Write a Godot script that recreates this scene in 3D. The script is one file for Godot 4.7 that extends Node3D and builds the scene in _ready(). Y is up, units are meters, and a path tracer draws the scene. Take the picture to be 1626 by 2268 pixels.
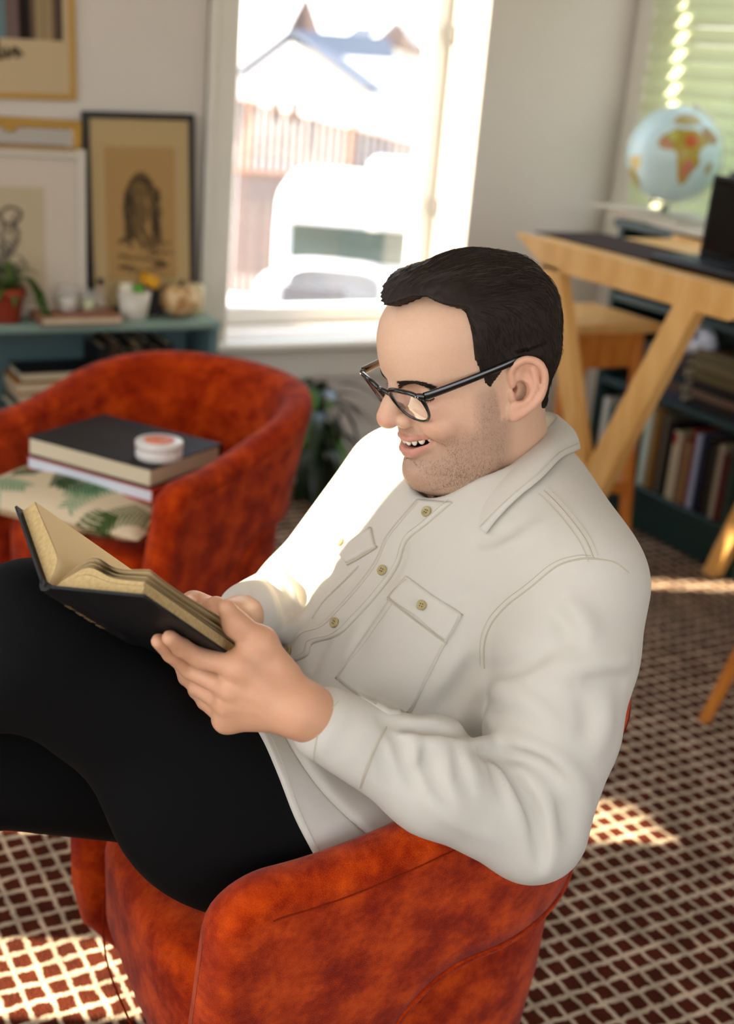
extends Node3D
# ---------------------------------------------------------------- camera numbers (used to place things along known planes)
const CAM := Vector3(0, 1.4, 0)
const FPX := 2814.0
const PITCH := 0.338368
const ROLL := 0.087713
const YAW := 0.536257
var cam_r: Vector3
var cam_u: Vector3
var cam_f: Vector3
var used := {}
var M := {}
var rng := RandomNumberGenerator.new()

func camera_axes() -> void:
	cam_f = Vector3(sin(YAW) * cos(PITCH), -sin(PITCH), -cos(YAW) * cos(PITCH))
	var r := Vector3(cos(YAW), 0, sin(YAW))
	var u := r.cross(cam_f)
	cam_r = r * cos(ROLL) + u * sin(ROLL)
	cam_u = u * cos(ROLL) - r * sin(ROLL)

func ray(x: float, y: float) -> Vector3:
	return cam_f + cam_r * ((x - 813.0) / FPX) - cam_u * ((y - 1134.0) / FPX)
func at(x: float, y: float, depth: float) -> Vector3:
	return CAM + ray(x, y) * depth
func on_y(x: float, y: float, h: float) -> Vector3:
	var d := ray(x, y)
	return CAM + d * ((h - CAM.y) / d.y)
func on_x(x: float, y: float, px: float) -> Vector3:
	var d := ray(x, y)
	return CAM + d * ((px - CAM.x) / d.x)
func on_z(x: float, y: float, pz: float) -> Vector3:
	var d := ray(x, y)
	return CAM + d * ((pz - CAM.z) / d.z)

# ---------------------------------------------------------------- naming and metadata
func numbered(called: String) -> String:
	if not used.has(called):
		used[called] = 0
		return called
	used[called] += 1
	return "%s_%03d" % [called, used[called]]
func tag(o: Node, label: String, category: String, group := "") -> Node:
	o.set_meta("label", label)
	o.set_meta("category", category)
	if group != "":
		o.set_meta("group", group)
	return o
func thing(called: String, label: String, category: String, where := Vector3.ZERO, turn := 0.0, group := "") -> Node3D:
	var o := Node3D.new()
	o.name = numbered(called)
	add_child(o)
	o.position = where
	o.rotation.y = turn
	tag(o, label, category, group)
	return o
func obj(called: String, mesh: Mesh, m: Material, parent: Node = self) -> MeshInstance3D:
	var o := MeshInstance3D.new()
	o.mesh = mesh
	o.material_override = m
	o.name = numbered(called) if parent == self else called
	parent.add_child(o, true)
	return o
func struct(called: String, mesh: Mesh, m: Material, parent: Node = self) -> MeshInstance3D:
	var o := obj(called, mesh, m, parent)
	if parent == self:
		o.set_meta("kind", "structure")
	return o
func copy(o: Node3D, where: Vector3, turn: float, label := "") -> Node3D:
	var c: Node3D = o.duplicate()
	c.name = numbered(str(o.name).rstrip("0123456789").trim_suffix("_"))
	add_child(c)
	c.position = where
	c.rotation.y = turn
	if label != "":
		c.set_meta("label", label)
	return c

# ---------------------------------------------------------------- materials
func mat(called: String, c: Color, rough := 0.7, spec := 0.5) -> StandardMaterial3D:
	var m := StandardMaterial3D.new()
	m.resource_name = called
	m.albedo_color = c
	m.roughness = rough
	m.metallic_specular = spec
	m.cull_mode = BaseMaterial3D.CULL_DISABLED
	M[called] = m
	return m
func noise(freq: float, sd: int, oct := 4, kind := FastNoiseLite.TYPE_SIMPLEX_SMOOTH) -> FastNoiseLite:
	var n := FastNoiseLite.new()
	n.noise_type = kind
	n.frequency = freq
	n.seed = sd
	n.fractal_octaves = oct
	return n
func tex_of(im: Image) -> ImageTexture:
	return ImageTexture.create_from_image(im)
func ramp_tex(w: int, n: FastNoiseLite, c0: Color, c1: Color, contrast := 1.0) -> ImageTexture:
	var g: Image = n.get_seamless_image(w, w)
	g.convert(Image.FORMAT_L8)
	var src := g.get_data()
	var out := PackedByteArray()
	out.resize(w * w * 3)
	for i in w * w:
		var t: float = clampf((src[i] / 255.0 - 0.5) * contrast + 0.5, 0, 1)
		out[i * 3] = int(255.0 * lerpf(c0.r, c1.r, t))
		out[i * 3 + 1] = int(255.0 * lerpf(c0.g, c1.g, t))
		out[i * 3 + 2] = int(255.0 * lerpf(c0.b, c1.b, t))
	return tex_of(Image.create_from_data(w, w, false, Image.FORMAT_RGB8, out))
func normal_tex(w: int, n: FastNoiseLite, strength: float) -> ImageTexture:
	var g: Image = n.get_seamless_image(w, w)
	g.convert(Image.FORMAT_L8)
	g.bump_map_to_normal_map(strength)
	return tex_of(g)
func triplanar(m: StandardMaterial3D, per_metre: float, world := false) -> StandardMaterial3D:
	m.uv1_triplanar = true
	m.uv1_world_triplanar = world
	m.uv1_scale = Vector3.ONE * per_metre
	m.uv1_triplanar_sharpness = 4.0
	return m

# ---------------------------------------------------------------- mesh helpers
func grid(rows: Array, close_u := false, close_v := false, flip := false, uvs := false) -> ArrayMesh:
	# rows: Array of PackedVector3Array of equal length -> smooth quad sheet
	var nv := rows.size()
	var nu: int = rows[0].size()
	var st := SurfaceTool.new()
	st.begin(Mesh.PRIMITIVE_TRIANGLES)
	st.set_smooth_group(0)
	add_grid(st, rows, close_u, close_v, flip, uvs, 0)
	st.generate_normals()
	return st.commit()
func add_grid(st: SurfaceTool, rows: Array, close_u := false, close_v := false, flip := false, uvs := false, base := 0) -> int:
	var nv := rows.size()
	var nu: int = rows[0].size()
	for j in nv:
		for i in nu:
			if uvs:
				st.set_uv(Vector2(float(i) / (nu - 1), float(j) / (nv - 1)))
			st.add_vertex(rows[j][i])
	for j in (nv if close_v else nv - 1):
		for i in (nu if close_u else nu - 1):
			var a := base + j * nu + i
			var b := base + j * nu + (i + 1) % nu
			var c := base + ((j + 1) % nv) * nu + (i + 1) % nu
			var d := base + ((j + 1) % nv) * nu + i
			if flip:
				for k in [a, c, b, a, d, c]: st.add_index(k)
			else:
				for k in [a, b, c, a, c, d]: st.add_index(k)
	return base + nv * nu
class Soup:
	var st := SurfaceTool.new()
	func _init():
		st.begin(Mesh.PRIMITIVE_TRIANGLES)
	func tri(a: Vector3, b: Vector3, c: Vector3) -> void:
		st.add_vertex(a); st.add_vertex(b); st.add_vertex(c)
	func quad(a: Vector3, b: Vector3, c: Vector3, d: Vector3) -> void:
		tri(a, b, c); tri(a, c, d)
	func out_quad(q: Array, c: Vector3) -> void:
		if ((q[2] - q[0]).cross(q[1] - q[0])).dot(q[0] + q[2] - c * 2.0) > 0: quad(q[0], q[1], q[2], q[3])
		else: quad(q[0], q[3], q[2], q[1])
	func flat() -> void:
		st.set_smooth_group(-1)
	func smooth(g := 0) -> void:
		st.set_smooth_group(g)
	func box(c: Vector3, s: Vector3, bev := 0.003, b := Basis.IDENTITY) -> void:
		# chamfered box, outward faces clockwise
		flat()
		var h := s * 0.5
		bev = minf(bev, minf(h.x, minf(h.y, h.z)) * 0.9)
		var e := h - Vector3.ONE * bev
		for ax in 3:
			var u := (ax + 1) % 3
			var v := (ax + 2) % 3
			for sg in [-1.0, 1.0]:
				var q := []
				for k in [[-1, -1], [1, -1], [1, 1], [-1, 1]]:
					var p := Vector3.ZERO
					p[ax] = sg * h[ax]; p[u] = k[0] * e[u]; p[v] = k[1] * e[v]
					q.append(c + b * p)
				out_quad(q, c)
		for ax in 3:
			var u := (ax + 1) % 3
			var v := (ax + 2) % 3
			for su in [-1.0, 1.0]:
				for sv in [-1.0, 1.0]:
					var q := []
					for k in [[-1, 0], [1, 0], [1, 1], [-1, 1]]:
						var p := Vector3.ZERO
						p[ax] = k[0] * e[ax]
						p[u] = su * (h[u] if k[1] == 0 else e[u])
						p[v] = sv * (e[v] if k[1] == 0 else h[v])
						q.append(c + b * p)
					out_quad(q, c)
		for sx in [-1.0, 1.0]:
			for sy in [-1.0, 1.0]:
				for sz in [-1.0, 1.0]:
					var p0 := c + b * Vector3(sx * h.x, sy * e.y, sz * e.z)
					var p1 := c + b * Vector3(sx * e.x, sy * h.y, sz * e.z)
					var p2 := c + b * Vector3(sx * e.x, sy * e.y, sz * h.z)
					if ((p2 - p0).cross(p1 - p0)).dot(p0 - c) > 0: tri(p0, p1, p2)
					else: tri(p0, p2, p1)
	func bar(a: Vector3, b: Vector3, w: float, t: float, up := Vector3.UP, bev := 0.004) -> void:
		# a chamfered board from a to b, w across (sideways), t along up
		var x := (b - a).normalized()
		var z := x.cross(up).normalized()
		if z.length() < 0.5:
			z = x.cross(Vector3.RIGHT).normalized()
		var y := z.cross(x)
		box((a + b) * 0.5, Vector3((b - a).length(), t, w), bev, Basis(x, y, z))
	func tube(path: Array, radii: Array, sides := 8, caps := true) -> void:
		smooth(1)
		var n := path.size()
		var rings := []
		var nrm := Vector3.ZERO
		for i in n:
			var t: Vector3 = (path[mini(i + 1, n - 1)] - path[maxi(i - 1, 0)]).normalized()
			if i == 0:
				nrm = t.cross(Vector3.UP if absf(t.y) < 0.9 else Vector3.RIGHT).normalized()
			nrm = (nrm - t * nrm.dot(t)).normalized()
			var bi := t.cross(nrm)
			var r: float = radii[mini(i, radii.size() - 1)]
			var ring := PackedVector3Array()
			for k in sides:
				var an := TAU * k / sides
				ring.append(path[i] + (nrm * cos(an) + bi * sin(an)) * r)
			rings.append(ring)
		for i in n - 1:
			for k in sides:
				var k2 := (k + 1) % sides
				quad(rings[i][k], rings[i + 1][k], rings[i + 1][k2], rings[i][k2])
		if caps:
			flat()
			for k in sides:
				var k2 := (k + 1) % sides
				tri(path[0], rings[0][k], rings[0][k2])
				tri(path[n - 1], rings[n - 1][k2], rings[n - 1][k])
	func lathe(prof: Array, sides := 32, c := Vector3.ZERO, b := Basis.IDENTITY, sm := 2) -> void:
		# prof: Vector2(radius, height) from bottom to top
		smooth(sm)
		for j in prof.size() - 1:
			for k in sides:
				var q := []
				for s in [[k, j], [k + 1, j], [k + 1, j + 1], [k, j + 1]]:
					var an: float = TAU * (s[0] % sides) / sides
					var pr: Vector2 = prof[s[1]]
					q.append(c + b * Vector3(cos(an) * pr.x, pr.y, sin(an) * pr.x))
				if (q[0] - q[1]).length() > 1e-7: tri(q[0], q[1], q[2])
				if (q[2] - q[3]).length() > 1e-7: tri(q[0], q[2], q[3])
	func ball(c: Vector3, r: Vector3, b := Basis.IDENTITY, rings := 10, sides := 16) -> void:
		var pr := []
		for i in rings + 1:
			var t := PI * i / rings - PI / 2
			pr.append(Vector2(cos(t), sin(t)))
		lathe(pr, sides, c, b * Basis.from_scale(r), 3)
	func prism(poly: PackedVector2Array, o: Vector3, ux: Vector3, uy: Vector3, depth: Vector3) -> void:
		# extruded outline: poly in (ux, uy) at o, pushed along depth
		flat()
		var idx := Geometry2D.triangulate_polygon(poly)
		var n := poly.size()
		var P := []
		for p in poly: P.append(o + ux * p.x + uy * p.y)
		var ok := ux.cross(uy).dot(depth) > 0
		if Geometry2D.is_polygon_clockwise(poly): ok = not ok
		for i in range(0, idx.size(), 3):
			var a: Vector3 = P[idx[i]]
			var b: Vector3 = P[idx[i + 1]]
			var c: Vector3 = P[idx[i + 2]]
			if ((b - a).cross(c - a)).dot(depth) < 0:
				var tmp := b
				b = c
				c = tmp
			tri(a, b, c)
			tri(a + depth, c + depth, b + depth)
		for i in n:
			var a: Vector3 = P[i]
			var b: Vector3 = P[(i + 1) % n]
			if ok: quad(a, a + depth, b + depth, b)
			else: quad(a, b, b + depth, a + depth)
	func done() -> ArrayMesh:
		st.generate_normals()
		st.index()
		return st.commit()

func box_mesh(c: Vector3, s: Vector3, bev := 0.003) -> ArrayMesh:
	var u := Soup.new()
	u.box(c, s, bev)
	return u.done()
func poly2(a: Array) -> PackedVector2Array:
	var p := PackedVector2Array()
	for i in range(0, a.size(), 2): p.append(Vector2(a[i], a[i + 1]))
	return p
func spline(pts: Array, per := 6, closed := false) -> Array:
	# Catmull-Rom through pts (Vector2 or Vector3)
	var out := []
	var n := pts.size()
	for i in (n if closed else n - 1):
		var p0 = pts[(i - 1 + n) % n] if closed else pts[maxi(i - 1, 0)]
		var p1 = pts[i]
		var p2 = pts[(i + 1) % n]
		var p3 = pts[(i + 2) % n] if closed else pts[mini(i + 2, n - 1)]
		for k in per:
			var t := float(k) / per
			out.append(p1.cubic_interpolate(p2, p0, p3, t))
	if not closed: out.append(pts[n - 1])
	return out

# ================================================================ a distance field on a grid, meshed with surface nets
class Field:
	var o: Vector3
	var h: float
	var nx: int
	var ny: int
	var nz: int
	var d := PackedFloat32Array()
	func _init(lo: Vector3, hi: Vector3, cell: float) -> void:
		o = lo
		h = cell
		nx = int(ceil((hi.x - lo.x) / cell)) + 1
		ny = int(ceil((hi.y - lo.y) / cell)) + 1
		nz = int(ceil((hi.z - lo.z) / cell)) + 1
		d.resize(nx * ny * nz)
		d.fill(0.2)
	func span(lo: Vector3, hi: Vector3) -> Array:
		var a := (lo - o) / h
		var b := (hi - o) / h
		return [clampi(int(a.x), 0, nx - 1), clampi(int(a.y), 0, ny - 1), clampi(int(a.z), 0, nz - 1),
			clampi(int(b.x) + 1, 0, nx - 1), clampi(int(b.y) + 1, 0, ny - 1), clampi(int(b.z) + 1, 0, nz - 1)]
	# tapered capsule; mode 1 joins, -1 carves
	func cap(a: Vector3, b: Vector3, ra: float, rb: float, k: float, mode := 1) -> void:
		var band := maxf(ra, rb) + k + 4.0 * h
		var e := Vector3.ONE * band
		var s := span(a.min(b) - e, a.max(b) + e)
		var ab := b - a
		var l2 := maxf(ab.length_squared(), 1e-12)
		var ik := 1.0 / maxf(k, 1e-6)
		for z in range(s[2], s[5] + 1):
			for y in range(s[1], s[4] + 1):
				var i: int = (z * ny + y) * nx + s[0]
				for x in range(s[0], s[3] + 1):
					var p := o + Vector3(x, y, z) * h - a
					var t := clampf(p.dot(ab) / l2, 0.0, 1.0)
					var v := (p - ab * t).length() - (ra + (rb - ra) * t)
					var c := d[i]
					if mode > 0:
						var q := maxf(k - absf(c - v), 0.0) * ik
						d[i] = minf(c, v) - q * q * k * 0.25
					else:
						var q := maxf(k - absf(c + v), 0.0) * ik
						d[i] = maxf(c, -v) + q * q * k * 0.25
					i += 1
	func chain(pts: Array, radii: Array, k: float, mode := 1) -> void:
		for i in pts.size() - 1:
			cap(pts[i], pts[i + 1], radii[mini(i, radii.size() - 1)], radii[mini(i + 1, radii.size() - 1)], k, mode)
	func ell(c: Vector3, r: Vector3, k: float, b := Basis.IDENTITY, mode := 1) -> void:
		var band := maxf(r.x, maxf(r.y, r.z)) + k + 4.0 * h
		var e := Vector3.ONE * band
		var s := span(c - e, c + e)
		var ib := b.transposed()
		var ir := Vector3(1.0 / r.x, 1.0 / r.y, 1.0 / r.z)
		var ir2 := ir * ir
		var ik := 1.0 / maxf(k, 1e-6)
		var rm := minf(r.x, minf(r.y, r.z))
		for z in range(s[2], s[5] + 1):
			for y in range(s[1], s[4] + 1):
				var i: int = (z * ny + y) * nx + s[0]
				for x in range(s[0], s[3] + 1):
					var p := ib * (o + Vector3(x, y, z) * h - c)
					var k0 := (p * ir).length()
					var k1 := (p * ir2).length()
					var v := k0 * (k0 - 1.0) / k1 if k1 > 1e-6 else -rm
					var w := d[i]
					if mode > 0:
						var q := maxf(k - absf(w - v), 0.0) * ik
						d[i] = minf(w, v) - q * q * k * 0.25
					else:
						var q := maxf(k - absf(w + v), 0.0) * ik
						d[i] = maxf(w, -v) + q * q * k * 0.25
					i += 1
	# raises (amp > 0) or sinks the surface along a polyline, width w
	func bump(pts: Array, w: float, amp: float, taper := true) -> void:
		var lo: Vector3 = pts[0]
		var hi: Vector3 = pts[0]
		for p in pts:
			lo = lo.min(p)
			hi = hi.max(p)
		var reach := w * 2.2
		var e := Vector3.ONE * reach
		var s := span(lo - e, hi + e)
		var P := PackedVector3Array(pts)
		var n := P.size()
		var L := PackedFloat32Array([0.0])
		for i in range(1, n): L.append(L[i - 1] + (P[i] - P[i - 1]).length())
		var total := maxf(L[n - 1], 1e-6)
		var r2 := reach * reach
		for z in range(s[2], s[5] + 1):
			for y in range(s[1], s[4] + 1):
				var i: int = (z * ny + y) * nx + s[0]
				for x in range(s[0], s[3] + 1):
					if absf(d[i]) < 0.03:
						var p := o + Vector3(x, y, z) * h
						var best := r2
						var at := 0.0
						if n == 1:
							best = (p - P[0]).length_squared()
							at = total * 0.5
						for j in n - 1:
							var ab := P[j + 1] - P[j]
							var t := clampf((p - P[j]).dot(ab) / ab.length_squared(), 0.0, 1.0)
							var q := (p - P[j] - ab * t).length_squared()
							if q < best:
								best = q
								at = L[j] + (L[j + 1] - L[j]) * t
						if best < r2:
							var f := exp(-best / (w * w))
							if taper and n > 1:
								var u := at / total
								f *= sqrt(maxf(0.0, sin(PI * clampf(u, 0.02, 0.98))))
							d[i] -= amp * f
					i += 1
	func sample(p: Vector3) -> float:
		var q := (p - o) / h
		var x := clampi(int(q.x), 0, nx - 2)
		var y := clampi(int(q.y), 0, ny - 2)
		var z := clampi(int(q.z), 0, nz - 2)
		var fx := clampf(q.x - x, 0, 1)
		var fy := clampf(q.y - y, 0, 1)
		var fz := clampf(q.z - z, 0, 1)
		var i := (z * ny + y) * nx + x
		var r := nx
		var s := nx * ny
		var a := lerpf(lerpf(d[i], d[i + 1], fx), lerpf(d[i + r], d[i + r + 1], fx), fy)
		var b := lerpf(lerpf(d[i + s], d[i + s + 1], fx), lerpf(d[i + s + r], d[i + s + r + 1], fx), fy)
		return lerpf(a, b, fz)
	func grad(p: Vector3, e := 0.0) -> Vector3:
		if e == 0.0: e = h
		return Vector3(sample(p + Vector3(e, 0, 0)) - sample(p - Vector3(e, 0, 0)), sample(p + Vector3(0, e, 0)) - sample(p - Vector3(0, e, 0)), sample(p + Vector3(0, 0, e)) - sample(p - Vector3(0, 0, e))) / (2.0 * e)
	func inside_box(p: Vector3) -> bool:
		var q := (p - o) / h
		return q.x > 0 and q.y > 0 and q.z > 0 and q.x < nx - 1 and q.y < ny - 1 and q.z < nz - 1
	# first hit of a ray, or INF
	func hit(from: Vector3, dir: Vector3, far := 3.0) -> Vector3:
		dir = dir.normalized()
		var t := 0.0
		var prev := 0.0
		while t < far:
			var p := from + dir * t
			if inside_box(p):
				var v := sample(p)
				if v < 0.0:
					var lo := prev
					var hi := t
					for k in 12:
						var m := (lo + hi) * 0.5
						if sample(from + dir * m) < 0.0: hi = m
						else: lo = m
					return from + dir * hi
				prev = t
				t += clampf(v * 0.7, h * 0.4, 0.02)
			else:
				prev = t
				t += 0.012
		return Vector3(INF, INF, INF)
	func snap(p: Vector3, off := 0.0) -> Vector3:
		for k in 4:
			var g := grad(p)
			p -= g * ((sample(p) - off) / maxf(g.length_squared(), 1e-4))
		return p
	# surface nets -> adds vertices (with colour from paint, moved by xf) to arrays
	func net(V: PackedVector3Array, N: PackedVector3Array, I: PackedInt32Array, xf := Transform3D.IDENTITY) -> int:
		var base := V.size()
		var id := PackedInt32Array()
		id.resize(nx * ny * nz)
		id.fill(-1)
		var sx := 1
		var sy := nx
		var sz := nx * ny
		var off := [0, sx, sy, sx + sy, sz, sx + sz, sy + sz, sx + sy + sz]
		var ed := [[0, 1], [2, 3], [4, 5], [6, 7], [0, 2], [1, 3], [4, 6], [5, 7], [0, 4], [1, 5], [2, 6], [3, 7]]
		var lim := maxf(h * 7.0, 0.03)
		var cells := PackedInt32Array()
		for z in nz - 1:
			for y in ny - 1:
				var i := (z * ny + y) * nx
				for x in nx - 1:
					if absf(d[i]) < lim:
						var c := 0
						if d[i] < 0: c += 1
						if d[i + 1] < 0: c += 1
						if d[i + sy] < 0: c += 1
						if d[i + sy + 1] < 0: c += 1
						if d[i + sz] < 0: c += 1
						if d[i + sz + 1] < 0: c += 1
						if d[i + sz + sy] < 0: c += 1
						if d[i + sz + sy + 1] < 0: c += 1
						if c != 0 and c != 8:
							var s := Vector3.ZERO
							var n := 0
							for e in ed:
								var a := d[i + off[e[0]]]
								var b := d[i + off[e[1]]]
								if (a < 0) != (b < 0):
									var t := a / (a - b)
									var ia: int = e[0]
									var ib: int = e[1]
									var pa := Vector3(ia & 1, (ia >> 1) & 1, ia >> 2)
									var pb := Vector3(ib & 1, (ib >> 1) & 1, ib >> 2)
									s += pa.lerp(pb, t)
									n += 1
							var p := o + (Vector3(x, y, z) + s / n) * h
							var g := grad(p, h * 0.75)
							p -= g * clampf(sample(p) / maxf(g.length_squared(), 0.05), -h * 0.5, h * 0.5)
							id[i] = V.size()
							cells.append(i)
							V.append(xf * p)
							N.append((xf.basis * g).normalized())
					i += 1
		for i in cells:
			var x := i % nx
			var y := (i / nx) % ny
			var z := i / sz
			var neg := d[i] < 0
			if y > 0 and z > 0 and neg != (d[i + 1] < 0):
				quad_to(I, id[i], id[i - sy], id[i - sy - sz], id[i - sz], neg)
			if x > 0 and z > 0 and neg != (d[i + sy] < 0):
				quad_to(I, id[i], id[i - sz], id[i - sz - 1], id[i - 1], neg)
			if x > 0 and y > 0 and neg != (d[i + sz] < 0):
				quad_to(I, id[i], id[i - 1], id[i - 1 - sy], id[i - sy], neg)
		return base
	func quad_to(I: PackedInt32Array, a: int, b: int, c: int, e: int, neg: bool) -> void:
		if a < 0 or b < 0 or c < 0 or e < 0: return
		if neg: I.append_array(PackedInt32Array([a, c, b, a, e, c]))
		else: I.append_array(PackedInt32Array([a, b, c, a, c, e]))

func mesh_of(V: PackedVector3Array, N: PackedVector3Array, I: PackedInt32Array, C := PackedColorArray()) -> ArrayMesh:
	var a := []
	a.resize(Mesh.ARRAY_MAX)
	a[Mesh.ARRAY_VERTEX] = V
	a[Mesh.ARRAY_NORMAL] = N
	if C.size() == V.size(): a[Mesh.ARRAY_COLOR] = C
	a[Mesh.ARRAY_INDEX] = I
	var m := ArrayMesh.new()
	m.add_surface_from_arrays(Mesh.PRIMITIVE_TRIANGLES, a)
	return m

# ================================================================ the room
const ZW := -3.775
const XR := 3.175
const XL := -1.0
const ZB := 2.4
const CEIL := 2.9
const WX0 := 1.644
const WX1 := 2.547
const WY0 := 0.51
const WY1 := 2.7

func setup() -> void:
	var cam := Camera3D.new()
	cam.name = "camera"
	add_child(cam)
	cam.transform = Transform3D(Basis(cam_r, cam_u, -cam_f), CAM)
	cam.current = true
	var ca := CameraAttributesPhysical.new()
	ca.frustum_focal_length = 12.0 / (1134.0 / FPX)
	ca.frustum_focus_distance = 1.36
	ca.exposure_aperture = 2.2
	ca.frustum_near = 0.05
	ca.frustum_far = 400.0
	cam.attributes = ca
	cam.fov = rad_to_deg(2.0 * atan(1134.0 / FPX))
	var we := WorldEnvironment.new()
	we.name = "world_environment"
	var e := Environment.new()
	e.background_mode = Environment.BG_SKY
	var sky := Sky.new()
	var sm := ProceduralSkyMaterial.new()
	sm.sky_top_color = Color(0.80, 0.88, 1.0)
	sm.sky_horizon_color = Color(1.0, 0.97, 0.93)
	sm.ground_bottom_color = Color(0.62, 0.58, 0.53)
	sm.ground_horizon_color = Color(0.85, 0.82, 0.78)
	sm.sky_energy_multiplier = 1.0
	sm.sun_angle_max = 1.0
	sky.sky_material = sm
	e.sky = sky
	e.background_energy_multiplier = 4.2
	e.tonemap_mode = Environment.TONE_MAPPER_LINEAR
	e.tonemap_exposure = 1.2
	e.sdfgi_enabled = true
	e.ssao_enabled = true
	e.ssil_enabled = true
	we.environment = e
	add_child(we)
	var sun := DirectionalLight3D.new()
	sun.name = "sun"
	add_child(sun)
	sun.look_at_from_position(Vector3.ZERO, Vector3(0.917, -0.65, 0.399))
	sun.light_color = Color(1.0, 0.93, 0.82)
	sun.light_energy = 7.0
	sun.light_angular_distance = 0.6
	sun.shadow_enabled = true

func carpet_texture() -> ImageTexture:
	var n := 1024
	var cells := 16
	var px := n / cells
	var im := Image.create(n, n, false, Image.FORMAT_RGB8)
	var wob: Image = noise(0.02, 3, 3).get_seamless_image(n, n)
	var fz: Image = noise(0.22, 4, 2).get_seamless_image(n, n)
	var tone: Image = noise(0.006, 5, 3).get_seamless_image(n, n)
	wob.convert(Image.FORMAT_L8)
	fz.convert(Image.FORMAT_L8)
	tone.convert(Image.FORMAT_L8)
	var a := wob.get_data()
	var f := fz.get_data()
	var t := tone.get_data()
	var o := PackedByteArray()
	o.resize(n * n * 3)
	for y in n:
		for x in n:
			var i := y * n + x
			var w := (a[i] - 128) / 128.0
			var z := (f[i] - 128) / 128.0
			var w2 := (a[(i + 511 * n + 300) % (n * n)] - 128) / 128.0
			var u := absf(fposmod(x + w * 5.0 + z * 3.0, px) / px - 0.5) * 2.0
			var v := absf(fposmod(y + w2 * 6.0 + z * 3.0, px) / px - 0.5) * 2.0
			var k := clampf((maxf(u - 0.02, v + 0.01) - 0.76) / 0.09 + 0.5, 0, 1)
			var g := 1.0 + z * 0.22 + (t[i] - 128) / 128.0 * 0.18
			var r := lerpf(0.30, 0.76, k) * g
			o[i * 3] = int(clampf(r * 255, 0, 255))
			o[i * 3 + 1] = int(clampf(lerpf(0.130, 0.69, k) * g * 255, 0, 255))
			o[i * 3 + 2] = int(clampf(lerpf(0.075, 0.585, k) * g * 255, 0, 255))
	return tex_of(Image.create_from_data(n, n, false, Image.FORMAT_RGB8, o))

func wall_with_holes(called: String, along: int, a0: float, a1: float, y0: float, y1: float, c0: float, c1: float, holes: Array, m: Material) -> void:
	# a wall slab between c0 and c1 across, running a0..a1 along axis `along` (0 = x, 2 = z); holes: [lo, hi, ylo, yhi]
	var cuts := [a0, a1]
	var ys := [y0, y1]
	for h in holes:
		cuts.append_array([h[0], h[1]])
		ys.append_array([h[2], h[3]])
	cuts.sort()
	ys.sort()
	var s := Soup.new()
	for i in cuts.size() - 1:
		var run = null
		for j in ys.size():
			var solid: bool = j < ys.size() - 1 and cuts[i + 1] - cuts[i] > 1e-5
			if solid:
				var ca: float = (cuts[i] + cuts[i + 1]) * 0.5
				var cy: float = (ys[j] + ys[j + 1]) * 0.5
				for h in holes:
					if ca > h[0] and ca < h[1] and cy > h[2] and cy < h[3]: solid = false
			if solid and run == null: run = ys[j]
			if not solid and run != null:
				var lo := Vector3(cuts[i], run, c0)
				var hi := Vector3(cuts[i + 1], ys[j], c1)
				if along == 2:
					lo = Vector3(c0, run, cuts[i])
					hi = Vector3(c1, ys[j], cuts[i + 1])
				s.box((lo + hi) * 0.5, hi - lo, 0.0005)
				run = null
	struct(called, s.done(), m)

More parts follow.
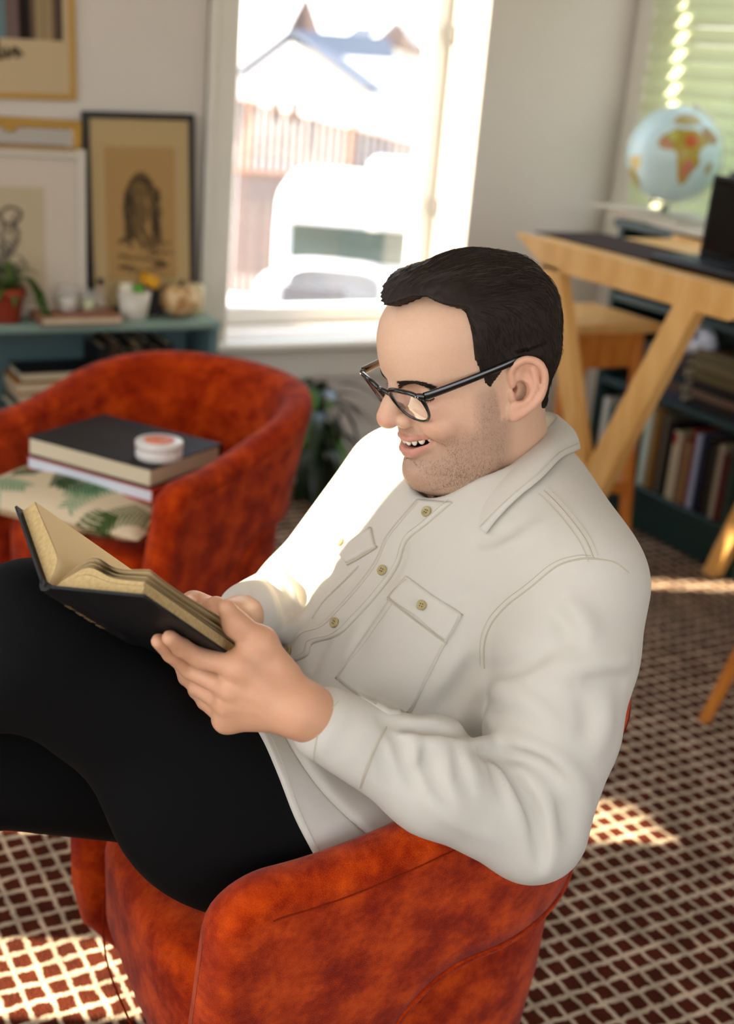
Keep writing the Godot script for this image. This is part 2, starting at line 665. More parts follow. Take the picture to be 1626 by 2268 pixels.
func build_room() -> void:
	var wall := mat("wall_paint", Color(0.84, 0.81, 0.765), 0.85, 0.3)
	wall.normal_enabled = true
	wall.normal_texture = normal_tex(256, noise(0.08, 11), 1.5)
	wall.normal_scale = 0.25
	triplanar(wall, 3.0)
	var trim := mat("trim_paint", Color(0.87, 0.855, 0.80), 0.5, 0.4)
	var carpet := mat("carpet", Color.WHITE, 0.95, 0.2)
	carpet.albedo_texture = carpet_texture()
	carpet.uv1_triplanar = true
	carpet.uv1_world_triplanar = true
	var sx := 1.0 / (16 * 0.036380)
	var sz := 1.0 / (16 * 0.040267)
	carpet.uv1_scale = Vector3(sx, 1, sz)
	carpet.uv1_offset = Vector3(0.5 / 16 - 1.23267 * sx, 0, 0.5 / 16 + 1.32222 * sz)
	carpet.normal_enabled = true
	carpet.normal_texture = normal_tex(512, noise(0.25, 21, 2), 6.0)
	carpet.normal_scale = 0.6
	struct("floor", box_mesh(Vector3((XL + XR) * 0.5, -0.06, (ZB + ZW) * 0.5), Vector3(XR - XL + 0.6, 0.12, ZB - ZW + 0.6), 0.001), carpet)
	struct("ceiling", box_mesh(Vector3((XL + XR) * 0.5, CEIL + 0.06, (ZB + ZW) * 0.5), Vector3(XR - XL + 0.9, 0.12, ZB - ZW + 0.9), 0.001), wall)
	wall_with_holes("wall_front", 0, 0.7, XR + 0.3, 0, CEIL, ZW - 0.35, ZW, [[WX0, WX1, WY0, WY1]], wall)
	wall_with_holes("wall_front_side", 0, XL - 0.1, 0.7, 0, CEIL, ZW - 0.1, ZW, [[-0.42, -0.02, 1.5, 2.4]], wall)
	wall_with_holes("wall_right", 2, ZW, ZB, 0, CEIL, XR, XR + 0.12, [[-3.66, -1.9, 0.95, 2.35]], wall)
	wall_with_holes("wall_left", 2, ZW, ZB, 0, CEIL, XL - 0.1, XL, [[-2.41, -2.17, 0.5, 1.45], [-2.90, -2.70, 0.3, 1.97], [-2.575, -2.555, 0.3, 1.5], [-2.26, -1.98, 1.85, 2.6], [-1.90, -0.15, 0.45, 2.75], [0.15, 1.95, 0.45, 2.75]], wall)
	wall_with_holes("wall_back", 0, XL - 0.1, XR + 0.1, 0, CEIL, ZB, ZB + 0.1, [[0.1, 2.2, 0.7, 2.4]], wall)
	# sheer curtains over the two tall windows at the left, out of view
	var sheer := mat("sheer_curtain", Color(0.90, 0.93, 0.97), 0.9, 0.1)
	sheer.backlight_enabled = true
	sheer.backlight = Color(0.74, 0.77, 0.82)
	for w in [[-1.95, -0.10], [0.10, 2.0]]:
		var rows := []
		for j in 2:
			var row := PackedVector3Array()
			for i in 97:
				var z: float = lerpf(w[0], w[1], i / 96.0)
				row.append(Vector3(XL + 0.035 + 0.018 * sin(i * 0.8), 0.3 if j == 0 else 2.82, z))
			rows.append(row)
		var ct := thing("sheer_curtain", "white sheer curtain over the %s of the two tall windows on the left" % ("nearer" if w[0] > 0 else "farther"), "curtain")
		obj("cloth", grid(rows), sheer, ct)
	# baseboards and window trim
	struct("baseboard_front", box_mesh(Vector3((0.7 + XR) * 0.5, 0.09, ZW + 0.009), Vector3(XR - 0.7, 0.18, 0.018), 0.004), trim)
	struct("baseboard_right", box_mesh(Vector3(XR - 0.009, 0.09, (ZW + ZB) * 0.5), Vector3(0.018, 0.18, ZB - ZW - 0.04), 0.004), trim)
	var casing := Soup.new()
	casing.box(Vector3(WX0 - 0.05, (WY0 + WY1) * 0.5, ZW + 0.012), Vector3(0.10, WY1 - WY0 + 0.1, 0.024), 0.006)
	casing.box(Vector3(WX0 - 0.085, (WY0 + WY1) * 0.5, ZW + 0.018), Vector3(0.03, WY1 - WY0 + 0.1, 0.036), 0.008)
	struct("trim_1", casing.done(), trim)
	var sill := Soup.new()
	sill.box(Vector3((WX0 + WX1) * 0.5, WY0 - 0.016, ZW + 0.02), Vector3(WX1 - WX0 + 0.24, 0.032, 0.09), 0.01)
	sill.box(Vector3((WX0 + WX1) * 0.5, WY0 - 0.085, ZW + 0.011), Vector3(WX1 - WX0 + 0.20, 0.105, 0.022), 0.006)
	struct("trim_2", sill.done(), trim)
	# the window set in the thick wall
	var wroot := Node3D.new()
	wroot.name = "window_1"
	wroot.set_meta("kind", "structure")
	add_child(wroot)
	var white := mat("window_white", Color(0.93, 0.925, 0.90), 0.45)
	var fr := Soup.new()
	var fz := ZW - 0.27
	for x in [WX0 + 0.03, WX1 - 0.03]:
		fr.box(Vector3(x, (WY0 + WY1) * 0.5, fz), Vector3(0.06, WY1 - WY0, 0.07), 0.006)
	for y in [WY0 + 0.03, WY1 - 0.03]:
		fr.box(Vector3((WX0 + WX1) * 0.5, y, fz), Vector3(WX1 - WX0, 0.06, 0.068), 0.006)
	obj("window_frame", fr.done(), white, wroot)
	var jb := Soup.new()
	jb.box(Vector3(WX1 - 0.004, (WY0 + WY1) * 0.5, ZW - 0.16), Vector3(0.010, WY1 - WY0, 0.03), 0.003)
	obj("stop_bead", jb.done(), white, wroot)
	var steel := mat("hinge_metal", Color(0.6, 0.58, 0.55), 0.35, 0.5)
	steel.metallic = 0.8
	for y in [0.93, 1.52]:
		obj("hinge", box_mesh(Vector3(WX1 - 0.012, y, ZW - 0.2), Vector3(0.018, 0.06, 0.03), 0.004), steel, wroot)
	var glass := mat("window_glass", Color(1, 1, 1, 0.04), 0.02)
	glass.transparency = BaseMaterial3D.TRANSPARENCY_ALPHA
	obj("pane", box_mesh(Vector3((WX0 + WX1) * 0.5, (WY0 + WY1) * 0.5, fz - 0.01), Vector3(WX1 - WX0 - 0.1, WY1 - WY0 - 0.1, 0.004), 0.0005), glass, wroot)
	struct("trim_3", box_mesh(Vector3((WX0 + WX1) * 0.5, WY0 - 0.03, ZW - 0.42), Vector3(WX1 - WX0 + 0.2, 0.05, 0.34), 0.01), white)
	# right window behind the blind
	var w2 := Node3D.new()
	w2.name = "window_2"
	w2.set_meta("kind", "structure")
	add_child(w2)
	var f2 := Soup.new()
	for z in [-3.64, -1.92]:
		f2.box(Vector3(XR + 0.08, 1.65, z), Vector3(0.05, 1.4, 0.05), 0.005)
	for y in [0.97, 1.65, 2.33]:
		f2.box(Vector3(XR + 0.08, y, -2.78), Vector3(0.048, 0.05, 1.76), 0.005)
	obj("window_frame", f2.done(), white, w2)
	obj("pane", box_mesh(Vector3(XR + 0.085, 1.65, -2.78), Vector3(0.004, 1.36, 1.72), 0.0005), glass, w2)
	var c2 := Soup.new()
	c2.box(Vector3(XR - 0.008, 1.65, -3.705), Vector3(0.02, 1.6, 0.09), 0.005)
	c2.box(Vector3(XR - 0.008, 0.91, -2.78), Vector3(0.05, 0.07, 1.95), 0.005)
	struct("trim_4", c2.done(), trim)
	# window blind
	var bl := thing("window_blind", "pale green horizontal slatted blind lowered over the window behind the globe", "blind", Vector3(XR - 0.03, 0.97, -2.79))
	var slat := mat("slat_paint", Color(0.80, 0.82, 0.70), 0.45)
	slat.backlight_enabled = true
	slat.backlight = Color(0.38, 0.42, 0.28)
	var rows := []
	for j in 7:
		var r := PackedVector3Array()
		var u := (j - 3) / 6.0 * 0.062
		for i in 2:
			r.append(Vector3(0.004 * cos(u * 56.0), u, -0.86 + 1.72 * i))
		rows.append(r)
	var sm := grid(rows)
	for k in 24:
		var s := obj("slat", sm, slat, bl)
		s.position = Vector3(0, 0.05 + k * 0.0555, 0)
		s.rotation.z = -0.45
	obj("bottom_rail", box_mesh(Vector3(0, 0.012, 0), Vector3(0.04, 0.02, 1.72), 0.004), slat, bl)
	for z in [-0.78, 0.0, 0.78]:
		var t := Soup.new()
		t.tube([Vector3(-0.024, 0.01, z), Vector3(-0.024, 1.36, z)], [0.0015], 6)
		t.tube([Vector3(0.024, 0.01, z), Vector3(0.024, 1.36, z)], [0.0015], 6)
		obj("ladder_cord", t.done(), slat, bl)

# ================================================================ tub armchairs
func velvet_tex() -> ImageTexture:
	var w := 1024
	var big: Image = noise(0.006, 31, 4).get_seamless_image(w, w)
	var mid: Image = noise(0.03, 32, 3).get_seamless_image(w, w)
	var fine: Image = noise(0.35, 34, 2).get_seamless_image(w, w)
	for im in [big, mid, fine]: im.convert(Image.FORMAT_L8)
	var a := big.get_data()
	var b := mid.get_data()
	var c := fine.get_data()
	var o := PackedByteArray()
	o.resize(w * w * 3)
	for i in w * w:
		var t := clampf(0.5 + (a[i] - 128) / 128.0 * 0.55 + (b[i] - 128) / 128.0 * 0.22 + (c[i] - 128) / 128.0 * 0.60, 0, 1)
		o[i * 3] = int(lerpf(122, 202, t))
		o[i * 3 + 1] = int(lerpf(24, 74, t))
		o[i * 3 + 2] = int(lerpf(3, 14, t))
	return tex_of(Image.create_from_data(w, w, false, Image.FORMAT_RGB8, o))

func velvet_mat() -> StandardMaterial3D:
	var m := mat("rust_velvet", Color.WHITE, 0.95, 0.12)
	m.albedo_texture = velvet_tex()
	triplanar(m, 2.2)
	m.rim_enabled = true
	m.rim = 0.2
	m.rim_tint = 1.0
	m.normal_enabled = true
	m.normal_texture = normal_tex(512, noise(0.4, 33, 2), 4.0)
	m.normal_scale = 0.22
	return m

const CH_W := 0.255      # half width of the shell's centre line
const CH_F := 0.300      # front
const CH_B := -0.2775     # back of the centre line
const CH_T := 0.034      # half thickness

func shell_plan(s: float) -> Vector3:
	# s in -1..1 : from the front of the +x arm round the back to the front of the other
	var a := absf(s)
	var sg := 1.0 if s < 0 else -1.0
	var straight := CH_F + 0.03
	var r := CH_W
	var arc := 1.5 * r + 0.07
	var l := (1.0 - a) * (straight + arc)
	if l < straight:
		return Vector3(sg * (r + 0.012 * (1.0 - l / straight)), 0, CH_F - l)
	var t := (l - straight) / arc * PI / 2
	return Vector3(sg * r * cos(t), 0, -0.03 + (CH_B + 0.03) * sin(t))

func shell_top(s: float) -> float:
	var p := shell_plan(s)
	var k := smoothstep(0.22, -0.26, p.z)
	var y := lerpf(0.622, 0.717, k)
	var d := CH_F - p.z
	var r := 0.074
	if d < r:
		y -= r - sqrt(maxf(0.0, r * r - (r - d) * (r - d)))
	return y

func shell_bottom(s: float) -> float:
	var p := shell_plan(s)
	var z0 := 0.10
	if p.z > z0: return 0.012
	var q := clampf((z0 - p.z) / 0.15, 0, 1)
	return lerpf(0.012, lerpf(0.423, 0.439, smoothstep(0.0, -0.25, p.z)), pow(1.0 - pow(1.0 - q, 2.6), 1.0 / 2.6))

func chair_lean(s: float) -> float:
	var p := shell_plan(s)
	return lerpf(0.16, 0.1785, smoothstep(0.1, -0.25, p.z))

func shell_point(s: float, u: float, y: float) -> Vector3:
	var p := shell_plan(s)
	var d := shell_plan(minf(s + 0.004, 1.0)) - shell_plan(maxf(s - 0.004, -1.0))
	var n := Vector3(d.z, 0, -d.x).normalized()
	if n.dot(p - Vector3(0, 0, 0.1)) < 0: n = -n
	return tuck(p + n * (u + chair_lean(s) * (y - 0.50)) + Vector3(0, y, 0))

func tuck(p: Vector3) -> Vector3:
	# the front curves back under itself towards the floor
	if p.y < 0.26 and p.z > -0.05:
		var d := 0.26 - p.y
		p.z -= minf(6.5 * d * d, 0.10 + 0.3 * maxf(0.0, d - 0.12)) * clampf((p.z + 0.05) / 0.35, 0, 1)
	return p

func make_chair(label: String, m: Material, seam: Material) -> Node3D:
	var t := thing("tub_armchair", label, "armchair", Vector3.ZERO, 0.0, "rust velvet tub armchairs")
	var ss := []
	for i in 131:
		var a := -1.0 + 2.0 * i / 130.0
		ss.append(signf(a) * (1.0 - pow(1.0 - absf(a), 1.25)))
	var rows := []
	for s in ss:
		var T := shell_top(s)
		var B := shell_bottom(s)
		var d: float = CH_F - shell_plan(s).z
		var w := CH_T * (sqrt(clampf(1.0 - pow(1.0 - minf(d / 0.03, 1.0), 2.0), 0.0, 1.0)) * 0.99 + 0.01)
		var ring := PackedVector3Array()
		var rb := minf(w, 0.02)
		for k in 9:      # over the top, outer to inner
			var an := PI * k / 8.0
			ring.append(shell_point(s, w * cos(an), T - w + w * sin(an)))
		for k in 7:
			ring.append(shell_point(s, -w, lerpf(T - w, B + rb, (k + 1) / 8.0)))
		for k in 5:
			var an := PI * k / 4.0
			ring.append(shell_point(s, -w * cos(an), B + rb - rb * sin(an)))
		for k in 7:
			ring.append(shell_point(s, w, lerpf(B + rb, T - w, (k + 1) / 8.0)))
		rows.append(ring)
	obj("shell", grid(rows, true), m, t)
	# piping along the outer and inner edges
	for side in [1.0, -1.0]:
		var path := []
		for i in range(4, ss.size() - 4):
			var s: float = ss[i]
			if CH_F - shell_plan(s).z < 0.05: continue
			path.append(shell_point(s, side * (CH_T + 0.0005), shell_top(s) - CH_T * 0.95))
		var sp := Soup.new()
		sp.tube(path, [0.0008], 6)
		obj("seam", sp.done(), seam, t)
	var low := []
	for i in range(2, ss.size() - 2):
		var s: float = ss[i]
		if shell_plan(s).z < 0.098:
			low.append(shell_point(s, CH_T + 0.001, shell_bottom(s) + 0.016))
	var lp := Soup.new()
	lp.tube(low, [0.0035], 6)
	obj("piping", lp.done(), m, t)
	# seat block, narrowing to the floor
	var prof := [[0.010, 0.80], [0.03, 0.845], [0.10, 0.90], [0.20, 0.955], [0.30, 0.99], [0.385, 1.0], [0.415, 0.985], [0.432, 0.94], [0.441, 0.84], [0.447, 0.6], [0.450, 0.3], [0.451, 0.02]]
	var srows := []
	for pr in prof:
		var ring := PackedVector3Array()
		for k in 64:
			var an := TAU * k / 64
			var cx := signf(cos(an)) * pow(absf(cos(an)), 0.55)
			var cz := signf(sin(an)) * pow(absf(sin(an)), 0.62)
			var hx := 0.236
			var hz := 0.272
			ring.append(tuck(Vector3(cx * hx * pr[1], pr[0], 0.022 + cz * hz * pr[1])))
		srows.append(ring)
	obj("seat", grid(srows, true, false, true), m, t)
	var sm := []
	for k in range(0, 33):
		var q := k / 32.0
		var x := -0.205 + 0.41 * q
		var z := 0.022 + 0.272 * pow(maxf(0.0, 1.0 - pow(absf(x) / 0.236, 2 / 0.55)), 0.31)
		sm.append(tuck(Vector3(x, 0.425 - 0.19 * pow(sin(PI * q), 0.5), z + 0.001)))
	var s2 := Soup.new()
	s2.tube(sm, [0.0016], 6)
	obj("seam", s2.done(), seam, t)
	return t

func build_chairs() -> void:
	var m := velvet_mat()
	var seam := mat("velvet_seam", Color(0.50, 0.14, 0.03), 0.9, 0.2)
	var a := make_chair("rust orange velvet tub armchair in the foreground holding the reading man", m, seam)
	a.position = Vector3(0.7446, 0, -1.2425)
	a.rotation.y = -1.6098
	var b := copy(a, Vector3(0.957, 0, -2.536), -1.0877, "rust orange velvet tub armchair in the middle distance with cushion and books on its seat")

# ================================================================ the reading man: head
# head axes: +x his left, +y up, +z forward, origin between the ear openings
const HEAD_AT := Vector3(0.8197, 1.0706, -1.1673)
var HB := Basis(Vector3(-0.02525, 0.04753, 0.99855), Vector3(-0.21033, 0.97626, -0.05178), Vector3(-0.97731, -0.21133, -0.01465))
var head_xf: Transform3D
var HF: Field
# horizontal radius of the head at height y, for the bearings 0 (front), 30, 60, 90, 135, 180 degrees
const PROF := [
	[-0.125, 0.030, 0.028, 0.030, 0.034, 0.045, 0.050],
	[-0.112, 0.066, 0.058, 0.046, 0.042, 0.050, 0.052],
	[-0.106, 0.084, 0.070, 0.054, 0.047, 0.052, 0.053],
	[-0.098, 0.094, 0.077, 0.061, 0.052, 0.054, 0.054],
	[-0.088, 0.0975, 0.081, 0.067, 0.057, 0.056, 0.055],
	[-0.076, 0.0955, 0.0825, 0.0725, 0.061, 0.058, 0.056],
	[-0.066, 0.0940, 0.0830, 0.0755, 0.064, 0.060, 0.058],
	[-0.055, 0.0945, 0.0840, 0.078, 0.067, 0.062, 0.061],
	[-0.042, 0.0970, 0.0875, 0.0805, 0.0695, 0.066, 0.066],
	[-0.028, 0.0970, 0.0920, 0.083, 0.071, 0.071, 0.072],
	[-0.012, 0.0945, 0.0930, 0.0845, 0.0725, 0.079, 0.081],
	[0.003, 0.0945, 0.0915, 0.0845, 0.074, 0.087, 0.091],
	[0.014, 0.0985, 0.0930, 0.0840, 0.0755, 0.092, 0.0965],
	[0.026, 0.1055, 0.0985, 0.0840, 0.076, 0.095, 0.099],
	[0.040, 0.1095, 0.1010, 0.0850, 0.0765, 0.0965, 0.100],
	[0.056, 0.1105, 0.1015, 0.0860, 0.077, 0.097, 0.100],
	[0.072, 0.1085, 0.1000, 0.086, 0.0765, 0.095, 0.0975],
	[0.088, 0.1015, 0.0945, 0.082, 0.0735, 0.0895, 0.091],
	[0.103, 0.0885, 0.0830, 0.074, 0.067, 0.080, 0.081],
	[0.117, 0.0690, 0.0660, 0.060, 0.056, 0.066, 0.066],
	[0.127, 0.0490, 0.0475, 0.0445, 0.042, 0.048, 0.048],
	[0.133, 0.0295, 0.0290, 0.028, 0.027, 0.030, 0.030],
	[0.1365, 0.008, 0.008, 0.008, 0.008, 0.008, 0.008],
]
const BEAR := [0.0, 30.0, 60.0, 90.0, 135.0, 180.0]

func head_radius(y: float, deg: float) -> float:
	var j := 0
	while j < PROF.size() - 2 and y > PROF[j + 1][0]: j += 1
	var t: float = clampf((y - PROF[j][0]) / (PROF[j + 1][0] - PROF[j][0]), 0, 1)
	var k := 0
	while k < 4 and deg > BEAR[k + 1]: k += 1
	var u: float = clampf((deg - BEAR[k]) / (BEAR[k + 1] - BEAR[k]), 0, 1)
	var km := maxi(k - 1, 0)
	var kn := mini(k + 2, 5)
	var jm := maxi(j - 1, 0)
	var jn := mini(j + 2, PROF.size() - 1)
	var col := []
	for jj in [jm, j, j + 1, jn]:
		var r: Array = PROF[jj]
		var a: float = r[km + 1] if k > 0 else r[2]
		var b: float = r[kn + 1] if k < 4 else r[5]
		col.append(cubic_interpolate(r[k + 1], r[k + 2], a, b, u))
	return cubic_interpolate(col[1], col[2], col[0], col[3], t)

func head_base(F: Field) -> void:
	# the skull on a coarse lattice, spread to the fine one
	var st := 4
	var cx := F.nx / st + 2
	var cy := F.ny / st + 2
	var cz := F.nz / st + 2
	var c := PackedFloat32Array()
	c.resize(cx * cy * cz)
	for z in cz:
		for y in cy:
			for x in cx:
				var p := F.o + Vector3(x, y, z) * (F.h * st)
				var rho := sqrt(p.x * p.x + p.z * p.z)
				var deg := absf(rad_to_deg(atan2(p.x, p.z)))
				var yy := clampf(p.y, -0.125, 0.1365)
				var r := head_radius(yy, deg)
				var v := rho - r
				var sl := (head_radius(minf(yy + 0.006, 0.1365), deg) - head_radius(maxf(yy - 0.006, -0.125), deg)) / 0.012
				v /= sqrt(1.0 + clampf(sl * sl, 0.0, 9.0))
				if p.y > 0.118: v = maxf(v * 0.6, (p - Vector3(0, 0.045, -0.004)).length() - 0.0925) if rho < 0.05 else v
				if p.y < -0.125: v = maxf(v, -0.125 - p.y)
				c[(z * cy + y) * cx + x] = v
	for z in F.nz:
		for y in F.ny:
			var i := (z * F.ny + y) * F.nx
			var qy := y / st
			var qz := z / st
			var fy := float(y % st) / st
			var fz := float(z % st) / st
			for x in F.nx:
				var qx := x / st
				var fx := float(x % st) / st
				var k := (qz * cy + qy) * cx + qx
				var s := cx * cy
				var a := lerpf(lerpf(c[k], c[k + 1], fx), lerpf(c[k + cx], c[k + cx + 1], fx), fy)
				var b := lerpf(lerpf(c[k + s], c[k + s + 1], fx), lerpf(c[k + s + cx], c[k + s + cx + 1], fx), fy)
				F.d[i] = lerpf(a, b, fz)
				i += 1

func V3(a: Array) -> Array:
	var o := []
	for i in range(0, a.size(), 3): o.append(Vector3(a[i], a[i + 1], a[i + 2]))
	return o
func flipx(a: Array) -> Array:
	var o := []
	for p in a: o.append(Vector3(-p.x, p.y, p.z))
	return o

func sculpt_head() -> void:
	var F := Field.new(Vector3(-0.105, -0.175, -0.125), Vector3(0.105, 0.150, 0.140), 0.0024)
	HF = F
	head_base(F)
	var inv := head_xf.affine_inverse()
	# neck
	var nb := inv * Vector3(0.885, 0.945, -1.166)
	F.cap(Vector3(0, -0.045, -0.022), nb, 0.056, 0.058, 0.03)
	F.ell(Vector3(0, -0.100, 0.035), Vector3(0.045, 0.022, 0.045), 0.03)
	# chin, jaw
	F.ell(Vector3(0, -0.088, 0.078), Vector3(0.020, 0.015, 0.019), 0.018)
	# nose
	F.chain(V3([0, 0.020, 0.090, 0, 0.010, 0.099, 0, -0.003, 0.109, 0, -0.014, 0.1150]), [0.0085, 0.0082, 0.0088, 0.0118], 0.012)
	F.ell(Vector3(0, -0.0155, 0.1135), Vector3(0.0128, 0.0110, 0.0120), 0.006)
	for s in [1.0, -1.0]:
		F.ell(Vector3(0.0148 * s, -0.0190, 0.1010), Vector3(0.0078, 0.0088, 0.0105), 0.004)
		F.cap(Vector3(0.006 * s, -0.030, 0.106), Vector3(0.0085 * s, -0.022, 0.104), 0.0034, 0.0020, 0.002, -1)
		F.bump(V3([0.0170 * s, -0.010, 0.098, 0.0232 * s, -0.017, 0.0945, 0.0222 * s, -0.0270, 0.0935]), 0.0030, -0.0018)
		# eye sockets, lids, brows
		F.ell(Vector3(0.0365 * s, 0.0145, 0.0970), Vector3(0.019, 0.0105, 0.0100), 0.014, Basis.IDENTITY, -1)
		F.ell(Vector3(0.0370 * s, 0.0130, 0.0775), Vector3(0.0138, 0.0105, 0.0120), 0.005)
		F.bump(V3([0.012 * s, 0.022, 0.106, 0.03 * s, 0.028, 0.100, 0.052 * s, 0.023, 0.084]), 0.008, 0.0020)
		F.bump(V3([0.023 * s, 0.0090, 0.090, 0.037 * s, 0.0055, 0.0905, 0.051 * s, 0.0095, 0.080]), 0.0017, -0.0013)
		F.bump(V3([0.022 * s, 0.0195, 0.092, 0.037 * s, 0.0220, 0.092, 0.052 * s, 0.0175, 0.079]), 0.0018, -0.0012)
		F.bump(V3([0.021 * s, -0.004, 0.092, 0.035 * s, -0.0065, 0.092, 0.049 * s, -0.001, 0.083]), 0.0028, -0.0011)
		# smiling cheek and the fold beside the mouth
		F.ell(Vector3(0.042 * s, -0.022, 0.0755), Vector3(0.0215, 0.0160, 0.0165), 0.018)
		F.bump(V3([0.0230 * s, -0.020, 0.097, 0.0325 * s, -0.034, 0.0905, 0.0415 * s, -0.050, 0.079, 0.0435 * s, -0.062, 0.072]), 0.0038, -0.0046)
		for w in [[0.053, 0.012, 0.064, 0.016], [0.053, 0.008, 0.066, 0.007], [0.053, 0.005, 0.064, -0.002]]:
			F.bump(V3([w[0] * s, w[1], 0.074, w[2] * s, w[3], 0.063]), 0.0017, -0.0007)
		F.bump(V3([0.060 * s, -0.050, 0.045, 0.050 * s, -0.085, 0.045]), 0.012, 0.001)
	# mouth: an open smile
	var up := V3([-0.0385, -0.0365, 0.0665, -0.027, -0.0410, 0.0850, -0.011, -0.0430, 0.0965, 0, -0.0433, 0.0990, 0.011, -0.0430, 0.0965, 0.027, -0.0410, 0.0850, 0.0385, -0.0365, 0.0665])
	var lw := V3([-0.0375, -0.0395, 0.0670, -0.026, -0.0515, 0.0835, -0.011, -0.0595, 0.0940, 0, -0.0608, 0.0958, 0.011, -0.0595, 0.0940, 0.026, -0.0515, 0.0835, 0.0375, -0.0395, 0.0670])
	F.bump(V3([0, -0.032, 0.101, 0, -0.039, 0.101]), 0.004, -0.0010)
	F.chain(up, [0.0014, 0.0020, 0.0026, 0.0025, 0.0026, 0.0020, 0.0014], 0.005)
	F.chain(lw, [0.0016, 0.0036, 0.0048, 0.0052, 0.0048, 0.0036, 0.0016], 0.006)
	var gap := V3([-0.0380, -0.0380, 0.0685, -0.026, -0.0460, 0.0870, -0.011, -0.0505, 0.0980, 0, -0.0513, 0.1000, 0.011, -0.0505, 0.0980, 0.026, -0.0460, 0.0870, 0.0380, -0.0380, 0.0685])
	for off in [0.003, -0.004, -0.010, -0.016]:
		var g2 := []
		for p in gap: g2.append(p * Vector3(1.0 + minf(off, 0.0) * 6.0, 1, 1) + Vector3(0, 0, off))
		F.chain(g2, [0.0008, 0.0034, 0.0042, 0.0044, 0.0042, 0.0034, 0.0008], 0.0012, -1)
	F.bump(V3([-0.020, -0.0715, 0.090, 0, -0.0735, 0.095, 0.020, -0.0715, 0.090]), 0.005, -0.0026)
	for s in [1.0, -1.0]:
		ear(F, s)

func ear(F: Field, s: float) -> void:
	var B := Basis(Vector3.UP, -0.42 * s) * Basis(Vector3.RIGHT, -0.16)     # turned out from the head, leaning back
	var c := Vector3(0.0775 * s, 0.004, -0.012)
	var T := Transform3D(B, c)
	var q := func(y: float, z: float, x: float) -> Vector3: return T * Vector3(x * s, y, z)
	# plate
	F.ell(T * Vector3(0.004 * s, 0.006, -0.006), Vector3(0.0050, 0.0285, 0.0185), 0.006, B)
	F.ell(T * Vector3(0.005 * s, -0.026, 0.004), Vector3(0.0048, 0.0110, 0.0090), 0.006, B)
	# bowl
	F.ell(T * Vector3(0.009 * s, -0.003, 0.001), Vector3(0.0120, 0.0125, 0.0092), 0.004, B, -1)
	F.cap(T * Vector3(0.006 * s, -0.004, 0.005), T * Vector3(-0.012 * s, -0.003, 0.008), 0.0052, 0.0035, 0.003, -1)
	F.ell(T * Vector3(0.010 * s, 0.018, -0.005), Vector3(0.0062, 0.0085, 0.0085), 0.004, B, -1)
	# rim
	var rim := [q.call(0.004, 0.010, 0.006), q.call(0.018, 0.0135, 0.006), q.call(0.029, 0.008, 0.008), q.call(0.034, -0.003, 0.009), q.call(0.031, -0.015, 0.010), q.call(0.021, -0.0225, 0.011), q.call(0.007, -0.0240, 0.011), q.call(-0.008, -0.0205, 0.010), q.call(-0.019, -0.012, 0.008), q.call(-0.027, -0.002, 0.006), q.call(-0.033, 0.006, 0.004)]
	F.chain(spline(rim, 3), [0.0034, 0.0036, 0.0038, 0.0038, 0.0038, 0.0038, 0.0038, 0.0038, 0.0038, 0.0036, 0.0036, 0.0036, 0.0036, 0.0036, 0.0034, 0.0034, 0.0034, 0.0034, 0.0034, 0.0034, 0.0036, 0.0038, 0.0040, 0.0042, 0.0044, 0.0046, 0.0048, 0.0050, 0.0050, 0.0050], 0.0025)
	# inner ridge
	var an := [q.call(0.022, -0.011, 0.0065), q.call(0.010, -0.0145, 0.0085), q.call(-0.004, -0.0125, 0.0085), q.call(-0.0155, -0.005, 0.0075), q.call(-0.018, 0.003, 0.0065)]
	F.chain(spline(an, 3), [0.0028], 0.003)
	F.cap(q.call(-0.006, 0.0105, 0.0055), q.call(-0.011, 0.0095, 0.0055), 0.0036, 0.0036, 0.003)

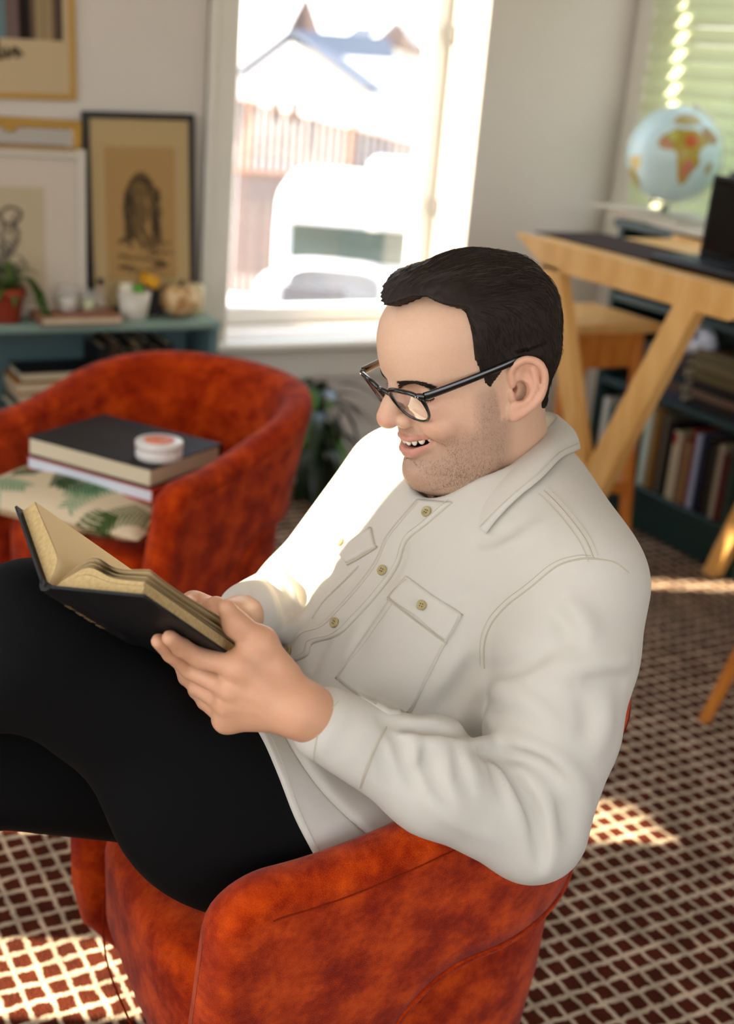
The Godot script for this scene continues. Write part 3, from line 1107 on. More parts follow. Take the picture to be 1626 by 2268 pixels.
func skin_colour(p: Vector3, n: Vector3, nz: FastNoiseLite) -> Color:
	# p in head axes; linear colours
	var base := Color(0.65, 0.405, 0.27)
	var mott := nz.get_noise_3d(p.x * 900, p.y * 900, p.z * 900) * 0.05
	var c := base * (1.0 + mott)
	# rosy cheek, nose, ear
	var rosy := exp(-(p - Vector3(0.045 * signf(p.x), -0.015, 0.082)).length_squared() / 0.0006) * 0.5
	rosy += exp(-(p - Vector3(0, -0.016, 0.122)).length_squared() / 0.0003) * 0.6
	if absf(p.x) > 0.079 and p.z < 0.02 and absf(p.y) < 0.04: rosy += 0.45
	c = c.lerp(Color(0.66, 0.30, 0.20), clampf(rosy, 0, 0.85))
	# stubble
	var jaw := smoothstep(-0.022, -0.050, p.y + 0.25 * (p.z - 0.06) * (1.0 if p.z < 0.06 else 0.3))
	var side := smoothstep(0.0, 0.008, p.z - 0.010 - maxf(0.0, p.y + 0.02) * 0.15) * smoothstep(0.052, 0.034, p.z) * smoothstep(0.022, 0.004, p.y) * smoothstep(-0.075, -0.05, p.y + 0.03)
	var stub := maxf(jaw, side * 0.9) * smoothstep(-0.135, -0.115, p.y) * smoothstep(-0.012, 0.012, p.z)
	if absf(p.x) > 0.073 and p.z < 0.015: stub = 0.0
	# moustache
	var mo := smoothstep(-0.027, -0.031, p.y) * smoothstep(-0.044, -0.040, p.y) * smoothstep(0.034, 0.026, absf(p.x)) * smoothstep(0.08, 0.09, p.z)
	stub = maxf(stub, mo * 0.75)
	var apple := exp(-pow((p - Vector3(0.042 * signf(p.x), -0.03, 0.082)).length() / 0.024, 2.0))
	stub *= 1.0 - apple
	var sp := nz.get_noise_3d(p.x * 3300 + 70, p.y * 3300, p.z * 3300)
	stub *= 0.85 + 0.15 * sp
	c = c.lerp(Color(0.20, 0.13, 0.095), clampf(stub * 0.50, 0, 1))
	# lips and the dark of the mouth
	var lx := absf(p.x)
	if p.z > 0.060 and lx < 0.041:
		var bow := pow(lx / 0.0385, 2.0)
		var yc := lerpf(-0.0523, -0.0380, bow)
		var dy := absf(p.y - yc)
		var half := 0.0128 * sqrt(maxf(0.0, 1.0 - bow)) + 0.001
		var lip := smoothstep(half + 0.001, half - 0.0015, dy)
		c = c.lerp(Color(0.55, 0.215, 0.165), lip * 0.7)
		var rr := lerpf(0.0985, 0.0770, bow)
		var deep := smoothstep(0.003, 0.008, rr - sqrt(p.x * p.x + p.z * p.z))
		if dy < half * 0.7: c = c.lerp(Color(0.04, 0.010, 0.008), deep)
	return c

func stub_amount(p: Vector3) -> float:
	var jaw := smoothstep(-0.022, -0.050, p.y + 0.25 * (p.z - 0.06) * (1.0 if p.z < 0.06 else 0.3))
	var side := smoothstep(0.0, 0.008, p.z - 0.010 - maxf(0.0, p.y + 0.02) * 0.15) * smoothstep(0.052, 0.034, p.z) * smoothstep(0.022, 0.004, p.y) * smoothstep(-0.075, -0.05, p.y + 0.03)
	var s := maxf(jaw, side * 0.9) * smoothstep(-0.125, -0.105, p.y) * smoothstep(-0.012, 0.012, p.z)
	if absf(p.x) > 0.073 and p.z < 0.015: s = 0.0
	var mo := smoothstep(-0.027, -0.031, p.y) * smoothstep(-0.044, -0.040, p.y) * smoothstep(0.034, 0.026, absf(p.x)) * smoothstep(0.08, 0.09, p.z)
	s = maxf(s, mo * 0.75)
	if absf(p.x) < 0.039 and p.y > -0.066 and p.y < -0.040 and p.z > 0.066: s = 0.0
	return s * (1.0 - exp(-pow((p - Vector3(0.042 * signf(p.x), -0.03, 0.082)).length() / 0.024, 2.0)))

func stubble(person: Node3D, m: Material) -> void:
	var r := RandomNumberGenerator.new()
	r.seed = 4
	var st := Soup.new()
	st.smooth(1)
	var n := 0
	for k in 60000:
		if n > 7500: break
		var dir := Vector3(r.randf_range(-1, 1), r.randf_range(-1.2, 0.3), r.randf_range(0, 1)).normalized()
		var p := HF.snap(Vector3(0, -0.03, 0.01) + dir * 0.085)
		if r.randf() > stub_amount(p): continue
		var g := HF.grad(p).normalized()
		var t := Vector3(r.randfn(0, 0.3), -1, r.randfn(0.1, 0.3)).normalized()
		t = (t - g * t.dot(g)).normalized()
		var L := r.randf_range(0.0009, 0.0018)
		st.tube([head_xf * (p - g * 0.0002), head_xf * (p + (g * 0.55 + t * 0.85) * L)], [0.000075, 0.00004], 3, false)
		n += 1
	var o := obj("stubble", st.done(), m, person)
	o.set_meta("kind", "stuff")

# ---------------------------------------------------------------- hair, brows, teeth, glasses (head axes)
const HAIRLINE := [0.0, 0.104, 8.0, 0.107, 14.4, 0.1107, 22.4, 0.1150, 27.7, 0.1160, 38.9, 0.1087, 49.0, 0.1037, 57.0, 0.0993, 59.8, 0.082, 59.3, 0.0647, 59.6, 0.049, 62.6, 0.0332, 65.9, 0.0193, 70.3, 0.0086, 76.5, 0.0155, 83.7, 0.024, 89.6, 0.0290, 99.7, 0.0330, 110.9, 0.0310, 119.0, 0.0200, 126.0, -0.012, 131.0, -0.040, 150.0, -0.047, 180.0, -0.050]
var hair_line := PackedVector2Array()
var HAIR: Field

func hair_depth(p: Vector3) -> float:
	# how far inside the hairline (metres along the scalp), negative outside
	var az := absf(atan2(p.x, p.z))
	var q := Vector2(az * 0.085, p.y)
	if p.y > 0.120: return 0.05
	var best := 1.0
	for i in hair_line.size() - 1:
		var a := hair_line[i]
		var ab := hair_line[i + 1] - a
		var t := clampf((q - a).dot(ab) / ab.length_squared(), 0, 1)
		best = minf(best, (q - a - ab * t).length())
	var inside := false
	# above the line? count crossings of a ray going up
	var n := 0
	for i in hair_line.size() - 1:
		var a := hair_line[i]
		var b := hair_line[i + 1]
		if (a.x <= q.x) != (b.x <= q.x):
			var y := a.y + (b.y - a.y) * (q.x - a.x) / (b.x - a.x)
			if y > q.y: n += 1
	inside = n % 2 == 0
	return best if inside else -best

func hair_thick(p: Vector3, dep: float) -> float:
	var up := smoothstep(0.035, 0.105, p.y)
	var t := lerpf(0.0042, 0.0105, up)
	var quiff := smoothstep(0.02, 0.06, p.z) * smoothstep(0.088, 0.112, p.y)
	t += quiff * 0.0035
	t *= lerpf(0.55, 1.0, smoothstep(-0.045, 0.02, p.y))
	var ramp := smoothstep(-0.001, lerpf(0.012, 0.007, quiff), dep)
	return t * ramp

func build_hair(person: Node3D) -> void:
	for i in range(0, HAIRLINE.size(), 2):
		hair_line.append(Vector2(deg_to_rad(HAIRLINE[i]) * 0.085, HAIRLINE[i + 1]))
	var F := Field.new(HF.o, Vector3(0.105, 0.172, 0.140), HF.h)
	F.d.fill(0.05)
	var n1 := noise(1.0, 77, 3)
	for z in F.nz:
		for y in F.ny:
			var i := (z * F.ny + y) * F.nx
			for x in F.nx:
				var p := F.o + Vector3(x, y, z) * F.h
				var v := 0.05
				if y < HF.ny: v = HF.d[(z * HF.ny + y) * HF.nx + x]
				else: v = (p - Vector3(0, 0.045, -0.004)).length() - 0.0925
				if absf(v) < 0.03 and p.y > -0.06:
					var dep := hair_depth(p)
					if dep > -0.004 and not (absf(p.x) > 0.0845 and p.y < 0.045 and p.z < 0.012):
						var t := hair_thick(p, dep)
						var az := atan2(p.x, p.z)
						var rid := n1.get_noise_3d(az * 26.0 + p.y * 40.0 * signf(p.x), p.y * 60.0, 3.0) if p.y < 0.09 else n1.get_noise_3d(p.x * 300.0, p.y * 60.0, p.z * 40.0)
						v -= t * (1.0 + 0.13 * rid) if dep > 0.0 else t
						if t < 0.0006: v += 0.02
					else: v += 0.02
				elif v < 0.0: v = 0.02 if p.y < -0.06 else v
				F.d[i] = v
				i += 1
	HAIR = F
	var V := PackedVector3Array()
	var N := PackedVector3Array()
	var I := PackedInt32Array()
	F.net(V, N, I, head_xf)
	var hm := mat("hair", Color(0.135, 0.098, 0.070), 0.62, 0.35)
	var hl := mat("hair_light", Color(0.27, 0.20, 0.14), 0.5, 0.5)
	var hair := obj("hair", mesh_of(V, N, I), hm, person)
	# strands
	var r := RandomNumberGenerator.new()
	r.seed = 12
	for lot in 2:
		var st := Soup.new()
		st.smooth(1)
		var n := 0
		var want := 9000 if lot == 0 else 1600
		var tries := 0
		while n < want and tries < want * 9:
			tries += 1
			var dir := Vector3(r.randf_range(-1, 1), r.randf_range(-0.55, 1), r.randf_range(-1, 1))
			if dir.length() > 1.0 or dir.length() < 0.1: continue
			dir = dir.normalized()
			var p := Vector3(0, 0.03, -0.005) + dir * 0.1
			p = HF.snap(p)
			if absf(p.y) > 0.14 or p.y < -0.055: continue
			var dep := hair_depth(p)
			if dep < -0.0045: continue
			if dep < 0.0015 and r.randf() < 0.45: continue
			if absf(p.x) > 0.080 and p.y < 0.045 and p.z < 0.012: continue
			var top := smoothstep(0.085, 0.108, p.y)
			if lot == 1 and top < 0.3 and r.randf() < 0.7: continue
			# direction of growth
			var side := Vector3(0.25 * signf(p.x), -1.0, -0.30)
			var az := absf(atan2(p.x, p.z))
			var over := Vector3(0.28 * signf(p.x + 0.01) * smoothstep(0.0, 0.04, absf(p.x)), 0.05, -1.0)
			if p.z < -0.045: over = Vector3(0.3 * signf(p.x), -0.7, -0.6)
			var t := side.lerp(over, top).normalized()
			t = (t + Vector3(r.randfn(0, 0.16), r.randfn(0, 0.12), r.randfn(0, 0.12))).normalized()
			var front := smoothstep(0.05, 0.085, p.z) * top
			var L := lerpf(0.011, 0.034, top) * r.randf_range(0.7, 1.25) * lerpf(0.5, 1.0, smoothstep(-0.004, 0.006, dep))
			var steps := 5
			var path := []
			var q := p
			var lift := r.randf_range(-0.0007, 0.0010) + (0.0012 if r.randf() < 0.06 else 0.0)
			for k in steps:
				var u := float(k) / (steps - 1)
				var want_off := lerpf(-0.004, lift, smoothstep(0.0, 0.45, u))
				if front > 0.3:
					# the front rises first, then lies back
					t = (t + Vector3(0, 0.0, 0.0)).normalized()
				var s := F.snap(q, want_off)
				path.append(head_xf * s)
				var g := F.grad(s).normalized()
				t = (t - g * t.dot(g)).normalized()
				var curl := Vector3(r.randfn(0, 0.06), r.randfn(0, 0.05), r.randfn(0, 0.05))
				t = (t + curl).normalized()
				q = s + t * (L / (steps - 1))
			var w := r.randf_range(0.00014, 0.00026)
			st.tube(path, [w, w * 1.2, w * 1.1, w * 0.8, w * 0.25], 3, false)
			n += 1
		var so := obj("strands", st.done(), hm if lot == 0 else hl, hair)
		so.set_meta("kind", "stuff")
	# eyebrows and lashes
	var br := Soup.new()
	br.smooth(1)
	for s in [1.0, -1.0]:
		for k in 430:
			var u := r.randf()
			var c := Vector3(lerpf(0.012, 0.060, u) * s, 0.0210 + 0.0065 * sin(PI * minf(u * 0.9, 1.0)) - 0.004 * u, 0.0)
			c.y += r.randf_range(-1, 1) * 0.0056 * (1.0 - 0.5 * u)
			c.z = sqrt(maxf(0.0, 0.0118 - c.x * c.x))
			c = HF.snap(c)
			var t := Vector3(s, 0.5 - 0.75 * u, -0.5).normalized()
			var L := r.randf_range(0.005, 0.0085)
			var g := HF.grad(c).normalized()
			t = (t - g * t.dot(g)).normalized()
			br.tube([head_xf * (c - g * 0.0003), head_xf * (c + g * 0.0009 + t * L * 0.5), head_xf * (HF.snap(c + t * L, 0.0003))], [0.00024, 0.00024, 0.00008], 3, false)
	obj("eyebrows", br.done(), hm, person)
	var la := Soup.new()
	la.smooth(1)
	for s in [1.0, -1.0]:
		var line := []
		for k in 9:
			var u := k / 8.0
			var c := HF.snap(Vector3(lerpf(0.0225, 0.0515, u) * s, 0.0095 - 0.0030 * sin(PI * u), 0.092 - 0.010 * u), 0.0002)
			line.append(head_xf * c)
			if k > 0:
				for j in 3:
					var cc := c + Vector3(r.randf_range(-0.001, 0.001), 0, 0)
					la.tube([head_xf * cc, head_xf * (cc + Vector3(0.0012 * s * (u - 0.2), -0.0014, 0.0022)), head_xf * (cc + Vector3(0.003 * s * (u - 0.1), -0.0020, 0.0042))], [0.0002, 0.00017, 0.00006], 3, false)
		la.tube(line, [0.0008], 5)
	obj("eyelashes", la.done(), hm, person)
	# upper teeth
	var tm := mat("tooth_enamel", Color(0.93, 0.90, 0.82), 0.25, 0.5)
	for s in [1.0, -1.0]:
		var x := 0.0
		for k in 5:
			var w: float = [0.0088, 0.0074, 0.0080, 0.0072, 0.0068][k]
			var xc := x + w * 0.5
			x += w
			var arch := pow(xc / 0.0360, 2.0)
			var c := Vector3(xc * s, lerpf(-0.0468, -0.0395, arch), lerpf(0.0952, 0.0690, arch))
			var ang := atan2(2.0 * xc * 0.019 / (0.0315 * 0.0315), 1.0)
			var B := Basis(Vector3.UP, ang * s)
			var th := Soup.new()
			th.ball(Vector3.ZERO, Vector3(w * 0.52, 0.0060 - 0.0005 * k, 0.0034), Basis.IDENTITY, 8, 12)
			var to := obj("tooth", th.done(), tm, person)
			to.transform = head_xf * Transform3D(B, c)

func glasses_front(x: float, y: float) -> Vector3:
	return Vector3(x, y, 0.1195 - 2.7 * x * x - (0.024 - y) * 0.50)

func build_glasses() -> void:
	var g := thing("eyeglasses", "black rimmed eyeglasses worn low on the nose of the reading man", "glasses")
	var black := mat("black_acetate", Color(0.018, 0.018, 0.02), 0.16, 0.6)
	var lens := mat("spectacle_lens", Color(1, 1, 1, 0.05), 0.02)
	lens.transparency = BaseMaterial3D.TRANSPARENCY_ALPHA
	var steel := mat("rivet_metal", Color(0.85, 0.85, 0.84), 0.2)
	steel.metallic = 0.9
	var shape := [Vector2(0.0285, 0.0125), Vector2(0.0220, 0.0175), Vector2(0.0100, 0.0190), Vector2(-0.0080, 0.0185), Vector2(-0.0200, 0.0150), Vector2(-0.0240, 0.0060), Vector2(-0.0225, -0.0060), Vector2(-0.0150, -0.0150), Vector2(-0.0010, -0.0190), Vector2(0.0130, -0.0178), Vector2(0.0235, -0.0100), Vector2(0.0280, 0.0020)]
	var loop := spline(shape, 5, true)
	var fr := Soup.new()
	for s in [1.0, -1.0]:
		var rim := []
		var rad := []
		for q in loop:
			rim.append(head_xf * glasses_front((0.0365 + q.x) * s, 0.0055 + q.y))
			rad.append(lerpf(0.0017, 0.0027, smoothstep(-0.012, 0.014, q.y)))
		rim.append(rim[0])
		rad.append(rad[0])
		fr.tube(rim, rad, 8, false)
		# end piece
		fr.tube([head_xf * glasses_front(0.058 * s, 0.0215), head_xf * glasses_front(0.066 * s, 0.0225), head_xf * (glasses_front(0.0705 * s, 0.0225) + Vector3(0, 0, -0.002))], [0.0028, 0.0034, 0.0030], 8)
		var rows := []
		for k in 6:
			var r := PackedVector3Array()
			var f: float = [0.02, 0.25, 0.5, 0.75, 0.92, 0.99][k]
			for q in loop:
				r.append(head_xf * (glasses_front((0.0365 + q.x * f) * s, 0.0055 + q.y * f) + Vector3(0, 0, 0.0004 + 0.0012 * (1.0 - f * f))))
			rows.append(r)
		obj("lens", grid(rows, true), lens, g)
	fr.tube([head_xf * glasses_front(-0.0135, 0.0155), head_xf * (glasses_front(-0.006, 0.0185) + Vector3(0, 0, 0.001)), head_xf * (glasses_front(0.006, 0.0185) + Vector3(0, 0, 0.001)), head_xf * glasses_front(0.0135, 0.0155)], [0.0027, 0.0026, 0.0026, 0.0027], 8)
	for s in [1.0, -1.0]:
		fr.tube([head_xf * glasses_front(0.0125 * s, 0.006), head_xf * (glasses_front(0.011 * s, -0.001) + Vector3(0, 0, -0.005)), head_xf * (glasses_front(0.012 * s, -0.006) + Vector3(0, 0, -0.006))], [0.0012, 0.002, 0.0014], 6)
	obj("frame", fr.done(), black, g)
	for s in [1.0, -1.0]:
		var te := Soup.new()
		var path := [glasses_front(0.0705 * s, 0.0225) + Vector3(0, 0, -0.001), Vector3(0.0745 * s, 0.0255, 0.080), Vector3(0.0785 * s, 0.0300, 0.045), Vector3(0.0815 * s, 0.0345, 0.012), Vector3(0.0825 * s, 0.0375, -0.010), Vector3(0.0790 * s, 0.0330, -0.026), Vector3(0.0765 * s, 0.0150, -0.040)]
		var sp := spline(path, 4)
		var rows := []
		for i in sp.size():
			var t: Vector3 = (sp[mini(i + 1, sp.size() - 1)] - sp[maxi(i - 1, 0)]).normalized()
			var sd := Vector3.RIGHT
			var up := sd.cross(t).normalized() * -1.0
			var hh := lerpf(0.0044, 0.0032, float(i) / sp.size()) * (0.5 if i == sp.size() - 1 else 1.0)
			var ring := PackedVector3Array()
			for k in 10:
				var an := TAU * k / 10.0
				ring.append(head_xf * (sp[i] + sd * 0.0018 * signf(cos(an)) * pow(absf(cos(an)), 0.5) + up * hh * signf(sin(an)) * pow(absf(sin(an)), 0.5)))
			rows.append(ring)
		obj("temple", grid(rows, true), black, g)
		var rv := Soup.new()
		for x in [0.0630, 0.0665]:
			rv.ball(head_xf * (glasses_front(x * s, 0.0222) + Vector3(0, 0, 0.0029)), Vector3.ONE * 0.0009, Basis.IDENTITY, 5, 8)
		obj("rivet", rv.done(), steel, g)

# ---------------------------------------------------------------- clothed body (world axes)
var SH: Field
var TR: Field
const SHL := Vector3(0.860, 0.886, -0.978)
const ELL := Vector3(0.760, 0.664, -0.888)
const WRL := Vector3(0.535, 0.792, -0.972)
const SHR := Vector3(0.842, 0.885, -1.345)
const ELR := Vector3(0.735, 0.715, -1.395)
const WRR := Vector3(0.556, 0.786, -1.216)

func body_prims(F: Field, g: float) -> void:
	# torso and arms; g = how far the cloth stands off the skin
	var lean := Basis(Vector3.BACK, -0.42)
	F.ell(Vector3(0.842, 0.815, -1.165), Vector3(0.128 + g, 0.190 + g, 0.178 + g), 0.05, lean)
	F.ell(Vector3(0.778, 0.680, -1.168), Vector3(0.146 + g, 0.165 + g, 0.168 + g), 0.06, lean)
	F.ell(Vector3(0.745, 0.555, -1.180), Vector3(0.150 + g, 0.120 + g, 0.175 + g), 0.06)
	F.cap(Vector3(0.864, 0.888, -1.03), Vector3(0.856, 0.883, -1.305), 0.064 + g, 0.064 + g, 0.05)
	F.cap(Vector3(0.880, 0.930, -1.166), Vector3(0.868, 0.905, -1.04), 0.050 + g, 0.045 + g, 0.05)
	F.cap(Vector3(0.880, 0.930, -1.166), Vector3(0.860, 0.900, -1.29), 0.050 + g, 0.045 + g, 0.05)

func arm_prims(F: Field, g: float) -> void:
	F.cap(SHL, SHL.lerp(ELL, 0.28), 0.060 + g, 0.057 + g * 1.3, 0.035)
	F.cap(SHL.lerp(ELL, 0.28), SHL.lerp(ELL, 0.6), 0.057 + g * 1.3, 0.052 + g * 1.5, 0.012)
	F.cap(SHL.lerp(ELL, 0.6), ELL, 0.052 + g * 1.5, 0.045 + g, 0.010)
	F.cap(ELL, ELL.lerp(WRL, 0.45), 0.044 + g, 0.042 + g, 0.012)
	F.cap(SHR, ELR, 0.060 + g, 0.046 + g, 0.04)
	F.cap(ELR, ELR.lerp(WRR, 0.76), 0.043 + g, 0.030 + g * 0.8, 0.03)

const FOLDS := [
	# left sleeve: armpit and shoulder
	[0.011, -0.006, 915, 838, 1000, 832, 1100, 800, 1200, 745],
	[0.016, 0.007, 1120, 850, 1250, 835, 1390, 820, 1490, 800],
	[0.014, -0.005, 1290, 880, 1400, 870, 1480, 880],
	[0.016, 0.005, 1240, 560, 1300, 650, 1340, 730],
	[0.013, -0.004, 1180, 600, 1240, 690, 1260, 760],
	[0.014, 0.004, 1390, 930, 1390, 1050, 1350, 1160],
	[0.012, -0.003, 1290, 930, 1320, 1020, 1300, 1100],
	[0.013, 0.004, 960, 900, 1060, 930, 1150, 1000, 1220, 1080],
	[0.012, -0.004, 910, 960, 1000, 1010, 1080, 1050],
	# bend of the elbow
	[0.008, -0.011, 905, 1155, 960, 1160, 1010, 1200],
	[0.012, 0.009, 905, 1120, 980, 1105, 1100, 1130, 1210, 1190, 1290, 1280, 1320, 1370],
	[0.008, -0.008, 965, 1165, 1060, 1165, 1150, 1200, 1230, 1270],
	[0.009, 0.007, 985, 1195, 1080, 1240, 1160, 1340, 1190, 1450],
	[0.008, -0.009, 975, 1190, 1045, 1270, 1105, 1390, 1140, 1500, 1145, 1600],
	[0.010, 0.006, 960, 1220, 1010, 1290, 1060, 1390, 1090, 1480],
	[0.007, -0.005, 940, 1190, 980, 1260, 1010, 1330],
	[0.010, 0.005, 1150, 1420, 1170, 1520, 1155, 1630],
	[0.012, -0.004, 1200, 1330, 1240, 1420, 1260, 1500],
	# forearm
	[0.008, 0.006, 600, 1085, 650, 1100, 660, 1150, 640, 1210],
	[0.007, -0.006, 560, 1075, 600, 1120, 620, 1190, 660, 1290],
	[0.009, 0.005, 700, 1120, 760, 1140, 790, 1190, 800, 1250],
	[0.008, -0.005, 680, 1110, 700, 1180, 740, 1270, 790, 1350],
	[0.010, 0.004, 820, 1140, 860, 1200, 900, 1290],
	[0.010, -0.004, 800, 1130, 830, 1220, 880, 1330],
	[0.009, -0.003, 520, 1110, 540, 1200, 580, 1290],
	[0.012, 0.003, 700, 1330, 820, 1420, 960, 1500],
	# front of the body
	[0.009, -0.009, 540, 1040, 640, 1060, 740, 1072, 840, 1075, 915, 1068],
	[0.014, 0.006, 600, 1020, 720, 1040, 850, 1040],
	[0.014, 0.006, 620, 1100, 740, 1105, 860, 1110],
	[0.016, -0.006, 905, 770, 860, 850, 800, 930, 740, 1000],
	[0.014, 0.004, 860, 740, 790, 850, 720, 940],
	[0.010, -0.003, 1040, 300, 960, 330, 880, 350],
	[0.012, 0.003, 1150, 260, 1060, 340, 960, 380],
	[0.010, -0.003, 900, 520, 830, 560, 760, 600],
	[0.012, 0.0035, 480, 640, 420, 740, 380, 840],
	[0.012, -0.004, 520, 600, 450, 720, 400, 800],
	[0.014, 0.006, 250, 640, 200, 680, 130, 720],
	[0.010, -0.005, 330, 720, 280, 790, 250, 850],
	[0.010, -0.004, 430, 470, 350, 560, 280, 640],
	[0.012, 0.004, 400, 480, 330, 590, 260, 690],
	[0.007, -0.004, 620, 320, 600, 420, 550, 510],
	# right sleeve
	[0.008, -0.005, 170, 450, 215, 520, 235, 590],
	[0.008, 0.005, 130, 460, 180, 530, 210, 610],
	[0.007, -0.005, 90, 480, 140, 550, 165, 640],
	[0.007, 0.004, 60, 500, 100, 570, 120, 650],
	[0.006, -0.004, 20, 530, 60, 590, 80, 650],
	[0.012, 0.008, 360, 290, 330, 360, 270, 430],
	[0.010, -0.007, 300, 340, 330, 420, 320, 480],
]

func shirt_hit(x: float, y: float) -> Vector3:
	return SH.hit(CAM, ray(x, y))

func sculpt_shirt() -> void:
	var F := Field.new(Vector3(0.50, 0.42, -1.52), Vector3(1.06, 1.04, -0.78), 0.0043)
	SH = F
	var g := 0.013
	body_prims(F, g)
	arm_prims(F, g)
	F.cap(ELL.lerp(WRL, 0.45), ELL.lerp(WRL, 0.82), 0.042 + g, 0.032 + g * 0.6, 0.02)
	F.cap(ELL.lerp(WRL, 0.76), ELL.lerp(WRL, 0.93), 0.0405, 0.0375, 0.005)
	F.cap(ELR.lerp(WRR, 0.66), ELR.lerp(WRR, 0.80), 0.0365, 0.035, 0.006)
	# the neck opening
	F.cap(Vector3(0.890, 0.915, -1.166), Vector3(0.815, 1.030, -1.167), 0.064, 0.072, 0.010, -1)
	F.cap(Vector3(0.835, 0.945, -1.160), Vector3(0.770, 0.990, -1.165), 0.042, 0.05, 0.010, -1)
	# folds of the cloth, given as they run over it: pixels of the crop, width, height
	for f in FOLDS:
		var pts := []
		for i in range(2, f.size(), 2):
			var h := shirt_hit(540 + f[i] * 0.578, 1000 + f[i + 1] * 0.578)
			if h.x < 100.0: pts.append(h)
		if pts.size() > 1: F.bump(spline(pts, 3), f[0] * 0.85, f[1] * (1.75 if f[1] < 0 else 1.45))

func sculpt_trousers() -> void:
	var F := Field.new(Vector3(-0.02, 0.06, -1.56), Vector3(0.98, 1.0, -0.92), 0.007)
	TR = F
	F.cap(Vector3(0.665, 0.525, -1.095), Vector3(0.315, 0.820, -1.170), 0.108, 0.078, 0.03)
	F.cap(Vector3(0.315, 0.820, -1.170), Vector3(0.09, 0.62, -1.36), 0.076, 0.052, 0.03)
	F.ell(Vector3(0.50, 0.590, -1.10), Vector3(0.13, 0.085, 0.075), 0.06, Basis(Vector3.BACK, -0.65))
	F.cap(Vector3(0.675, 0.520, -1.275), Vector3(0.235, 0.615, -1.345), 0.105, 0.080, 0.03)
	F.cap(Vector3(0.235, 0.615, -1.345), Vector3(0.205, 0.14, -1.31), 0.078, 0.055, 0.03)
	F.ell(Vector3(0.745, 0.540, -1.180), Vector3(0.155, 0.115, 0.185), 0.05)

func hand_left(F: Field) -> void:
	var W := at(668, 1572, 1.235)
	var mcp := [at(532, 1476, 1.222), at(513, 1526, 1.230), at(505, 1561, 1.242), at(503, 1592, 1.258)]
	var fin := [
		[mcp[0], at(443, 1458, 1.2175), at(402, 1434, 1.2025), at(376, 1413, 1.182)],
		[mcp[1], at(420, 1481, 1.252), at(380, 1447, 1.226), at(352, 1420, 1.203)],
		[mcp[2], at(438, 1521, 1.268), at(414, 1500, 1.290), at(402, 1478, 1.292)],
		[mcp[3], at(455, 1553, 1.285), at(434, 1530, 1.300), at(424, 1510, 1.306)]]
	var rad := [[0.0118, 0.0098, 0.0088, 0.0076], [0.0118, 0.0100, 0.0088, 0.0076], [0.0112, 0.0094, 0.0084, 0.0074], [0.0104, 0.0084, 0.0074, 0.0066]]
	# palm
	for k in 4:
		F.cap(W, mcp[k], 0.0215, [0.0145, 0.0140, 0.0135, 0.0130][k], 0.012)
	F.cap(mcp[0], mcp[3], 0.0135, 0.0125, 0.012)
	F.cap(W, at(640, 1540, 1.25), 0.022, 0.020, 0.01)
	for k in 4:
		F.chain(fin[k], rad[k], 0.004)
		F.bump([mcp[k] - cam_f * 0.012], 0.010, 0.0018)
		F.bump([fin[k][1] - cam_f * 0.009], 0.006, 0.0008)
	# thumb
	var th := [at(628, 1500, 1.238), at(578, 1424, 1.226), at(524, 1384, 1.218), at(502, 1348, 1.206)]
	F.chain(th, [0.0185, 0.0135, 0.0115, 0.0092], 0.010)
	F.cap(th[1], mcp[0], 0.0105, 0.0100, 0.014)
	# tendons
	for k in 4:
		F.bump([W.lerp(mcp[k], 0.45) - cam_f * 0.019, mcp[k] - cam_f * 0.013], 0.004, 0.0009)
	for k in 3:
		F.bump([mcp[k].lerp(mcp[k + 1], 0.5).lerp(W, 0.12) - cam_f * 0.014, mcp[k].lerp(mcp[k + 1], 0.5) - cam_f * 0.011 + cam_r * -0.012], 0.004, -0.0016)
	# forearm
	F.cap(W, WRL.lerp(ELL, 0.30), 0.0255, 0.031, 0.012)

func hand_right(F: Field) -> void:
	var W := WRR
	var mcp := [at(448, 1352, 1.418), at(442, 1374, 1.430), at(436, 1396, 1.440), at(432, 1416, 1.448)]
	for k in 4:
		F.cap(W, mcp[k], 0.0185, 0.0135, 0.012)
	F.cap(mcp[0], mcp[3], 0.013, 0.012, 0.012)
	var pip := [at(478, 1343, 1.385), at(468, 1372, 1.395), at(460, 1398, 1.405), at(455, 1420, 1.415)]
	var tip := [at(482, 1385, 1.362), at(470, 1410, 1.370), at(462, 1434, 1.380), at(458, 1452, 1.39)]
	var c := [at(420, 1340, 1.432)]
	for k in 4:
		F.chain([mcp[k], pip[k], pip[k].lerp(tip[k], 0.55), tip[k]], [0.0122, 0.0105, 0.0095, 0.0082], 0.004)
	# thumb along the far side of the book
	F.chain([W.lerp(mcp[0], 0.35), at(428, 1338, 1.415), at(404, 1348, 1.385), at(388, 1362, 1.362)], [0.018, 0.0135, 0.0115, 0.0090], 0.008)
	F.cap(W, WRR.lerp(ELR, 0.30), 0.021, 0.027, 0.012)

func hand_colour(p: Vector3, n: Vector3, nz: FastNoiseLite) -> Color:
	var m := nz.get_noise_3d(p.x * 500, p.y * 500, p.z * 500)
	return (Color(0.64, 0.36, 0.21) * (1.0 + m * 0.07)).lerp(Color(0.62, 0.27, 0.165), clampf(0.25 + m * 0.5, 0, 0.5))

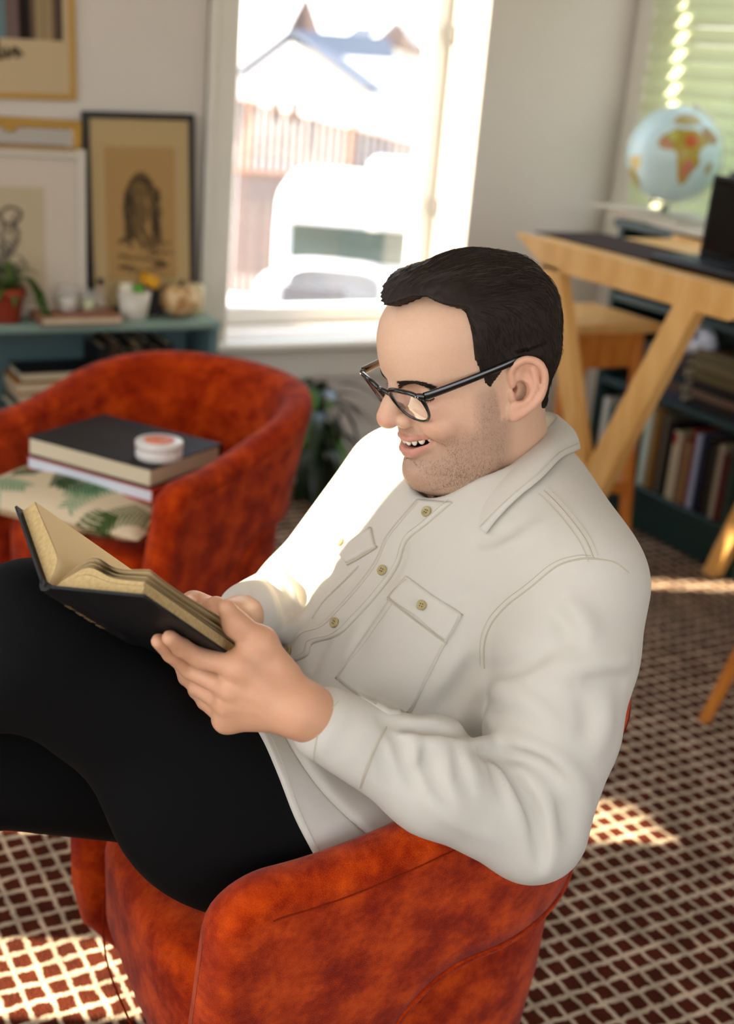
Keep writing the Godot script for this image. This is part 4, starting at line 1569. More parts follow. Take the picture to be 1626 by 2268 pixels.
# ---------------------------------------------------------------- what is sewn on the shirt
func resample(poly: Array, n: int) -> Array:
	var L := [0.0]
	for i in range(1, poly.size()): L.append(L[i - 1] + (poly[i] - poly[i - 1]).length())
	var out := []
	var j := 0
	for k in n:
		var t: float = L[L.size() - 1] * k / (n - 1)
		while j < poly.size() - 2 and L[j + 1] < t: j += 1
		out.append(poly[j].lerp(poly[j + 1], clampf((t - L[j]) / maxf(L[j + 1] - L[j], 1e-6), 0, 1)))
	return out
func px_line(a: Array) -> Array:
	# crop pixels of the shirt -> picture pixels
	var o := []
	for i in range(0, a.size(), 2): o.append(Vector2(540 + a[i] * 0.578, 1000 + a[i + 1] * 0.578))
	return o
func patch(F: Field, lines: Array, nu: int, nv: int, thick: float) -> ArrayMesh:
	# a piece of cloth lying on field F, bounded by pixel polylines; thickness and turned edges
	var L := []
	for l in lines: L.append(resample(l, nu))
	var rows := []
	for j in nv:
		var v := float(j) / (nv - 1) * (L.size() - 1)
		var k := mini(int(v), L.size() - 2)
		var row := PackedVector3Array()
		for i in nu:
			var q: Vector2 = L[k][i].lerp(L[k + 1][i], v - k)
			var h := F.hit(CAM, ray(q.x, q.y))
			if h.x > 100.0: h = row[i - 1] if i > 0 else (rows[j - 1][0] if j > 0 else Vector3.ZERO)
			else:
				var edge := mini(mini(i, nu - 1 - i), mini(j, nv - 1 - j))
				h += F.grad(h, F.h * 1.5).normalized() * (thick if edge > 0 else thick * 0.75)
			row.append(h)
		rows.append(row)
	# skirt
	var full := []
	for j in range(-1, nv + 1):
		var jj := clampi(j, 0, nv - 1)
		var row := PackedVector3Array()
		for i in range(-1, nu + 1):
			var ii := clampi(i, 0, nu - 1)
			var p: Vector3 = rows[jj][ii]
			if j < 0 or j >= nv or i < 0 or i >= nu:
				p -= F.grad(p, F.h * 1.5).normalized() * (thick + 0.002)
			row.append(p)
		full.append(row)
	return grid(full)
func on_cloth(F: Field, line: Array, off: float, per := 5) -> Array:
	var out := []
	for q in spline(line, per):
		var h := F.hit(CAM, ray(q.x, q.y))
		if h.x < 100.0:
			if out.size() > 0 and (h - out[out.size() - 1]).length() > 0.05: continue
			out.append(h + F.grad(h, F.h * 1.5).normalized() * off)
	return out
func seam(F: Field, line: Array, r: float, m: Material, parent: Node, off := 0.0) -> void:
	var p := on_cloth(F, line, off)
	if p.size() < 2: return
	var s := Soup.new()
	s.tube(p, [r], 5)
	obj("seam", s.done(), m, parent)
func stitches(F: Field, line: Array, m: Material, parent: Node, off := 0.0006) -> void:
	var p := on_cloth(F, line, off, 14)
	if p.size() < 3: return
	var s := Soup.new()
	var run := 0.0
	for i in p.size() - 1:
		var d: Vector3 = p[i + 1] - p[i]
		var n := maxi(1, int(d.length() / 0.0032))
		for k in n:
			var a: Vector3 = p[i] + d * (k + 0.12) / n
			var b: Vector3 = p[i] + d * (k + 0.85) / n
			s.tube([a, b], [0.00042], 4)
	var o := obj("stitching", s.done(), m, parent)
	o.set_meta("kind", "stuff")

func button(F: Field, x: float, y: float, r: float, m: Material, dark: Material, parent: Node, off := 0.003, from_sew := true) -> void:
	var h := F.hit(CAM, ray(x, y))
	if h.x > 100.0: return
	var n := F.grad(h, F.h * 2.0).normalized()
	var b := Basis(n.cross(Vector3.UP).normalized(), n, n.cross(n.cross(Vector3.UP).normalized()))
	var s := Soup.new()
	s.lathe([Vector2(0.0001, -0.002), Vector2(r * 0.92, -0.002), Vector2(r, -0.001), Vector2(r, 0.0006), Vector2(r * 0.93, 0.0013), Vector2(r * 0.80, 0.0013), Vector2(r * 0.68, 0.0006), Vector2(0.0001, 0.0005)], 24, h + n * off, b)
	var o := obj("button", s.done(), m, parent)
	var t := Soup.new()
	for k in [[1, 1], [1, -1], [-1, 1], [-1, -1]]:
		t.ball(h + n * (off + 0.0006) + b * Vector3(k[0] * r * 0.22, 0, k[1] * r * 0.22), Vector3.ONE * r * 0.12, Basis.IDENTITY, 4, 6)
	obj("thread_hole", t.done(), dark, o)

func sew(shirt: Node3D, cloth: Material) -> void:
	var thread := mat("thread", Color(0.80, 0.76, 0.68), 0.8)
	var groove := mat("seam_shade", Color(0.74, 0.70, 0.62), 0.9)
	var horn := mat("button_horn", Color(0.66, 0.60, 0.40), 0.35)
	var dark := mat("thread_hole", Color(0.20, 0.15, 0.09), 0.8)
	# placket
	var pr := px_line([800, 195, 700, 280, 625, 345, 590, 440, 520, 540, 430, 640, 360, 705, 265, 735, 245, 780, 190, 805, 120, 830])
	var pl := px_line([665, 185, 600, 260, 545, 330, 505, 420, 440, 510, 350, 610, 290, 665, 215, 690, 185, 730, 140, 755, 80, 780])
	obj("placket", patch(SH, [spline(pl, 4), spline(pr, 4)], 60, 8, 0.0022), cloth, shirt)
	var prs := []
	for q in pr: prs.append(q + Vector2(-7, -5))
	stitches(SH, prs, thread, shirt, 0.0026)
	var pls := []
	for q in pl: pls.append(q + Vector2(6, 5))
	stitches(SH, pls, thread, shirt, 0.0026)
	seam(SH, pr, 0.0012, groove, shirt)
	# chest pocket and its flap
	var top := px_line([560, 565, 665, 640, 778, 728])
	var bot := px_line([352, 868, 440, 935, 555, 1008, 600, 1006, 642, 998])
	obj("pocket", patch(SH, [top, bot], 26, 26, 0.0018), cloth, shirt)
	stitches(SH, px_line([572, 585, 470, 730, 366, 868, 450, 930, 556, 998, 632, 990, 700, 860, 765, 735]), thread, shirt, 0.0022)
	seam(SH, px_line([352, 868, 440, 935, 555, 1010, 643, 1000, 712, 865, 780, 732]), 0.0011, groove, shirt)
	obj("pocket_flap", patch(SH, [px_line([625, 478, 730, 555, 841, 625]), px_line([553, 562, 660, 645, 777, 733])], 24, 10, 0.0042), cloth, shirt)
	stitches(SH, px_line([632, 492, 565, 560, 665, 632, 772, 718, 828, 632]), thread, shirt, 0.0046)
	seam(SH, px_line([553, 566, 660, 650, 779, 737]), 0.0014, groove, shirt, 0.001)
	# the other pocket, on his right
	obj("pocket_flap", patch(SH, [px_line([350, 375, 420, 340, 490, 292]), px_line([398, 432, 450, 402, 508, 368])], 16, 8, 0.0042), cloth, shirt)
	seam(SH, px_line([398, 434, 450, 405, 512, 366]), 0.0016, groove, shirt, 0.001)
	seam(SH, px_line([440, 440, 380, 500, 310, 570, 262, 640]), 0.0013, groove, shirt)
	# buttons
	for b in [[948, 1136], [850, 1265], [745, 1381], [644, 1442]]:
		button(SH, b[0], b[1], 0.0062, horn, dark, shirt, 0.0042)
	button(SH, 938, 1342, 0.0056, horn, dark, shirt, 0.0062)
	button(SH, 764, 1206, 0.0056, horn, dark, shirt, 0.0062)
	button(SH, 742, 1742, 0.0052, horn, dark, shirt, 0.0035)
	button(SH, 894, 1860, 0.0052, horn, dark, shirt, 0.0035)
	# armhole, shoulder and yoke seams
	var arm := px_line([1345, 412, 1290, 412, 1200, 440, 1100, 520, 1010, 590, 950, 660, 922, 740, 922, 832])
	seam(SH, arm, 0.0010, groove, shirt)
	var arm2 := []
	for q in arm: arm2.append(q + Vector2(-9, -7))
	stitches(SH, arm2, thread, shirt)
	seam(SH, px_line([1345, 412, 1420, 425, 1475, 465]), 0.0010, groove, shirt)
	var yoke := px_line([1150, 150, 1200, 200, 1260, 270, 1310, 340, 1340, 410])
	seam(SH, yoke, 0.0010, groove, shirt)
	for o in [-14, 12]:
		var y2 := []
		for q in yoke: y2.append(q + Vector2(o * 0.8, o * -0.5))
		stitches(SH, y2, thread, shirt)
	# cuff and sleeve opening
	seam(SH, px_line([548, 1055, 520, 1110, 480, 1200, 450, 1290, 430, 1390]), 0.0008, groove, shirt)
	stitches(SH, px_line([365, 955, 320, 1010, 282, 1090, 268, 1170, 270, 1225]), thread, shirt)
	stitches(SH, px_line([536, 1060, 508, 1120, 468, 1210, 440, 1300]), thread, shirt)
	seam(SH, px_line([440, 1330, 530, 1400, 640, 1470, 760, 1530, 920, 1610]), 0.0009, groove, shirt)
	stitches(SH, px_line([450, 1310, 540, 1380, 650, 1450, 770, 1512, 925, 1595]), thread, shirt)
	# the open shirt front lying over his left thigh
	var hem := [Vector2(556, 1596), Vector2(585, 1645), Vector2(618, 1722), Vector2(652, 1810), Vector2(690, 1884), Vector2(716, 1930)]
	var fold := [Vector2(606, 1590), Vector2(640, 1660), Vector2(700, 1745), Vector2(760, 1806), Vector2(812, 1850), Vector2(850, 1885)]
	var side := [Vector2(700, 1580), Vector2(760, 1650), Vector2(830, 1720), Vector2(890, 1780), Vector2(940, 1830), Vector2(980, 1870)]
	obj("shirt_front", patch(TR, [spline(hem, 4), spline(fold, 4)], 40, 14, 0.005), cloth, shirt)
	obj("shirt_front", patch(TR, [spline(fold, 4), spline(side, 4)], 40, 14, 0.014), cloth, shirt)
	var hem2 := []
	for q in hem: hem2.append(q + Vector2(11, -5))
	stitches(TR, hem2, thread, shirt, 0.0058)
	# collar: a ring folded over, with two pointed leaves
	collar(shirt, cloth, thread)

func collar(shirt: Node3D, cloth: Material, thread: Material) -> void:
	# fold line round the neck, from the front over his left side and the back to his right
	var fold := [on_z(998, 1100, -1.150), on_z(1062, 1076, -1.118), on_z(1122, 1040, -1.100), on_z(1172, 1000, -1.100), on_z(1212, 962, -1.118), on_z(1238, 932, -1.150),
		on_z(1232, 919, -1.185), on_z(1200, 915, -1.222), on_z(1130, 930, -1.245), on_z(1050, 985, -1.240), on_z(985, 1050, -1.215), on_z(950, 1085, -1.185)]
	var low_px := [Vector2(1080, 1182), Vector2(1108, 1150), Vector2(1150, 1108), Vector2(1200, 1066), Vector2(1240, 1022), Vector2(1257, 985)]
	var low := []
	for i in 6:
		var h := shirt_hit(low_px[i].x, low_px[i].y)
		if h.x > 100.0 or i > 4: h = fold[i] + Vector3(0.024, -0.036, 0.012 if i == 5 else 0.02)
		low.append(h + SH.grad(h).normalized() * 0.005)
	for i in range(6, 12):
		var c := Vector3(0.885, 0.0, -1.166)
		var out: Vector3 = fold[i] - c
		out.y = 0
		low.append(SH.snap(fold[i] + out.normalized() * [0.014, 0.02, 0.024, 0.03, 0.03, 0.03][i - 6] + Vector3(0, -0.045, 0), 0.005))
	low[11] = shirt_hit(955, 1112) + Vector3(0, 0, 0)
	if low[11].x > 100.0: low[11] = fold[11] + Vector3(-0.02, -0.03, 0)
	var f := spline(fold, 5)
	var l := spline(low, 5)
	var rows := []
	var n := f.size()
	for j in 12:
		var row := PackedVector3Array()
		for i in n:
			var mid: Vector3 = f[i].lerp(l[i], 0.5)
			var g := SH.grad(mid).normalized()
			var t := float(j) / 8.0
			var p: Vector3
			if j <= 8:
				p = f[i].lerp(l[i], t) + g * (0.007 * sin(PI * minf(t * 1.0, 1.0)) + 0.001)
			else:
				# under the edge
				p = l[i] - g * (0.0016 if j > 9 else 0.0006) + (f[i] - l[i]) * (j - 9) * 0.2
			row.append(p)
		rows.append(row)
	# band inside the fold
	var inner := []
	for j in 7:
		var row := PackedVector3Array()
		for i in n:
			var c := Vector3(0.872, f[i].y, -1.168)
			var inn: Vector3 = (c - f[i])
			inn.y = 0
			row.append(f[i] + inn.normalized() * (0.002 + 0.004 * sin(minf(j, 2) * PI / 4)) + Vector3(0, 0.0025 * sin(minf(j, 2) * PI / 2) - 0.0085 * maxf(0, j - 1), 0))
		inner.append(row)
	var all := []
	for j in range(6, -1, -1): all.append(inner[j])
	for j in 12: all.append(rows[j])
	obj("collar", grid(all), cloth, shirt)
	var st := []
	for i in n: st.append(rows[7][i] + SH.grad(rows[7][i]).normalized() * 0.001)
	var s := Soup.new()
	for i in n - 1:
		var d: Vector3 = st[i + 1] - st[i]
		var m := maxi(1, int(d.length() / 0.0032))
		for k in m: s.tube([st[i] + d * (k + 0.12) / m, st[i] + d * (k + 0.85) / m], [0.00042], 4)
	var so := obj("stitching", s.done(), thread, shirt)
	so.set_meta("kind", "stuff")

# ---------------------------------------------------------------- the open book in his hands
const BK_O := Vector3(0.4425, 0.7975, -1.1222)
const BK_S := Vector3(-0.7204, 0.6433, 0.2592)     # along the spine, towards the head of the page
const BK_W := Vector3(0.4894, 0.2067, 0.8472)      # across the near board
const BK_N := Vector3(0.4914, 0.7372, -0.4638)     # off the near board, towards the reader

func bk(a: float, x: float, y: float) -> Vector3:
	return BK_O + BK_S * a + BK_W * x + BK_N * y

func build_book() -> void:
	var L := 0.189
	var b := thing("open_book", "old hardback with worn black boards lying open in the hands of the reading man", "book")
	var board := mat("book_board", Color(0.045, 0.046, 0.052), 0.55, 0.4)
	board.albedo_texture = ramp_tex(256, noise(0.03, 91, 5), Color(0.030, 0.031, 0.036), Color(0.085, 0.085, 0.09), 1.8)
	board.albedo_color = Color.WHITE
	triplanar(board, 7.0)
	var paper := mat("old_paper", Color(0.83, 0.74, 0.57), 0.85, 0.2)
	var edge := mat("paper_edge", Color.WHITE, 0.9, 0.2)
	edge.albedo_texture = ramp_tex(128, noise(0.05, 17, 3), Color(0.66, 0.56, 0.38), Color(0.78, 0.68, 0.49), 1.0)
	triplanar(edge, 30.0)
	var gilt := mat("worn_gilt", Color(0.42, 0.33, 0.16), 0.5)
	var ink := mat("ink", Color(0.10, 0.09, 0.08), 0.8)
	# near board
	var W := 0.112
	var s := Soup.new()
	s.prism(poly2([-0.003, -0.0022, W + 0.004, -0.0022, W + 0.004, 0.0008, -0.003, 0.0008]), bk(-0.004, 0, 0), BK_W, BK_N, BK_S * (L + 0.008))
	obj("board", s.done(), board, b)
	# far board, opened 136 degrees
	var ang := deg_to_rad(134.0)
	var u := BK_W * cos(ang) + BK_N * sin(ang)
	var un := BK_W * sin(ang) - BK_N * cos(ang)     # its inner side
	var hinge := bk(0, -0.010, 0.004)
	s = Soup.new()
	s.prism(poly2([-0.003, -0.0026, 0.106, -0.0026, 0.106, 0.0, -0.003, 0.0]), hinge - BK_S * 0.004, u, un, BK_S * (L + 0.008))
	obj("board", s.done(), board, b)
	# spine between the boards
	var prof := PackedVector2Array()
	var hx := (hinge - BK_O).dot(BK_W)
	var hy := (hinge - BK_O).dot(BK_N)
	for p in [[0.003, -0.0022], [-0.002, -0.0055], [-0.008, -0.0052], [hx - 0.002, hy - 0.005], [hx - 0.004, hy + 0.001], [hx, hy + 0.002], [hx + 0.003, hy - 0.001], [-0.006, -0.002], [0.003, 0.0006]]:
		prof.append(Vector2(p[0], p[1]))
	s = Soup.new()
	s.prism(prof, bk(-0.004, 0, 0), BK_W, BK_N, BK_S * (L + 0.008))
	var spine := obj("spine", s.done(), board, b)
	# worn gilt lettering on the spine, too rubbed to read
	var r := RandomNumberGenerator.new()
	r.seed = 3
	s = Soup.new()
	for grp in [[0.150, 3], [0.134, 3], [0.118, 4], [0.103, 3], [0.022, 3]]:
		for k in grp[1]:
			var a: float = grp[0] + k * 0.0032
			s.box(bk(a, -0.0052, -0.0055), Vector3(0.0012, 0.0004, 0.006 + r.randf() * 0.002), 0.0001, Basis(BK_S, BK_N, BK_S.cross(BK_N)))
			s.box(bk(a + 0.0012, -0.0052 + r.randf_range(-0.002, 0.002), -0.0055), Vector3(0.0024, 0.0004, 0.0012), 0.0001, Basis(BK_S, BK_N, BK_S.cross(BK_N)))
	obj("lettering", s.done(), gilt, spine)
	# page blocks: stacks bowed up from the spine
	var near := func(x: float, top: float) -> float:
		return top * pow(clampf(x / 0.028, 0, 1), 0.55) + 0.012 * top / 0.02 * exp(-pow((x - 0.034) / 0.022, 2.0))
	for lay in [[0.0010, 0.0105, 0.106], [0.0108, 0.0150, 0.104]]:
		var rows := []
		for q in 2:
			var top: float = lay[1 - q] if q == 0 else lay[0]
			var row0 := []
			for k in 17:
				var x: float = lay[2] * k / 16.0
				row0.append(Vector2(x, near.call(x, lay[1] if q == 0 else lay[0])))
			rows.append(row0)
		var ring := []
		for p in rows[0]: ring.append(p)
		for k in range(16, -1, -1): ring.append(rows[1][k])
		var out := []
		for e in [0.0, 0.0, 1.0, 1.0]:
			var pr := PackedVector3Array()
			for p in ring: pr.append(bk(0.003 + e * (L - 0.006), p.x, p.y))
			out.append(pr)
		var so := Soup.new()
		so.flat()
		for k in ring.size():
			var k2 := (k + 1) % ring.size()
			so.quad(out[0][k], out[0][k2], out[2][k2], out[2][k])
		for k in 16:
			so.quad(out[0][k], out[0][k + 1], out[0][ring.size() - 2 - k], out[0][ring.size() - 1 - k])
			so.quad(out[2][k], out[2][ring.size() - 1 - k], out[2][ring.size() - 2 - k], out[2][k + 1])
		obj("page_block", so.done(), edge, b)
	# loose leaves fanned above
	for lf in [[0.0175, 0.103, 0.0], [0.0195, 0.104, 0.0015], [0.0215, 0.1045, 0.003], [0.0245, 0.105, 0.006], [0.0255, 0.105, 0.0075]]:
		var rows := []
		for j in 9:
			var row := PackedVector3Array()
			for k in 20:
				var x: float = lf[1] * k / 19.0
				var y: float = near.call(x, lf[0] * 0.8) + lf[2] * (x / 0.1) * (1.0 + 0.25 * sin(j * 0.7))
				row.append(bk(0.003 + (L - 0.006) * j / 8.0, x, y))
			rows.append(row)
		obj("leaf", grid(rows), paper, b)
	# a note in handwriting on the leaf under the fan
	var scr := Soup.new()
	var pen := [[0, 0, 3, 10, 2, 0], [1, 7, 6, 7], [6, 0, 6, 10, 6, 3, 9, 5, 10, 0], [13, 2, 16, 4, 14, 6, 12, 3, 14, 0, 18, 1], [19, 5, 19, 0, 22, 5, 24, 0, 26, 2], [34, 10, 33, 0, 38, 0, 40, 2], [42, 3, 44, 5, 46, 3, 44, 0, 42, 3], [48, 3, 50, 5, 52, 3, 50, 0, 48, 3, 54, 2], [57, 10, 56, 0, 60, 1]]
	for stv in pen:
		var pts := []
		for i in range(0, stv.size(), 2):
			var x: float = 0.036 + stv[i] * 0.00085
			pts.append(bk(0.179 - (10 - stv[i + 1]) * 0.00095, x, near.call(x, 0.0150) + 0.0006))
		scr.tube(spline(pts, 4), [0.00035], 4)
	obj("handwriting", scr.done(), ink, b)
	# far half: a thick block and its open page
	var so2 := Soup.new()
	so2.flat()
	var ring2 := []
	for k in 13:
		var x := 0.102 * k / 12.0
		ring2.append(Vector2(x, 0.020 * pow(clampf(x / 0.02, 0, 1), 0.6) - 0.004 * x / 0.1))
	for k in range(12, -1, -1): ring2.append(Vector2(0.102 * k / 12.0, 0.0004))
	var P0 := []
	var P1 := []
	for p in ring2:
		P0.append(hinge + u * p.x + un * p.y + BK_S * 0.003)
		P1.append(hinge + u * p.x + un * p.y + BK_S * (L - 0.003))
	for k in ring2.size():
		var k2 := (k + 1) % ring2.size()
		so2.quad(P0[k], P0[k2], P1[k2], P1[k])
	for k in 12:
		so2.quad(P0[k], P0[k + 1], P0[ring2.size() - 2 - k], P0[ring2.size() - 1 - k])
		so2.quad(P1[k], P1[ring2.size() - 1 - k], P1[ring2.size() - 2 - k], P1[k + 1])
	obj("page_block", so2.done(), edge, b)
	var rows2 := []
	for j in 2:
		var row := PackedVector3Array()
		for k in 13:
			var x := 0.102 * k / 12.0
			row.append(hinge + u * x + un * (0.0206 * pow(clampf(x / 0.02, 0, 1), 0.6) - 0.004 * x / 0.1) + BK_S * (0.003 + j * (L - 0.006)))
		rows2.append(row)
	obj("page", grid(rows2), paper, b)

func build_person() -> void:
	head_xf = Transform3D(HB.orthonormalized(), HEAD_AT)
	var t0 := Time.get_ticks_msec()
	var person := thing("person", "seated man in cream overshirt and black trousers, legs crossed, smiling at his open book", "person")
	var skin := mat("skin", Color.WHITE, 0.48, 0.45)
	skin.vertex_color_use_as_albedo = true
	skin.subsurf_scatter_enabled = true
	skin.subsurf_scatter_strength = 0.12
	sculpt_head()
	var V := PackedVector3Array()
	var N := PackedVector3Array()
	var I := PackedInt32Array()
	var C := PackedColorArray()
	HF.net(V, N, I, head_xf)
	var inv := head_xf.affine_inverse()
	var nz := noise(1.0, 5, 2)
	for i in V.size(): C.append(skin_colour(inv * V[i], N[i], nz))
	sculpt_shirt()
	sculpt_trousers()
	for k in 2:
		var c := at(540, 1490, 1.25) if k == 0 else at(460, 1370, 1.42)
		var F := Field.new(c - Vector3(0.13, 0.13, 0.14), c + Vector3(0.15, 0.13, 0.14), 0.0027)
		if k == 0: hand_left(F)
		else: hand_right(F)
		F.net(V, N, I)
		for i in range(C.size(), V.size()): C.append(hand_colour(V[i], N[i], nz))
	# the trunk and limbs under the clothes
	var B := Field.new(Vector3(0.1, 0.1, -1.5), Vector3(1.04, 1.02, -0.84), 0.012)
	body_prims(B, -0.012)
	B.cap(SHL, ELL, 0.045, 0.038, 0.03)
	B.cap(ELL, WRL, 0.038, 0.027, 0.02)
	B.cap(SHR, ELR, 0.045, 0.038, 0.03)
	B.cap(ELR, WRR, 0.038, 0.027, 0.02)
	B.cap(Vector3(0.665, 0.525, -1.095), Vector3(0.315, 0.820, -1.170), 0.080, 0.055, 0.03)
	B.cap(Vector3(0.315, 0.820, -1.170), Vector3(0.16, 0.68, -1.30), 0.055, 0.04, 0.03)
	B.cap(Vector3(0.675, 0.520, -1.275), Vector3(0.235, 0.615, -1.345), 0.080, 0.055, 0.03)
	B.cap(Vector3(0.235, 0.615, -1.345), Vector3(0.21, 0.18, -1.31), 0.055, 0.04, 0.03)
	B.net(V, N, I)
	for i in range(C.size(), V.size()): C.append(Color(0.62, 0.355, 0.235))
	obj("body", mesh_of(V, N, I, C), skin, person)
	clothe(person)
	build_hair(person)
	build_glasses()
	stubble(person, M.hair)

func clothe(person: Node3D) -> void:
	var cloth := mat("cream_twill", Color(0.79, 0.77, 0.725), 0.85, 0.25)
	cloth.normal_enabled = true
	cloth.normal_texture = normal_tex(512, noise(0.3, 41, 2), 4.0)
	cloth.normal_scale = 0.16
	triplanar(cloth, 15.0)
	var V := PackedVector3Array()
	var N := PackedVector3Array()
	var I := PackedInt32Array()
	SH.net(V, N, I)
	sew(obj("shirt", mesh_of(V, N, I), cloth, person), cloth)
	var black := mat("black_denim", Color(0.035, 0.033, 0.032), 0.85, 0.25)
	V = PackedVector3Array()
	N = PackedVector3Array()
	I = PackedInt32Array()
	TR.net(V, N, I)
	obj("trousers", mesh_of(V, N, I), black, person)

# ================================================================ left side: low cabinet, pictures and small things
func print_texture(w: int, h: int, rects: Array, base: Color, grain := 0.05, sd := 1) -> ImageTexture:
	var im := Image.create(w, h, false, Image.FORMAT_RGB8)
	im.fill(base)
	for r in rects:
		im.fill_rect(Rect2i(int(r[0] * w), int(r[1] * h), maxi(1, int(r[2] * w)), maxi(1, int(r[3] * h))), r[4])
	var g := RandomNumberGenerator.new()
	g.seed = sd
	for y in h:
		for x in w:
			var c := im.get_pixel(x, y)
			var k := 1.0 + g.randf_range(-grain, grain)
			im.set_pixel(x, y, Color(c.r * k, c.g * k, c.b * k))
	return tex_of(im)
func sketch(im: Image, strokes: Array, c: Color, wd: int) -> void:
	# ink strokes in 0..1 coordinates
	var w := im.get_width()
	var h := im.get_height()
	for s in strokes:
		var p := []
		for i in range(0, s.size(), 2): p.append(Vector2(s[i] * w, s[i + 1] * h))
		var q := spline(p, 24)
		for v in q:
			for dy in range(-wd, wd + 1):
				for dx in range(-wd, wd + 1):
					if dx * dx + dy * dy <= wd * wd:
						var x := int(v.x) + dx
						var y := int(v.y) + dy
						if x >= 0 and y >= 0 and x < w and y < h:
							im.set_pixel(x, y, im.get_pixel(x, y).lerp(c, 0.16))
func picture_mat(called: String, im: Image) -> StandardMaterial3D:
	var m := mat(called, Color.WHITE, 0.8, 0.2)
	m.albedo_texture = tex_of(im)
	return m
func sheet(c: Vector3, ux: Vector3, uy: Vector3) -> ArrayMesh:
	# a flat print with UVs, centred at c
	var st := SurfaceTool.new()
	st.begin(Mesh.PRIMITIVE_TRIANGLES)
	var q := [c - ux + uy, c + ux + uy, c + ux - uy, c - ux - uy]
	var uv := [Vector2(0, 0), Vector2(1, 0), Vector2(1, 1), Vector2(0, 1)]
	for i in [0, 1, 2, 0, 2, 3]:
		st.set_uv(uv[i])
		st.add_vertex(q[i])
	st.generate_normals()
	return st.commit()
func framed(t: Node3D, w: float, h: float, bar: float, depth: float, fm: Material) -> void:
	# frame round the local origin at its foot: x across, y up, z out
	var s := Soup.new()
	s.box(Vector3(-w / 2 + bar / 2, h / 2, 0), Vector3(bar, h, depth), 0.003)
	s.box(Vector3(w / 2 - bar / 2, h / 2, 0), Vector3(bar, h, depth), 0.003)
	s.box(Vector3(0, bar / 2, 0), Vector3(w - bar * 1.98, bar, depth * 0.98), 0.003)
	s.box(Vector3(0, h - bar / 2, 0), Vector3(w - bar * 1.98, bar, depth * 0.98), 0.003)
	obj("frame", s.done(), fm, t)

